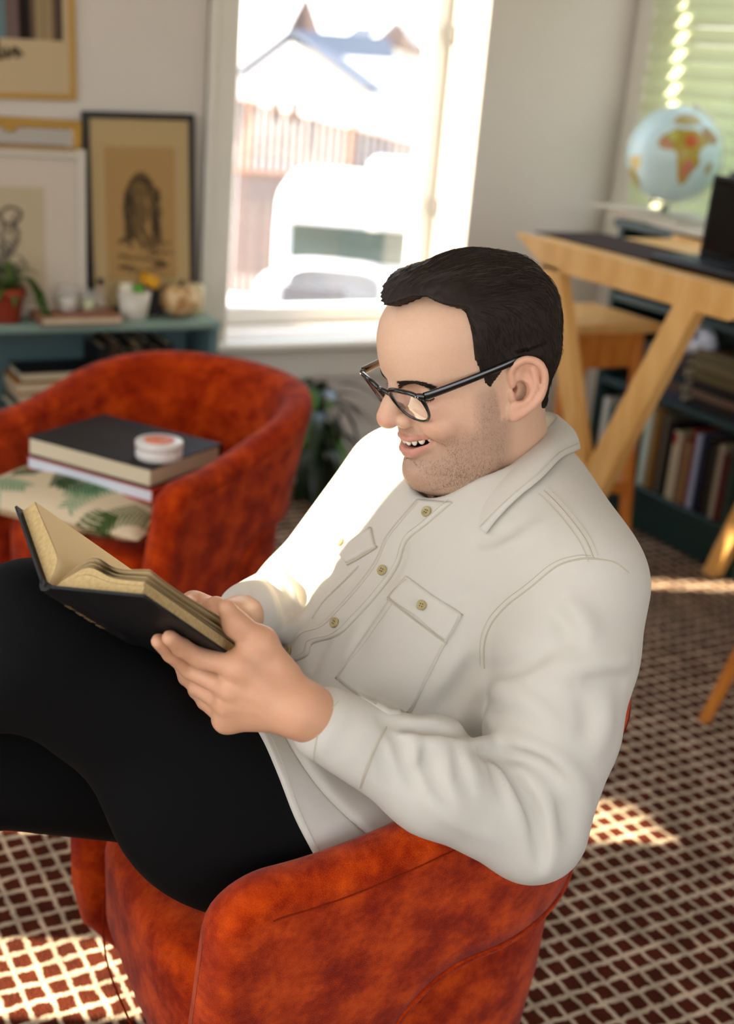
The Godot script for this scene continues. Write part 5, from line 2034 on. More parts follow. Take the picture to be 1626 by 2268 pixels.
func build_left() -> void:
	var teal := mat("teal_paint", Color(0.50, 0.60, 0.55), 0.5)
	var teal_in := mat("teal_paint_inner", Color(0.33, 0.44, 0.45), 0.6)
	var cab := thing("low_bookcase", "low pale teal bookcase along the window wall, carrying a plant, jars and pictures", "bookcase", Vector3(1.05, 0, -3.67))
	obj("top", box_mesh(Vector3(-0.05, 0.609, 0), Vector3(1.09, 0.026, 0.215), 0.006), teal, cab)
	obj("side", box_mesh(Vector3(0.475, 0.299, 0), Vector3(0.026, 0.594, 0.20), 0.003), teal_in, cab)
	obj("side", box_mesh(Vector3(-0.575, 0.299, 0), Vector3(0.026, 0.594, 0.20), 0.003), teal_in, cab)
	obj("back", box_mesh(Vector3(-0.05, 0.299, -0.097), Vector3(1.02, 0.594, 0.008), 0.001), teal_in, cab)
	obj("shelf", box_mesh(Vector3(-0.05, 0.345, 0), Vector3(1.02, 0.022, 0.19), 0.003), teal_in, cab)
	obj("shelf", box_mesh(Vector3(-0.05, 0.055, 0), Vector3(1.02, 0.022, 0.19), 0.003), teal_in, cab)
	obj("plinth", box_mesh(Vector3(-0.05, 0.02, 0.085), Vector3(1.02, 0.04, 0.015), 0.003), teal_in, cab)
	# books lying in the bookcase
	var cover_mats := {}
	var lying := [[1.03, 0.357, 0.16, 0.030, Color(0.10, 0.09, 0.08), "black"], [1.04, 0.388, 0.15, 0.026, Color(0.20, 0.15, 0.11), "brown"], [1.035, 0.415, 0.155, 0.032, Color(0.80, 0.50, 0.10), "orange"], [1.05, 0.448, 0.15, 0.028, Color(0.08, 0.08, 0.09), "dark"]]
	for b in lying:
		book_lying(Vector3(b[0], b[1], -3.665), Vector3(0.23, b[3], b[2]), b[4], "%s book lying in the pile inside the low teal bookcase" % ["black" if b[5] == "black" else ("brown" if b[5] == "brown" else ("orange" if b[5] == "orange" else "topmost dark"))], "books in the low teal bookcase")
	for k in 7:
		var cl: Color = [Color(0.09, 0.09, 0.10), Color(0.22, 0.17, 0.12), Color(0.13, 0.15, 0.14), Color(0.30, 0.26, 0.2), Color(0.08, 0.07, 0.07), Color(0.17, 0.1, 0.08), Color(0.12, 0.12, 0.15)][k]
		book_standing(Vector3(1.18 + k * 0.034, 0.356, -3.66), Vector3(0.028, [0.19, 0.21, 0.18, 0.2, 0.205, 0.18, 0.195][k], 0.15), cl, "%s book standing inside the low teal bookcase" % ["black", "dark olive", "dark green", "tan", "near black", "dark maroon", "navy"][k], "books in the low teal bookcase", PI / 2)
	# poster in a thin gilt frame, on the wall
	var gilt := mat("gilt_frame", Color(0.72, 0.56, 0.24), 0.4, 0.5)
	gilt.metallic = 0.35
	var im := Image.create(256, 384, false, Image.FORMAT_RGB8)
	im.fill(Color(0.76, 0.68, 0.54))
	var bl := [[0.04, 0.02, 0.92, 0.60, Color(0.27, 0.22, 0.21)], [0.06, 0.06, 0.12, 0.5, Color(0.36, 0.28, 0.27)], [0.40, 0.04, 0.30, 0.58, Color(0.44, 0.37, 0.35)], [0.44, 0.10, 0.22, 0.12, Color(0.24, 0.20, 0.21)], [0.50, 0.36, 0.12, 0.26, Color(0.40, 0.50, 0.52)], [0.50, 0.31, 0.12, 0.05, Color(0.22, 0.2, 0.22)], [0.70, 0.03, 0.06, 0.59, Color(0.16, 0.13, 0.12)], [0.76, 0.06, 0.19, 0.22, Color(0.24, 0.26, 0.26)], [0.77, 0.30, 0.16, 0.32, Color(0.42, 0.35, 0.28)], [0.80, 0.36, 0.10, 0.26, Color(0.62, 0.54, 0.40)], [0.84, 0.36, 0.01, 0.26, Color(0.45, 0.38, 0.28)], [0.20, 0.30, 0.10, 0.32, Color(0.55, 0.40, 0.32)]]
	for q in bl:
		q[1] *= 1.29
		q[3] *= 1.29
	for r in bl: im.fill_rect(Rect2i(int(r[0] * 256), int(r[1] * 384), int(r[2] * 256), int(r[3] * 384)), r[4])
	sketch(im, [[0.26, 0.835, 0.20, 0.805, 0.19, 0.865, 0.27, 0.865], [0.30, 0.865, 0.33, 0.825, 0.36, 0.865], [0.38, 0.865, 0.39, 0.835, 0.42, 0.865], [0.45, 0.865, 0.43, 0.835, 0.48, 0.835, 0.47, 0.865], [0.50, 0.865, 0.51, 0.835, 0.54, 0.895, 0.52, 0.865], [0.57, 0.805, 0.56, 0.865, 0.60, 0.865, 0.58, 0.835], [0.62, 0.835, 0.63, 0.865, 0.66, 0.835], [0.68, 0.865, 0.67, 0.835, 0.71, 0.855]], Color(0.20, 0.16, 0.11), 3)
	sketch(im, [[0.27, 0.890, 0.34, 0.895], [0.38, 0.900, 0.56, 0.900]], Color(0.45, 0.38, 0.28), 2)
	var po := thing("poster", "framed poster of shopfronts with dark lettering, in a thin gilt frame high on the wall", "poster", Vector3(0.895, 1.222, -3.764))
	po.rotation.z = 0.03
	framed(po, 0.50, 0.74, 0.016, 0.018, gilt)
	obj("print", sheet(Vector3(0, 0.37, 0.002), Vector3(0.235, 0, 0), Vector3(0, 0.355, 0)), picture_mat("poster_print", im), po)
	# mirror in a carved gilt frame behind the white frame
	var mi := thing("mirror", "small mirror in a carved gilt frame, standing behind the white picture frame", "mirror", Vector3(0.93, 0.625, -3.745))
	mi.rotation.x = -0.02
	framed(mi, 0.455, 0.55, 0.026, 0.024, gilt)
	var orn := Soup.new()
	for k in 17:
		orn.ball(Vector3(-0.2 + k * 0.025, 0.537, 0.012), Vector3(0.009, 0.008, 0.006), Basis.IDENTITY, 5, 8)
	orn.ball(Vector3(0.02, 0.520, 0.012), Vector3(0.022, 0.012, 0.008), Basis.IDENTITY, 6, 10)
	obj("carving", orn.done(), gilt, mi)
	var silver := mat("mirror_silver", Color(0.92, 0.93, 0.93), 0.03)
	silver.metallic = 1.0
	obj("glass", box_mesh(Vector3(0, 0.275, 0.002), Vector3(0.41, 0.51, 0.004), 0.0005), silver, mi)
	# white frame with a pencil figure
	var whitef := mat("frame_white", Color(0.80, 0.77, 0.71), 0.5)
	var oakf := mat("frame_oak", Color(0.66, 0.55, 0.40), 0.6)
	im = Image.create(192, 256, false, Image.FORMAT_RGB8)
	im.fill(Color(0.80, 0.76, 0.69))
	im.fill_rect(Rect2i(30, 50, 118, 180), Color(0.74, 0.68, 0.56))
	for k in 30:
		var a := rng.randf_range(0.42, 0.60)
		var b := rng.randf_range(0.35, 0.85)
		sketch(im, [[a, b, a + rng.randf_range(-0.06, 0.06), b + 0.05, a + rng.randf_range(-0.05, 0.05), b + 0.10]], Color(0.38, 0.35, 0.32), 2)
	sketch(im, [[0.45, 0.38, 0.52, 0.33, 0.60, 0.36, 0.58, 0.42, 0.50, 0.44, 0.45, 0.38], [0.55, 0.44, 0.58, 0.55, 0.50, 0.66, 0.56, 0.82], [0.48, 0.45, 0.46, 0.6, 0.49, 0.8]], Color(0.30, 0.28, 0.26), 3)
	var wf := thing("picture_frame", "white framed pencil drawing leaning in front of the gilt mirror", "picture", Vector3(0.925, 0.624, -3.69))
	wf.rotation.x = -0.05
	framed(wf, 0.46, 0.475, 0.026, 0.03, whitef)
	obj("slip", box_mesh(Vector3(0, 0.472, 0), Vector3(0.40, 0.014, 0.032), 0.002), oakf, wf)
	obj("print", sheet(Vector3(0, 0.236, 0.004), Vector3(0.205, 0, 0), Vector3(0, 0.212, 0)), picture_mat("pencil_print", im), wf)
	# black frame with an engraving of an arch
	var blackf := mat("frame_black", Color(0.055, 0.05, 0.048), 0.45)
	im = Image.create(224, 384, false, Image.FORMAT_RGB8)
	im.fill(Color(0.71, 0.62, 0.45))
	im.fill_rect(Rect2i(32, 56, 158, 270), Color(0.66, 0.53, 0.34))
	var inkc := Color(0.24, 0.20, 0.15)
	for k in 5:
		var o := k * 0.012
		sketch(im, [[0.34 + o, 0.64, 0.33 + o, 0.46, 0.38 + o * 0.8, 0.34, 0.50, 0.28 + o, 0.62 - o * 0.8, 0.34, 0.67 - o, 0.46, 0.70 - o, 0.64]], inkc, 3)
	for k in 26:
		var x := rng.randf_range(0.25, 0.76)
		var y := rng.randf_range(0.64, 0.79)
		sketch(im, [[x, y, x + 0.05, y + rng.randf_range(-0.02, 0.02), x + 0.10, y + 0.01]], inkc, 2)
	for k in 70:
		var x := rng.randf_range(0.36, 0.64)
		var y := rng.randf_range(0.32, 0.64)
		sketch(im, [[x, y, x + 0.03, y + 0.05]], Color(0.42, 0.34, 0.22), 5)
	for k in 40:
		var x := rng.randf_range(0.32, 0.42) if k % 2 == 0 else rng.randf_range(0.60, 0.70)
		var y := rng.randf_range(0.36, 0.58)
		sketch(im, [[x, y, x + 0.01, y + 0.06]], inkc, 3)
	sketch(im, [[0.48, 0.32, 0.56, 0.34, 0.58, 0.38], [0.26, 0.78, 0.5, 0.81, 0.74, 0.78]], inkc, 4)
	var bf := thing("picture_frame", "black framed engraving of a stone arch on brown paper, leaning beside the window", "picture", Vector3(1.345, 0.624, -3.715))
	bf.rotation = Vector3(-0.055, 0, 0.028)
	framed(bf, 0.345, 0.585, 0.019, 0.022, blackf)
	obj("print", sheet(Vector3(0, 0.2925, 0.004), Vector3(0.155, 0, 0), Vector3(0, 0.275, 0)), picture_mat("engraving_print", im), bf)
	small_things()

func book_parts(t: Node3D, s: Vector3, c: Color, paper: Material) -> void:
	# a closed book: spine along local +x face, thickness y, pages between two boards; s = (width, thickness, height)
	var key := "cover_%d_%d_%d" % [int(c.r * 255), int(c.g * 255), int(c.b * 255)]
	if not M.has(key): mat(key, c, 0.55, 0.35)
	var u := Soup.new()
	u.box(Vector3(0, 0.0015, 0), Vector3(s.x, 0.003, s.z), 0.0008)
	u.box(Vector3(0, s.y - 0.0015, 0), Vector3(s.x, 0.003, s.z), 0.0008)
	u.box(Vector3(s.x / 2 - 0.002, s.y / 2, 0), Vector3(0.004, s.y - 0.001, s.z), 0.0012)
	obj("cover", u.done(), M[key], t)
	obj("pages", box_mesh(Vector3(-0.001, s.y / 2, 0), Vector3(s.x - 0.010, s.y - 0.006, s.z - 0.008), 0.0008), paper, t)
func page_mat() -> Material:
	if not M.has("page_paper"): mat("page_paper", Color(0.83, 0.78, 0.66), 0.9, 0.2)
	return M.page_paper
func book_lying(p: Vector3, s: Vector3, c: Color, label: String, group: String, turn := 0.0) -> Node3D:
	var t := thing("book", label, "book", p, turn, group)
	book_parts(t, s, c, page_mat())
	return t
func book_standing(p: Vector3, s: Vector3, c: Color, label: String, group: String, turn := 0.0) -> Node3D:
	# s = (thickness, height, depth); spine faces local -x after the turn
	var t := thing("book", label, "book", p, 0.0, group)
	t.transform.basis = Basis(Vector3.UP, turn) * Basis(Vector3(0, 0, 1), PI) * Basis(Vector3(1, 0, 0), -PI / 2) 
	t.position = p + Vector3(0, s.y / 2, 0)
	var inner := Vector3(s.z, s.x, s.y)
	book_parts(t, inner, c, page_mat())
	for ch in t.get_children(): ch.position.y -= s.x / 2
	return t

func leaf_mesh(L: float, w: float, droop: float, fold := 0.25) -> ArrayMesh:
	var rows := []
	for j in 9:
		var t := j / 8.0
		var hw := w * pow(sin(PI * pow(t, 0.75) * 0.97 + 0.03), 0.8)
		var y := -droop * t * t * L
		var z := L * t * (1.0 - 0.15 * droop * t)
		rows.append(PackedVector3Array([Vector3(-hw, y + hw * fold, z), Vector3(-hw * 0.5, y + hw * fold * 0.35, z), Vector3(0, y, z), Vector3(hw * 0.5, y + hw * fold * 0.35, z), Vector3(hw, y + hw * fold, z)]))
	return grid(rows)

func small_things() -> void:
	var Y := 0.622
	# potted plant at the left edge
	var terra := mat("terracotta", Color(0.62, 0.22, 0.10), 0.85)
	var leafm := mat("leaf_green", Color(0.25, 0.38, 0.10), 0.5)
	leafm.backlight_enabled = true
	leafm.backlight = Color(0.12, 0.18, 0.04)
	var soil := mat("soil", Color(0.10, 0.07, 0.05), 0.95)
	var pp := thing("potted_plant", "bushy green houseplant in a terracotta pot on the left end of the teal bookcase", "plant", Vector3(0.905, Y, -3.615))
	var s := Soup.new()
	s.lathe([Vector2(0.0, 0), Vector2(0.034, 0), Vector2(0.044, 0.075), Vector2(0.049, 0.076), Vector2(0.050, 0.098), Vector2(0.044, 0.098), Vector2(0.043, 0.085), Vector2(0.0, 0.084)], 28)
	obj("pot", s.done(), terra, pp)
	s = Soup.new()
	s.lathe([Vector2(0, 0.088), Vector2(0.042, 0.086)], 20)
	obj("soil", s.done(), soil, pp)
	var lm := [leaf_mesh(0.055, 0.015, 0.6), leaf_mesh(0.045, 0.014, 1.0), leaf_mesh(0.065, 0.016, 0.9)]
	for k in 22:
		var l := obj("leaf", lm[k % 3], leafm, pp)
		var az := rng.randf() * TAU
		var up := rng.randf_range(-0.1, 1.0)
		l.rotation = Vector3(-up, az, rng.randf_range(-0.4, 0.4))
		l.position = Vector3(sin(az), 0, cos(az)) * rng.randf_range(0.0, 0.03) + Vector3(0, 0.095 + maxf(0.0, up) * 0.06, 0)
	# trailing sprays to the right
	for k in 12:
		var l := obj("leaf", lm[k % 3], leafm, pp)
		var t := k / 11.0
		l.position = Vector3(0.03 + 0.075 * t, 0.13 - 0.09 * t * t, 0.03)
		l.rotation = Vector3(0.8 * t + rng.randf_range(-0.3, 0.3), rng.randf_range(0.3, 2.4), rng.randf_range(-0.5, 0.5))
	var stem := Soup.new()
	for k in 6:
		var az := TAU * k / 6.0
		stem.tube([Vector3(0, 0.085, 0), Vector3(sin(az) * 0.02, 0.12, cos(az) * 0.02), Vector3(sin(az) * 0.045, 0.15, cos(az) * 0.045)], [0.0022, 0.0018, 0.001], 6)
	obj("stem", stem.done(), leafm, pp)
	# magazine-thick book lying flat
	var bk1 := book_lying(Vector3(1.105, Y, -3.635), Vector3(0.245, 0.022, 0.17), Color(0.62, 0.40, 0.30), "thick book with a reddish patterned cover lying flat on the teal bookcase", "", -PI / 2 * 0.0 + PI)
	(bk1.get_child(0) as MeshInstance3D).material_override = pattern_cover()
	# jars and glasses
	var glass := mat("clear_glass", Color(1, 1, 1, 0.12), 0.03)
	glass.transparency = BaseMaterial3D.TRANSPARENCY_ALPHA
	var wax := mat("candle_wax", Color(0.90, 0.88, 0.80), 0.5)
	var wax2 := mat("candle_wax_lime", Color(0.80, 0.82, 0.55), 0.5)
	for k in 2:
		var x: float = [1.085, 1.150][k]
		var r: float = [0.030, 0.022][k]
		var h: float = [0.075, 0.060][k]
		var j := thing("glass_jar", ["wide clear glass jar with pale wax on the reddish book", "small clear glass jar with lime wax beside the wide jar"][k], "jar", Vector3(x, Y + 0.022, -3.64))
		s = Soup.new()
		s.lathe([Vector2(0, 0), Vector2(r * 0.95, 0), Vector2(r, 0.004), Vector2(r, h), Vector2(r - 0.002, h), Vector2(r - 0.002, 0.005), Vector2(0, 0.005)], 28)
		obj("glass", s.done(), glass, j)
		s = Soup.new()
		s.lathe([Vector2(0, 0.0055), Vector2(r - 0.0028, 0.0055), Vector2(r - 0.0028, h * 0.55), Vector2(0, h * 0.53)], 24)
		obj("wax", s.done(), wax if k == 0 else wax2, j)
	var bottle := thing("glass_bottle", "slim clear bottle with a dark stopper in front of the black frame", "bottle", Vector3(1.193, Y, -3.668))
	s = Soup.new()
	s.lathe([Vector2(0, 0), Vector2(0.017, 0), Vector2(0.018, 0.004), Vector2(0.018, 0.055), Vector2(0.008, 0.072), Vector2(0.007, 0.095), Vector2(0.0, 0.095)], 24)
	obj("glass", s.done(), glass, bottle)
	s = Soup.new()
	s.lathe([Vector2(0, 0.093), Vector2(0.0085, 0.093), Vector2(0.0085, 0.112), Vector2(0, 0.112)], 16)
	obj("stopper", s.done(), M.frame_black, bottle)
	# tapering white tub
	var white := mat("glazed_white", Color(0.84, 0.82, 0.76), 0.3)
	var cup := thing("candle_pot", "tapering white candle pot with a square of green on top, beside the pumpkin", "pot", Vector3(1.285, Y, -3.630))
	s = Soup.new()
	s.lathe([Vector2(0, 0), Vector2(0.036, 0), Vector2(0.039, 0.003), Vector2(0.050, 0.082), Vector2(0.047, 0.082), Vector2(0.037, 0.008), Vector2(0, 0.008)], 32)
	obj("pot", s.done(), white, cup)
	s = Soup.new()
	s.lathe([Vector2(0, 0.066), Vector2(0.0445, 0.066)], 28)
	obj("wax", s.done(), wax, cup)
	var green := mat("green_card", Color(0.30, 0.62, 0.12), 0.6)
	obj("green_card", box_mesh(Vector3(0.008, 0.090, 0.012), Vector3(0.03, 0.022, 0.004), 0.001), green, cup)
	obj("cream_card", box_mesh(Vector3(-0.028, 0.092, 0.004), Vector3(0.035, 0.026, 0.004), 0.001), wax, cup)
	# yellow tin standing behind
	var yel := mat("yellow_card", Color(0.86, 0.62, 0.06), 0.5)
	var blk := mat("black_card", Color(0.06, 0.05, 0.04), 0.6)
	var tin := thing("tea_box", "black box with a bright yellow lid tilted between candle pot and pumpkin", "box", Vector3(1.352, Y, -3.668))
	obj("body", box_mesh(Vector3(0, 0.045, 0), Vector3(0.042, 0.09, 0.05), 0.003), blk, tin)
	var lid := obj("lid", box_mesh(Vector3.ZERO, Vector3(0.046, 0.034, 0.054), 0.003), yel, tin)
	lid.position = Vector3(-0.006, 0.106, 0)
	lid.rotation.z = -0.42
	# pumpkin
	var pk := mat("pumpkin_skin", Color.WHITE, 0.55)
	pk.albedo_texture = ramp_tex(128, noise(0.03, 61, 4), Color(0.64, 0.45, 0.24), Color(0.88, 0.77, 0.58), 2.2)
	triplanar(pk, 6.0)
	var pu := thing("pumpkin", "small pale ribbed pumpkin on the right end of the teal bookcase", "pumpkin", Vector3(1.432, Y, -3.635))
	var rows := []
	for j in 17:
		var t := PI * j / 16.0
		var row := PackedVector3Array()
		for k in 64:
			var an := TAU * k / 64
			var r := 0.058 * sin(t) * (1.0 - 0.075 * pow(absf(cos(an * 5.0)), 6.0)) + 0.0004
			var dip := 0.010 * exp(-pow(sin(t) / 0.35, 2.0)) * (1.0 if j < 8 else -1.0)
			row.append(Vector3(cos(an) * r, 0.051 - cos(t) * 0.051 + dip, sin(an) * r))
		rows.append(row)
	obj("body", grid(rows, true, false, true), pk, pu)
	s = Soup.new()
	s.tube([Vector3(0, 0.090, 0), Vector3(0.002, 0.102, 0), Vector3(0.008, 0.112, 0.002)], [0.008, 0.005, 0.0055], 8)
	obj("stalk", s.done(), soil, pu)
	var pu2 := thing("candle_jar", "pale squat candle jar half hidden behind the pumpkin", "jar", Vector3(1.492, Y, -3.680))
	s = Soup.new()
	s.lathe([Vector2(0, 0), Vector2(0.028, 0), Vector2(0.034, 0.01), Vector2(0.034, 0.085), Vector2(0.028, 0.092), Vector2(0, 0.092)], 28)
	obj("body", s.done(), mat("butter_glaze", Color(0.82, 0.76, 0.58), 0.35), pu2)

func pattern_cover() -> StandardMaterial3D:
	var m := mat("patterned_cover", Color.WHITE, 0.6)
	m.albedo_texture = ramp_tex(128, noise(0.06, 71, 3, FastNoiseLite.TYPE_CELLULAR), Color(0.50, 0.20, 0.12), Color(0.75, 0.62, 0.50), 3.0)
	triplanar(m, 12.0)
	return m

# ---------------------------------------------------------------- things on the far armchair
func build_chair_things() -> void:
	var fx := Vector3(0.53, 0, 0.848).normalized()      # along the long side of the books
	var turn := atan2(-fx.z, fx.x)
	# cushion
	var im := Image.create(512, 512, false, Image.FORMAT_RGB8)
	im.fill(Color(0.84, 0.77, 0.64))
	var r := RandomNumberGenerator.new()
	r.seed = 8
	for k in 26:
		var c := Vector2(r.randf(), r.randf())
		var a := r.randf() * TAU
		var L := r.randf_range(0.20, 0.32)
		var col: Color = [Color(0.16, 0.27, 0.15), Color(0.40, 0.56, 0.42), Color(0.55, 0.68, 0.55), Color(0.22, 0.30, 0.14)][k % 4]
		var d := Vector2(cos(a), sin(a))
		var nn := Vector2(-d.y, d.x)
		var strokes := []
		for j in 12:
			var t := j / 11.0
			var b := c + d * (t - 0.3) * L
			var w := 0.10 * (1.0 - 0.6 * t) + 0.01
			for sg in [-1.0, 1.0]:
				var e: Vector2 = b + (nn * sg * 0.8 + d * 0.7) * w
				strokes.append([b.x, b.y, (b.x + e.x) / 2 + d.x * 0.006, (b.y + e.y) / 2 + d.y * 0.006, e.x, e.y])
		for q in 3: sketch(im, strokes, col, 3)
	var cm := mat("fern_print", Color.WHITE, 0.9, 0.2)
	cm.albedo_texture = tex_of(im)
	var cu := thing("cushion", "cream cushion printed with green fern leaves under the books on the far armchair", "cushion", Vector3(0.80, 0.452, -2.47), turn + 0.15)
	var rows := []
	for side in [1.0, -1.0]:
		var rr := []
		for j in 25:
			var row := PackedVector3Array()
			for i in 25:
				var u := (i / 24.0) * 2 - 1
				var v := (j / 24.0) * 2 - 1
				var pinch := 1.0 - 0.07 * (1.0 - u * u) * 0.0
				var px := u * 0.215 * (1.0 - 0.06 * (1.0 - v * v))
				var pz := v * 0.200 * (1.0 - 0.06 * (1.0 - u * u))
				var th := 0.046 * pow(maxf(0.0, (1.0 - pow(absf(u), 2.4)) * (1.0 - pow(absf(v), 2.4))), 0.45)
				row.append(Vector3(px, 0.048 + side * th, pz))
			rr.append(row)
		rows.append(rr)
	obj("upper_face", grid(rows[0], false, false, true, true), cm, cu)
	obj("lower_face", grid(rows[1], false, false, false, true), cm, cu)
	# two books and a tin
	var b2 := thing("book", "thinner book with a red orange cover under the large black book on the cushion", "book", Vector3(0.868, 0.536, -2.478), turn, "books on the far armchair")
	book_parts(b2, Vector3(0.335, 0.030, 0.25), Color(0.72, 0.20, 0.08), mat("page_white", Color(0.83, 0.85, 0.88), 0.8))
	var b1 := thing("book", "large black book with a worn title lying on top of the red orange book", "book", Vector3(0.866, 0.567, -2.480), turn, "books on the far armchair")
	b1.rotation.y = turn + PI / 2
	book_parts(b1, Vector3(0.246, 0.041, 0.325), Color(0.07, 0.075, 0.075), page_mat())
	var dull := mat("dull_gilt", Color(0.17, 0.125, 0.085), 0.6)
	var s := Soup.new()
	for k in 5:
		for j in 7:
			if r.randf() < 0.75:
				s.box(Vector3(-0.03 + k * 0.015, 0.0414, -0.05 + j * 0.013 + r.randf() * 0.004), Vector3(0.007, 0.0006, 0.008), 0.0002)
	obj("title", s.done(), dull, b1)
	var white := mat("tin_white", Color(0.88, 0.86, 0.83), 0.35)
	var coral := mat("tin_coral", Color(0.90, 0.50, 0.36), 0.5)
	var ti := thing("round_tin", "round white tin with a coral label on the black book", "tin", on_y(352, 1012, 0.608))
	s = Soup.new()
	s.lathe([Vector2(0, 0), Vector2(0.046, 0), Vector2(0.0475, 0.002), Vector2(0.0475, 0.018), Vector2(0.0465, 0.019), Vector2(0.0465, 0.021), Vector2(0.0485, 0.022), Vector2(0.0485, 0.034), Vector2(0.0465, 0.036), Vector2(0, 0.036)], 48)
	obj("body", s.done(), white, ti)
	s = Soup.new()
	s.lathe([Vector2(0, 0.0366), Vector2(0.031, 0.0366), Vector2(0.031, 0.036)], 40)
	var lab := obj("label", s.done(), coral, ti)
	s = Soup.new()
	for k in 10:
		var a := TAU * k / 10
		s.box(Vector3(cos(a) * 0.018, 0.0368, sin(a) * 0.018), Vector3(0.008, 0.0004, 0.003), 0.0001, Basis(Vector3.UP, -a))
	obj("ornament", s.done(), mat("tin_pink", Color(0.95, 0.66, 0.52), 0.5), lab)

# ================================================================ right side: table, stool, bookcase, globe
func wood_mat(called: String, a: Color, b: Color, sd: int) -> StandardMaterial3D:
	var m := mat(called, Color.WHITE, 0.42, 0.45)
	var n := noise(0.012, sd, 4)
	m.albedo_texture = ramp_tex(256, n, a, b, 1.6)
	triplanar(m, 1.0)
	m.uv1_scale = Vector3(5.0, 1.2, 5.0)
	return m

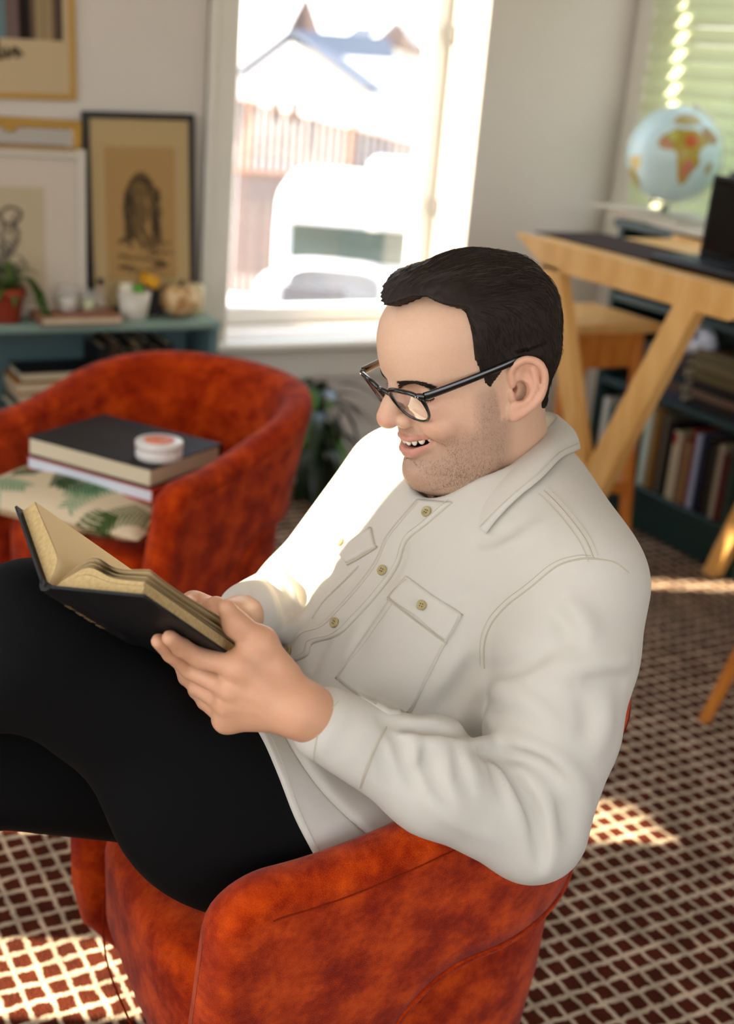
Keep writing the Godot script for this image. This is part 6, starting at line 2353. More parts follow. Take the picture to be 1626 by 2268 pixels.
func build_right() -> void:
	var beech := wood_mat("beech", Color(0.86, 0.65, 0.36), Color(0.92, 0.73, 0.45), 81)
	var beech2 := wood_mat("honey_beech", Color(0.74, 0.43, 0.15), Color(0.84, 0.54, 0.23), 83)
	# ---- trestle table, its long side along z
	var tb := thing("trestle_table", "tall honey coloured trestle table with V shaped legs in front of the green bookcase", "table", Vector3(2.5, 0, -2.5))
	var prof := poly2([-0.511, 0.478, 0.51, 0.478, 0.36, 0.405, -0.36, 0.405])
	for x in [-0.30, 0.29]:
		var s := Soup.new()
		var pl := PackedVector2Array()
		for p in prof: pl.append(Vector2(p.x, p.y + 0.5))
		s.prism(pl, Vector3(x, 0, 0), Vector3(0, 0, 1), Vector3(0, 1, 0), Vector3(0.032, 0, 0))
		obj("rail", s.done(), beech, tb)
	# the tapered V legs: outlines in (z, y)
	var legs := [
		[[-0.372, 0.915, -0.292, 0.915, -0.018, 0.31, 0.012, 0.0, -0.030, 0.0, -0.082, 0.31], -0.30],
		[[0.180, 0.915, 0.258, 0.915, -0.030, 0.265, -0.085, 0.36], -0.302],
		[[0.160, 0.915, 0.250, 0.915, -0.085, 0.0, -0.135, 0.0], 0.29]]
	for l in legs:
		var s := Soup.new()
		s.prism(poly2(l[0]), Vector3(l[1], 0, 0), Vector3(0, 0, 1), Vector3(0, 1, 0), Vector3(0.036, 0, 0))
		obj("leg", s.done(), beech, tb)
	obj("top", box_mesh(Vector3(0.011, 0.962, 0), Vector3(0.556, 0.018, 0.985), 0.004), beech, tb)
	# ---- placemat and laptop on it
	var woven := mat("woven_mat", Color.WHITE, 0.9, 0.2)
	woven.albedo_texture = ramp_tex(128, noise(0.2, 93, 2), Color(0.10, 0.085, 0.08), Color(0.40, 0.34, 0.32), 2.0)
	triplanar(woven, 8.0)
	var pm := thing("placemat", "dark woven placemat on the trestle table", "placemat", Vector3(2.43, 0.9715, -2.76))
	obj("weave", box_mesh(Vector3(0, 0.0025, 0), Vector3(0.24, 0.005, 0.60), 0.002), woven, pm)
	var fri := Soup.new()
	for k in 40:
		for sg in [-1.0, 1.0]:
			fri.box(Vector3(-0.115 + 0.23 * k / 39.0, 0.0015, sg * 0.307), Vector3(0.003, 0.002, 0.016), 0.0005)
	var fo := obj("fringe", fri.done(), woven, pm)
	fo.set_meta("kind", "stuff")
	var blk := mat("laptop_black", Color(0.015, 0.015, 0.016), 0.35, 0.4)
	var scr := mat("laptop_screen", Color(0.01, 0.01, 0.012), 0.2, 0.4)
	var lp := thing("laptop", "black laptop standing open on the trestle table beside the globe", "laptop", Vector3(2.40, 0.9715, -2.385))
	obj("base", box_mesh(Vector3(-0.005, 0.011, 0), Vector3(0.18, 0.022, 0.34), 0.004), blk, lp)
	var keys := Soup.new()
	for i in 5:
		for j in 12:
			keys.box(Vector3(-0.070 + i * 0.022, 0.0235, -0.143 + j * 0.026), Vector3(0.017, 0.003, 0.021), 0.0008)
	var ko := obj("keyboard", keys.done(), scr, lp)
	ko.set_meta("kind", "stuff")
	var lid := obj("lid", box_mesh(Vector3(0, 0.105, 0), Vector3(0.008, 0.21, 0.34), 0.003), blk, lp)
	lid.position = Vector3(0.080, 0.02, 0)
	lid.rotation.z = -0.03
	var so := obj("screen", box_mesh(Vector3(-0.0045, 0.108, 0), Vector3(0.001, 0.185, 0.315), 0.0003), scr, lid)
	# ---- stool
	var st := thing("wooden_stool", "square seated wooden stool standing half under the trestle table", "stool", Vector3(2.515, 0, -3.05))
	obj("seat", box_mesh(Vector3(0, 0.715, 0), Vector3(0.39, 0.028, 0.34), 0.008), beech, st)
	for k in [[-1, -1], [1, -1], [1, 1], [-1, 1]]:
		var s := Soup.new()
		var a := Vector3(k[0] * 0.135, 0.70, k[1] * 0.115)
		var b := Vector3(k[0] * 0.150, 0.0, k[1] * 0.185)
		s.bar(a, b, 0.034, 0.034, Vector3(0, 0, 1), 0.006)
		obj("leg", s.done(), beech2, st)
	for k in 4:
		var s := Soup.new()
		var a: Array = [[-1, -1], [1, -1], [1, 1], [-1, 1]][k]
		var b: Array = [[1, -1], [1, 1], [-1, 1], [-1, -1]][k]
		s.bar(Vector3(a[0] * 0.137, 0.645, a[1] * 0.122), Vector3(b[0] * 0.137, 0.645, b[1] * 0.122), 0.020, 0.11, Vector3.UP, 0.004)
		obj("apron", s.done(), beech2, st)
		s = Soup.new()
		var p0 := Vector3(a[0] * 0.146, 0.215, a[1] * 0.164)
		var p1 := Vector3(b[0] * 0.146, 0.215, b[1] * 0.164)
		var rows := []
		for j in 9:
			var t := j / 8.0
			var c := p0.lerp(p1, t)
			var flare := pow(absf(t - 0.5) * 2.0, 3.0)
			var hh := 0.014 + 0.022 * flare
			var side := (p1 - p0).cross(Vector3.UP).normalized() * 0.011
			rows.append(PackedVector3Array([c + side + Vector3.UP * 0.014, c + side - Vector3.UP * hh, c - side - Vector3.UP * hh, c - side + Vector3.UP * 0.014]))
		obj("stretcher", grid(rows, true), beech2, st)
	# ---- a second seat at the right edge, only its splayed legs in view
	var sc := thing("wooden_chair", "light wood chair at the right edge, mostly out of view, one splayed leg showing", "chair", Vector3(2.33, 0, -1.52))
	obj("seat", box_mesh(Vector3(0, 0.68, 0), Vector3(0.40, 0.03, 0.40), 0.01), beech, sc)
	for k in [[-1, -1], [1, -1], [1, 1], [-1, 1]]:
		var s := Soup.new()
		s.tube([Vector3(k[0] * 0.15, 0.67, k[1] * 0.215), Vector3(k[0] * 0.19, 0.33, k[1] * 0.295), Vector3(k[0] * 0.225, 0.0, k[1] * 0.375)], [0.021, 0.019, 0.015], 14)
		obj("leg", s.done(), beech2, sc)
	# ---- green bookcase
	var gm := mat("bottle_green_paint", Color(0.085, 0.19, 0.175), 0.45)
	var bc := thing("bookcase", "dark green bookcase full of books along the right wall under the blind", "bookcase", Vector3(3.0, 0, -2.4))
	var L := 1.82
	for z in [-L / 2 + 0.012, 0.25, L / 2 - 0.012]:
		obj("side", box_mesh(Vector3(0, 0.485, z), Vector3(0.335, 0.97, 0.024), 0.003), gm, bc)
	for y in [0.135, 0.452, 0.738]:
		obj("shelf", box_mesh(Vector3(0.0, y, 0), Vector3(0.334, 0.024, L - 0.05), 0.003), gm, bc)
	obj("top", box_mesh(Vector3(-0.004, 0.975, 0), Vector3(0.355, 0.026, L + 0.02), 0.005), gm, bc)
	obj("back", box_mesh(Vector3(0.160, 0.485, 0), Vector3(0.012, 0.96, L - 0.03), 0.002), gm, bc)
	obj("plinth", box_mesh(Vector3(-0.150, 0.062, 0), Vector3(0.02, 0.123, L - 0.05), 0.004), gm, bc)
	bookcase_books()
	# ---- papers, globe, dark box on top
	var paper := mat("loose_paper", Color(0.80, 0.76, 0.68), 0.85)
	for k in 3:
		var pa := thing("paper_stack", ["loose stack of cream papers lying on the green bookcase before the globe", "thin folder of white sheets jutting from under the cream papers", "single curled cream sheet resting on the stack of papers"][k], "papers", [Vector3(2.955, 0.9885, -3.24), Vector3(2.92, 0.9885, -3.0), Vector3(2.94, 1.012, -3.32)][k], [0.1, -0.2, 0.35][k])
		var n: int = [4, 2, 1][k]
		for j in n:
			var sh := obj("sheet", box_mesh(Vector3(0, 0.003 + j * 0.0055, 0), Vector3(0.21, 0.005, 0.297), 0.001), paper, pa)
			sh.rotation.y = rng.randf_range(-0.08, 0.08)
	globe()
	var db := thing("dark_box", "small dark box at the right edge beside the globe", "box", Vector3(3.03, 0.9885, -2.93))
	obj("body", box_mesh(Vector3(0, 0.095, 0), Vector3(0.12, 0.19, 0.13), 0.006), mat("dark_lacquer", Color(0.035, 0.04, 0.035), 0.4), db)
	obj("green_label", box_mesh(Vector3(-0.061, 0.11, 0), Vector3(0.002, 0.06, 0.09), 0.0005), mat("green_label", Color(0.03, 0.25, 0.14), 0.5), db)
	# ---- plants below and beside the window
	floor_plant(Vector3(1.93, 0, -3.60), "dark leafy houseplant with drooping strap leaves standing under the window sill", 52, 0.40, 4)
	floor_plant(Vector3(2.60, 0, -3.52), "small green plant on the floor behind the trestle table leg", 26, 0.36, 9)

func bookcase_books() -> void:
	# lower row, left to right as it stands: thickness, height, colour, words
	var B := [[0.030, 0.245, Color(0.80, 0.78, 0.72), "white"], [0.022, 0.22, Color(0.30, 0.42, 0.40), "slate green"], [0.026, 0.235, Color(0.66, 0.56, 0.36), "beige"], [0.020, 0.21, Color(0.16, 0.12, 0.09), "dark brown"], [0.034, 0.215, Color(0.74, 0.70, 0.60), "ivory"], [0.018, 0.19, Color(0.10, 0.12, 0.13), "black"],
		[0.030, 0.255, Color(0.82, 0.81, 0.77), "tall white"], [0.012, 0.235, Color(0.13, 0.11, 0.09), "thin black"], [0.036, 0.260, Color(0.72, 0.76, 0.67), "pale sage"], [0.014, 0.285, Color(0.60, 0.52, 0.38), "tall thin tan"], [0.020, 0.270, Color(0.55, 0.38, 0.16), "ochre"], [0.018, 0.262, Color(0.09, 0.075, 0.06), "brown black"], [0.016, 0.27, Color(0.40, 0.36, 0.29), "grey brown"], [0.022, 0.25, Color(0.06, 0.05, 0.045), "jet black"],
		[0.022, 0.225, Color(0.78, 0.71, 0.56), "cream with red top"], [0.020, 0.225, Color(0.72, 0.68, 0.56), "stone"], [0.018, 0.215, Color(0.50, 0.33, 0.22), "russet"], [0.016, 0.205, Color(0.68, 0.60, 0.42), "sand"], [0.016, 0.255, Color(0.45, 0.16, 0.07), "rust red"], [0.020, 0.245, Color(0.62, 0.65, 0.72), "pale blue grey"], [0.020, 0.25, Color(0.12, 0.16, 0.28), "navy blue"], [0.026, 0.245, Color(0.07, 0.065, 0.06), "charcoal"], [0.022, 0.23, Color(0.20, 0.17, 0.14), "umber"], [0.026, 0.24, Color(0.60, 0.55, 0.45), "oatmeal"], [0.028, 0.22, Color(0.30, 0.12, 0.10), "oxblood"], [0.024, 0.25, Color(0.18, 0.24, 0.20), "forest green"]]
	var z := -3.275
	for k in B.size():
		var b: Array = B[k]
		if z + b[0] > -2.175: break
		var t := book_standing(Vector3(2.935 + 0.004 * (k % 3), 0.147, z + b[0] / 2), Vector3(b[0], b[1], 0.17), b[2], "%s book upright in the bottom row of the green bookcase" % b[3], "upright books in the bottom row of the green bookcase", 0.0)
		if k == 14:
			obj("red_band", box_mesh(Vector3(0.0852, 0, -b[1] * 0.39), Vector3(0.0012, b[0] * 0.98, b[1] * 0.16), 0.0003), mat("red_band", Color(0.60, 0.10, 0.08), 0.5), t)
		z += b[0] + 0.0025
	# middle shelf: piles lying flat
	var piles := [[-3.03, [[Color(0.25, 0.24, 0.30), "plum grey", 0.030], [Color(0.36, 0.28, 0.22), "brown", 0.026], [Color(0.16, 0.22, 0.26), "blue black", 0.022], [Color(0.20, 0.16, 0.14), "soot brown", 0.034], [Color(0.30, 0.25, 0.24), "mauve grey", 0.036]]],
		[-2.78, [[Color(0.14, 0.11, 0.09), "dark brown", 0.034], [Color(0.42, 0.33, 0.26), "tan", 0.022], [Color(0.12, 0.10, 0.09), "black", 0.030], [Color(0.38, 0.33, 0.20), "olive", 0.036], [Color(0.44, 0.39, 0.26), "khaki", 0.030], [Color(0.40, 0.35, 0.22), "moss", 0.030]]]]
	for p in piles:
		var y := 0.4645
		for q in p[1]:
			book_lying(Vector3(2.94 + rng.randf_range(-0.01, 0.01), y, p[0]), Vector3(0.16, q[2], 0.21), q[0], "%s book lying in the %s pile on the middle shelf" % [q[1], "left" if p[0] < -2.9 else "tall right"], "books lying on the middle shelf", PI)
			y += q[2] + 0.0008
	# crumpled white cloth on the shelf
	var F := Field.new(Vector3(-0.12, -0.02, -0.14), Vector3(0.12, 0.16, 0.14), 0.008)
	for k in 9:
		F.ell(Vector3(rng.randf_range(-0.05, 0.05), rng.randf_range(0.03, 0.10), rng.randf_range(-0.08, 0.08)), Vector3(rng.randf_range(0.02, 0.045), rng.randf_range(0.012, 0.03), rng.randf_range(0.02, 0.05)), 0.02, Basis(Vector3(rng.randf(), rng.randf(), rng.randf()).normalized(), rng.randf() * 3.0))
	F.ell(Vector3(0, 0.03, 0), Vector3(0.06, 0.03, 0.09), 0.02)
	for k in 8:
		F.bump([Vector3(rng.randf_range(-0.07, 0.07), rng.randf_range(0, 0.12), -0.1), Vector3(rng.randf_range(-0.07, 0.07), rng.randf_range(0, 0.12), 0.1)], 0.010, -0.008)
	var V := PackedVector3Array()
	var N := PackedVector3Array()
	var I := PackedInt32Array()
	F.net(V, N, I)
	var cl := thing("white_cloth", "crumpled white cloth on the middle shelf between the piles of books", "cloth", Vector3(2.905, 0.620, -2.95))
	obj("cloth", mesh_of(V, N, I), mat("white_cloth", Color(0.88, 0.90, 0.94), 0.8), cl)
	# bright spines standing at the right of the middle shelf
	z = -2.66
	for q in [[0.018, 0.23, Color(0.16, 0.20, 0.40), "blue"], [0.022, 0.24, Color(0.72, 0.06, 0.06), "scarlet"], [0.030, 0.235, Color(0.80, 0.78, 0.05), "yellow"], [0.028, 0.22, Color(0.35, 0.32, 0.28), "grey"], [0.026, 0.245, Color(0.12, 0.10, 0.12), "black"], [0.03, 0.23, Color(0.5, 0.2, 0.12), "brick red"]]:
		book_standing(Vector3(2.935, 0.4645, z), Vector3(q[0], q[1], 0.17), q[2], "%s book upright at the right of the middle shelf" % q[3], "upright books on the middle shelf", 0.0)
		z += q[0] + 0.003

func globe() -> void:
	var c := Vector3(2.95, 1.205, -3.23)
	var R := 0.150
	var g := thing("globe", "world globe with pale blue seas on a metal stand upon the green bookcase", "globe", Vector3(c.x, 0.9885, c.z))
	var oc := c - g.position
	var ball := mat("globe_sea", Color(0.76, 0.86, 0.86), 0.25, 0.5)
	var s := Soup.new()
	s.ball(oc, Vector3.ONE * R, Basis.IDENTITY, 32, 48)
	var body := obj("ball", s.done(), ball, g)
	# land masses: raised patches in longitude and latitude, turned so that Africa faces the room
	var axis := Basis(Vector3(0, 0, 1), 0.0)
	var view := (CAM - c).normalized()
	var right := cam_r
	var up := right.cross(view) * -1.0
	if up.y < 0: up = -up
	var lands := [
		["land", Color(0.66, 0.58, 0.20), [-0.10, 0.47, 0.05, 0.52, 0.22, 0.48, 0.40, 0.46, 0.55, 0.33, 0.66, 0.20, 0.56, 0.14, 0.48, 0.0, 0.50, -0.18, 0.38, -0.33, 0.26, -0.55, 0.16, -0.60, 0.10, -0.42, 0.08, -0.15, 0.04, 0.06, -0.12, 0.10, -0.28, 0.13, -0.36, 0.25, -0.28, 0.38]],
		["land", Color(0.72, 0.36, 0.14), [0.24, 0.36, 0.38, 0.38, 0.46, 0.22, 0.34, 0.12, 0.22, 0.2]],
		["land", Color(0.74, 0.45, 0.38), [0.20, -0.20, 0.36, -0.10, 0.38, -0.26, 0.22, -0.46, 0.14, -0.50]],
		["land", Color(0.72, 0.52, 0.42), [-0.30, 0.32, -0.18, 0.36, -0.04, 0.26, -0.06, 0.14, -0.24, 0.16]],
		["land", Color(0.70, 0.72, 0.36), [-0.14, 0.44, 0.04, 0.48, 0.06, 0.30, -0.06, 0.28]],
		["land", Color(0.60, 0.46, 0.22), [0.52, 0.50, 0.66, 0.46, 0.80, 0.30, 0.76, 0.16, 0.64, 0.24, 0.54, 0.34]],
		["land", Color(0.66, 0.60, 0.36), [0.62, -0.20, 0.72, -0.16, 0.70, -0.34, 0.60, -0.36]],
		["land", Color(0.68, 0.62, 0.40), [-0.05, 0.66, 0.12, 0.80, 0.34, 0.78, 0.50, 0.62, 0.40, 0.55, 0.16, 0.58]],
		["land", Color(0.78, 0.68, 0.36), [-0.98, -0.08, -0.86, -0.02, -0.76, -0.06, -0.78, -0.30, -0.86, -0.36, -0.92, -0.26]],
		["land", Color(0.78, 0.58, 0.54), [-0.96, -0.28, -0.84, -0.38, -0.74, -0.58, -0.68, -0.72, -0.74, -0.74, -0.86, -0.54]]]
	for ld in lands:
		var key := "land_%d" % int(ld[1].g * 1000)
		if not M.has(key): mat(key, ld[1], 0.3, 0.5)
		var poly := PackedVector2Array()
		for q in spline(Array(poly2(ld[2])), 4, true): poly.append(q)
		var idx := Geometry2D.triangulate_polygon(poly)
		var st := SurfaceTool.new()
		st.begin(Mesh.PRIMITIVE_TRIANGLES)
		st.set_smooth_group(-1)
		for i in range(0, idx.size(), 3):
			sphere_tri(st, [poly[idx[i]], poly[idx[i + 1]], poly[idx[i + 2]]], 3, oc, R * 1.004, right, up, view)
		st.generate_normals()
		obj("land", st.commit(), M[key], body)
	var brass := mat("globe_metal", Color(0.86, 0.84, 0.76), 0.22, 0.5)
	brass.metallic = 0.9
	var arc := []
	var tilt := Basis(view, 0.40)
	for k in 25:
		var a := PI * (k / 24.0) - PI / 2
		arc.append(oc + tilt * ((up * sin(a) - right * cos(a)) * (R + 0.012)) if false else oc + (up.rotated(view, -0.4) * sin(a) + right.rotated(view, -0.4) * cos(a)) * (R + 0.012))
	s = Soup.new()
	s.tube(arc, [0.004], 8)
	obj("meridian", s.done(), brass, g)
	s = Soup.new()
	s.ball(arc[24], Vector3.ONE * 0.012, Basis.IDENTITY, 8, 12)
	s.ball(arc[0], Vector3.ONE * 0.010, Basis.IDENTITY, 8, 12)
	obj("pin", s.done(), brass, g)
	s = Soup.new()
	s.lathe([Vector2(0, 0), Vector2(0.085, 0), Vector2(0.088, 0.005), Vector2(0.06, 0.016), Vector2(0.02, 0.026), Vector2(0.012, 0.055), Vector2(0, 0.055)], 36)
	obj("base", s.done(), brass, g)

func sphere_tri(st: SurfaceTool, t: Array, n: int, c: Vector3, R: float, rt: Vector3, up: Vector3, fw: Vector3) -> void:
	if n > 0:
		var a: Vector2 = (t[0] + t[1]) / 2
		var b: Vector2 = (t[1] + t[2]) / 2
		var d: Vector2 = (t[2] + t[0]) / 2
		for q in [[t[0], a, d], [a, t[1], b], [d, b, t[2]], [a, b, d]]: sphere_tri(st, q, n - 1, c, R, rt, up, fw)
		return
	var P := []
	for q in t:
		var z := sqrt(maxf(0.0, 1.0 - q.length_squared()))
		P.append(c + (rt * q.x + up * q.y + fw * z).normalized() * R)
	if (P[2] - P[0]).cross(P[1] - P[0]).dot(P[0] - c) < 0:
		var tmp = P[1]
		P[1] = P[2]
		P[2] = tmp
	for p in P: st.add_vertex(p)

func floor_plant(p: Vector3, label: String, n: int, h: float, sd: int) -> void:
	var r := RandomNumberGenerator.new()
	r.seed = sd
	var dark := M.get("dark_leaf")
	if dark == null:
		dark = mat("dark_leaf", Color(0.09, 0.17, 0.07), 0.35, 0.5)
		dark.backlight_enabled = true
		dark.backlight = Color(0.05, 0.09, 0.02)
		mat("bright_leaf", Color(0.26, 0.45, 0.10), 0.4, 0.5)
	var t := thing("floor_plant", label, "plant", p)
	var s := Soup.new()
	s.lathe([Vector2(0, 0), Vector2(0.055, 0), Vector2(0.072, 0.12), Vector2(0.066, 0.12), Vector2(0.062, 0.105), Vector2(0, 0.105)], 28)
	obj("pot", s.done(), mat("plant_pot", Color(0.16, 0.15, 0.14), 0.6), t)
	var lm := [leaf_mesh(0.17, 0.019, 0.7), leaf_mesh(0.20, 0.022, 1.1), leaf_mesh(0.15, 0.020, 0.4)]
	s = Soup.new()
	for k in n:
		var az := r.randf() * TAU
		var y := h * r.randf_range(0.45, 1.0)
		var rad := r.randf_range(0.01, 0.045)
		var q := Vector3(sin(az) * rad, y, cos(az) * rad)
		if k % 4 == 0: s.tube([Vector3(0, 0.1, 0), Vector3(q.x * 0.4, y * 0.6, q.z * 0.4), q], [0.004, 0.003, 0.002], 6)
		var l := obj("leaf", lm[k % 3], M.bright_leaf if r.randf() < 0.2 else dark, t)
		l.position = q
		l.rotation = Vector3(r.randf_range(-0.5, 0.9), az, r.randf_range(-0.5, 0.5))
	obj("stem", s.done(), dark, t)

# ================================================================ seen through the window, from an upper floor
func build_outside() -> void:
	var G := -3.2
	var fd := Vector3(0.48, 0, -0.87)
	var rt := Vector3(0.87, 0, 0.48)
	var snow := mat("packed_snow", Color(0.80, 0.78, 0.76), 0.9)
	var ground := struct("ground", box_mesh(Vector3(20, G - 0.25, -34), Vector3(110, 0.5, 58), 0.01), snow)
	# fence of upright boards in two runs
	var board := mat("fence_board", Color(0.46, 0.40, 0.37), 0.85)
	var post := mat("fence_post", Color(0.56, 0.38, 0.26), 0.85)
	fence(Vector3(9.2, G, -24.4), Vector3(15.2, G, -20.9), 2.36, 2.52, board, post, "low brown board fence behind the white truck")
	fence(Vector3(9.4, G, -27.2), Vector3(16.2, G, -23.2), 4.0, 2.75, board, post, "taller brown board fence stepping down behind the low fence")
	# houses
	var siding := mat("white_siding", Color(0.80, 0.78, 0.75), 0.8)
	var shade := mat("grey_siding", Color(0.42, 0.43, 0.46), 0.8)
	var slate := mat("slate_roof", Color(0.27, 0.30, 0.35), 0.8)
	var shingle := mat("brown_shingle", Color(0.28, 0.21, 0.19), 0.85)
	var wglass := mat("far_window", Color(0.08, 0.09, 0.10), 0.2)
	# gabled house: front gable towards us, roof slope to the right
	var h1 := thing("house", "white gabled house with a slate roof behind the fences, left of the view", "house")
	var A := at(640, 92, 60)
	var e0 := at(520, 186, 60)
	var e1 := at(797, 214, 57)
	var ridge := at(858, 108, 66)
	var e2 := at(910, 224, 64)
	var s := Soup.new()
	var back := ridge - A
	house_wall(s, [e0, A, e1], G, back)
	obj("wall", s.done(), siding, h1)
	s = Soup.new()
	var lift := Vector3(0, 0.55, 0)
	slab(s, [A + lift, ridge + lift, e2 + (e2 - ridge) * 0.06 + lift, e1 + (e1 - A) * 0.06 + lift], 0.12)
	slab(s, [A + lift, e0 + (e0 - A) * 0.06 + lift, e0 + back + (e0 - A) * 0.06 + lift, ridge + lift], 0.12)
	var rf := obj("roof", s.done(), slate, h1)
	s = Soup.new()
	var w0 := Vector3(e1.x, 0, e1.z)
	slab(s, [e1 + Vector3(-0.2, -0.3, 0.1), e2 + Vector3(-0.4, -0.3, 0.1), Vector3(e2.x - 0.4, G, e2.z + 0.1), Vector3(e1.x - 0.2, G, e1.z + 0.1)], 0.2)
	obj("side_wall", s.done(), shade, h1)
	for x in [611, 653]:
		var p := at(x, 246, 58.2)
		obj("window", box_mesh(p, Vector3(0.42, 0.95, 0.2), 0.02), wglass, h1)
	var p3 := at(885, 243, 61.0)
	obj("window", box_mesh(p3, Vector3(0.9, 0.5, 0.9), 0.02), wglass, h1)
	# steep brown gable behind on the left
	var h2 := thing("house", "steep brown shingled gable rising behind the white gabled house", "house")
	s = Soup.new()
	house_wall(s, [at(636, 66, 72), at(676, -12, 72), at(708, 80, 72)], G, fd * 6.0)
	obj("gable", s.done(), shingle, h2)
	# house on the right with a brown gable
	var h3 := thing("house", "white house with a brown shingled gable, right of the view", "house")
	s = Soup.new()
	house_wall(s, [at(792, 128, 75), at(884, 34, 75), at(968, 140, 75)], G, fd * 8.0)
	obj("wall", s.done(), siding, h3)
	s = Soup.new()
	house_wall(s, [at(824, 113, 74.6), at(884, 48, 74.6), at(938, 127, 74.6)], 2.6, fd * 0.4)
	obj("gable", s.done(), shingle, h3)
	s = Soup.new()
	slab(s, [at(752, 90, 77), at(790, 58, 79), at(832, 60, 79), at(800, 95, 77)], 0.3)
	obj("roof", s.done(), slate, h3)
	s = Soup.new()
	slab(s, [at(915, 36, 80), at(965, 46, 80), at(968, 110, 78), at(940, 80, 78)], 0.3)
	obj("roof", s.done(), slate, h3)
	truck(G, rt, -fd, siding, wglass)
	# snow-covered stones and bushes at the left
	for k in 5:
		var p: Vector3 = [at(535, 640, 20), at(560, 610, 20.5), at(520, 600, 21), at(548, 668, 19), at(572, 690, 18.6)][k]
		var u := Soup.new()
		u.ball(Vector3.ZERO, Vector3(0.3, 0.26, 0.3), Basis(Vector3(1, 0.4, 0.2).normalized(), k), 7, 10)
		var o := thing("garden_rock", ["grey garden rock highest in the clump left of the truck", "orange brown garden rock nearest the fence post", "dark grey garden rock at the window edge", "sandy garden rock lowest in the clump left of the truck", "tan garden rock closest to the truck wing"][k], "rock", Vector3(p.x, G + 0.15, p.z), 0.0, "garden rocks left of the truck")
		obj("rock", u.done(), [snow, mat("rock_%s" % ["a", "b", "c", "d", "e"][k], [Color(0.6, 0.56, 0.52), Color(0.66, 0.42, 0.22), Color(0.5, 0.47, 0.45), Color(0.62, 0.58, 0.5), Color(0.7, 0.5, 0.3)][k], 0.9)][1], o)

func house_wall(s: Soup, tri: Array, G: float, depth: Vector3) -> void:
	# gable outline (left eave, apex, right eave) down to the ground, pushed back by depth
	var P := [Vector3(tri[0].x, G, tri[0].z), tri[0], tri[1], tri[2], Vector3(tri[2].x, G, tri[2].z)]
	s.flat()
	var c := Vector3.ZERO
	for p in P: c += p
	c = c / 5.0 + depth * 0.5
	var fan := [[0, 1, 2], [0, 2, 3], [0, 3, 4]]
	for f in fan:
		s.tri(P[f[0]], P[f[1]], P[f[2]])
		s.tri(P[f[0]] + depth, P[f[2]] + depth, P[f[1]] + depth)
	for i in 5:
		s.out_quad([P[i], P[(i + 1) % 5], P[(i + 1) % 5] + depth, P[i] + depth], c)
func slab(s: Soup, q: Array, th: float) -> void:
	s.flat()
	var n: Vector3 = (q[1] - q[0]).cross(q[3] - q[0]).normalized() * th
	var c: Vector3 = (q[0] + q[1] + q[2] + q[3]) * 0.25 + n * 0.5
	s.out_quad([q[0], q[1], q[2], q[3]], c)
	s.out_quad([q[0] + n, q[1] + n, q[2] + n, q[3] + n], c)
	for i in 4: s.out_quad([q[i], q[(i + 1) % 4], q[(i + 1) % 4] + n, q[i] + n], c)

func fence(a: Vector3, b: Vector3, h0: float, h1: float, board: Material, post: Material, label: String) -> void:
	var d := b - a
	var L := d.length()
	var ang := atan2(-d.z, d.x)
	var t := thing("board_fence", label, "fence", a, ang)
	var n := int(L / 0.155)
	for k in n:
		var x := (k + 0.5) * L / n
		var h := lerpf(h0, h1, x / L) + 0.02 * sin(k * 2.3)
		obj("board", box_mesh(Vector3(x, h / 2, 0.012 * (k % 2)), Vector3(L / n * 0.86, h, 0.02), 0.003), board, t)
	for k in int(L / 2.2) + 1:
		var x := 0.4 + k * 2.2
		if x < L: obj("post", box_mesh(Vector3(x, lerpf(h0, h1, x / L) / 2 + 0.04, 0.07), Vector3(0.12, lerpf(h0, h1, x / L) + 0.08, 0.11), 0.008), post, t)
	var s := Soup.new()
	s.bar(Vector3(0, h0 + 0.02, 0.05), Vector3(L, h1 + 0.02, 0.05), 0.14, 0.05, Vector3.UP, 0.006)
	obj("top_rail", s.done(), post, t)

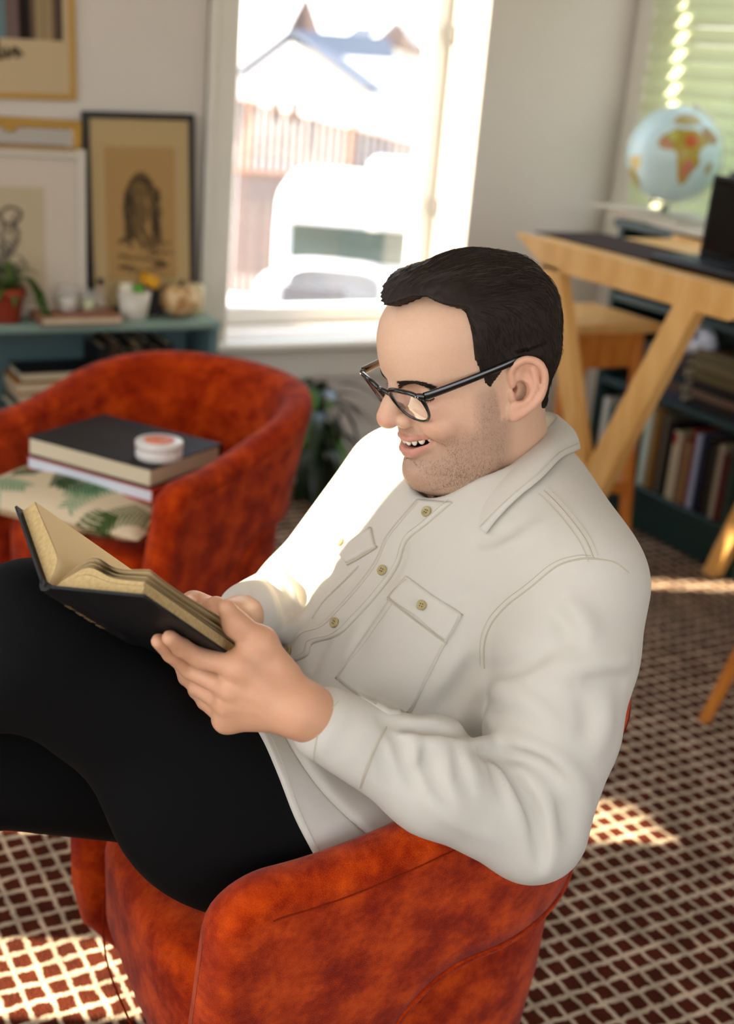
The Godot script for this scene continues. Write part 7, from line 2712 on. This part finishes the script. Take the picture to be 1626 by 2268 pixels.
func truck(G: float, rt: Vector3, toward: Vector3, white: Material, wglass: Material) -> void:
	var base := on_y(762, 700, G)
	var o := at(765, 600, 22.8)
	var t := thing("truck", "old white truck with a rounded cab parked before the fence, facing the window", "truck", Vector3(o.x, G, o.z))
	t.transform.basis = Basis(rt, Vector3.UP, toward).scaled(Vector3.ONE * 1.13)
	var paint := mat("truck_white", Color(0.86, 0.86, 0.86), 0.35)
	var grey := mat("truck_grey", Color(0.33, 0.32, 0.33), 0.5)
	var amber := mat("truck_amber", Color(0.80, 0.40, 0.08), 0.4)
	var green := mat("truck_glass", Color(0.10, 0.20, 0.17), 0.1)
	# cab: rounded box lofted front to back
	var rows := []
	for z in [[0.50, 0.01], [0.56, 0.5], [0.62, 0.90], [0.66, 0.97], [0.60, 1.0], [-0.4, 1.0], [-1.0, 1.0], [-1.1, 0.95], [-1.1, 0.3], [-1.1, 0.01]]:
		var ring := PackedVector3Array()
		for k in 40:
			var an := TAU * k / 40
			var cx := signf(cos(an)) * pow(absf(cos(an)), 0.42)
			var cy := signf(sin(an)) * pow(absf(sin(an)), 0.42)
			ring.append(Vector3(cx * 1.13 * z[1], 1.50 + cy * 0.92 * z[1], z[0] - 0.10 * (cy + 1)))
		rows.append(ring)
	var u := SurfaceTool.new()
	obj("cab", grid(rows, true), paint, t)
	var ws := Soup.new()
	ws.box(Vector3(0.02, 1.42, 0.53), Vector3(1.80, 0.52, 0.14), 0.02, Basis(Vector3.RIGHT, -0.1))
	obj("windscreen", ws.done(), green, t)
	obj("visor", box_mesh(Vector3(0.0, 1.86, 0.62), Vector3(2.05, 0.26, 0.35), 0.08), paint, t)
	obj("roof_box", box_mesh(Vector3(0.62, 2.52, -0.5), Vector3(0.75, 0.34, 0.8), 0.12), paint, t)
	# hood and wings
	rows = []
	for z in [[0.58, 0.86], [0.9, 0.84], [1.4, 0.76], [1.62, 0.70]]:
		var ring := PackedVector3Array()
		for k in 32:
			var an := TAU * k / 32
			var cx := signf(cos(an)) * pow(absf(cos(an)), 0.55)
			var cy := signf(sin(an)) * pow(absf(sin(an)), 0.55)
			ring.append(Vector3(-0.15 + cx * z[1], 0.86 + cy * 0.34, z[0]))
		rows.append(ring)
	obj("hood", grid(rows, true), paint, t)
	for sx in [-1.0, 1.0]:
		var w := Soup.new()
		w.ball(Vector3(-0.1 + sx * 0.98, 0.68, 1.15), Vector3(0.26, 0.34, 0.62), Basis.IDENTITY, 10, 16)
		obj("wing", w.done(), paint, t)
		w = Soup.new()
		w.ball(Vector3(-0.1 + sx * 0.86, 1.0, 1.55), Vector3(0.07, 0.06, 0.05), Basis.IDENTITY, 6, 10)
		obj("marker_lamp", w.done(), amber, t)
		w = Soup.new()
		w.lathe([Vector2(0.0, -0.14), Vector2(0.40, -0.14), Vector2(0.44, -0.08), Vector2(0.44, 0.08), Vector2(0.40, 0.14), Vector2(0.0, 0.14)], 24, Vector3(-0.1 + sx * 0.95, 0.44, 1.0), Basis(Vector3(0, 0, 1), PI / 2))
		obj("wheel", w.done(), grey, t)
	obj("grille", box_mesh(Vector3(-0.45, 0.72, 1.64), Vector3(0.95, 0.42, 0.06), 0.02), grey, t)
	for k in 7:
		obj("bar", box_mesh(Vector3(-0.85 + k * 0.135, 0.72, 1.68), Vector3(0.03, 0.38, 0.02), 0.006), wglass, t)
	obj("bumper", box_mesh(Vector3(-0.1, 0.42, 1.75), Vector3(2.1, 0.18, 0.14), 0.04), paint, t)

func _ready() -> void:
	camera_axes()
	rng.seed = 7
	setup()
	build_room()
	build_outside()
	build_chairs()
	build_person()
	build_book()
	build_chair_things()
	build_left()
	build_right()
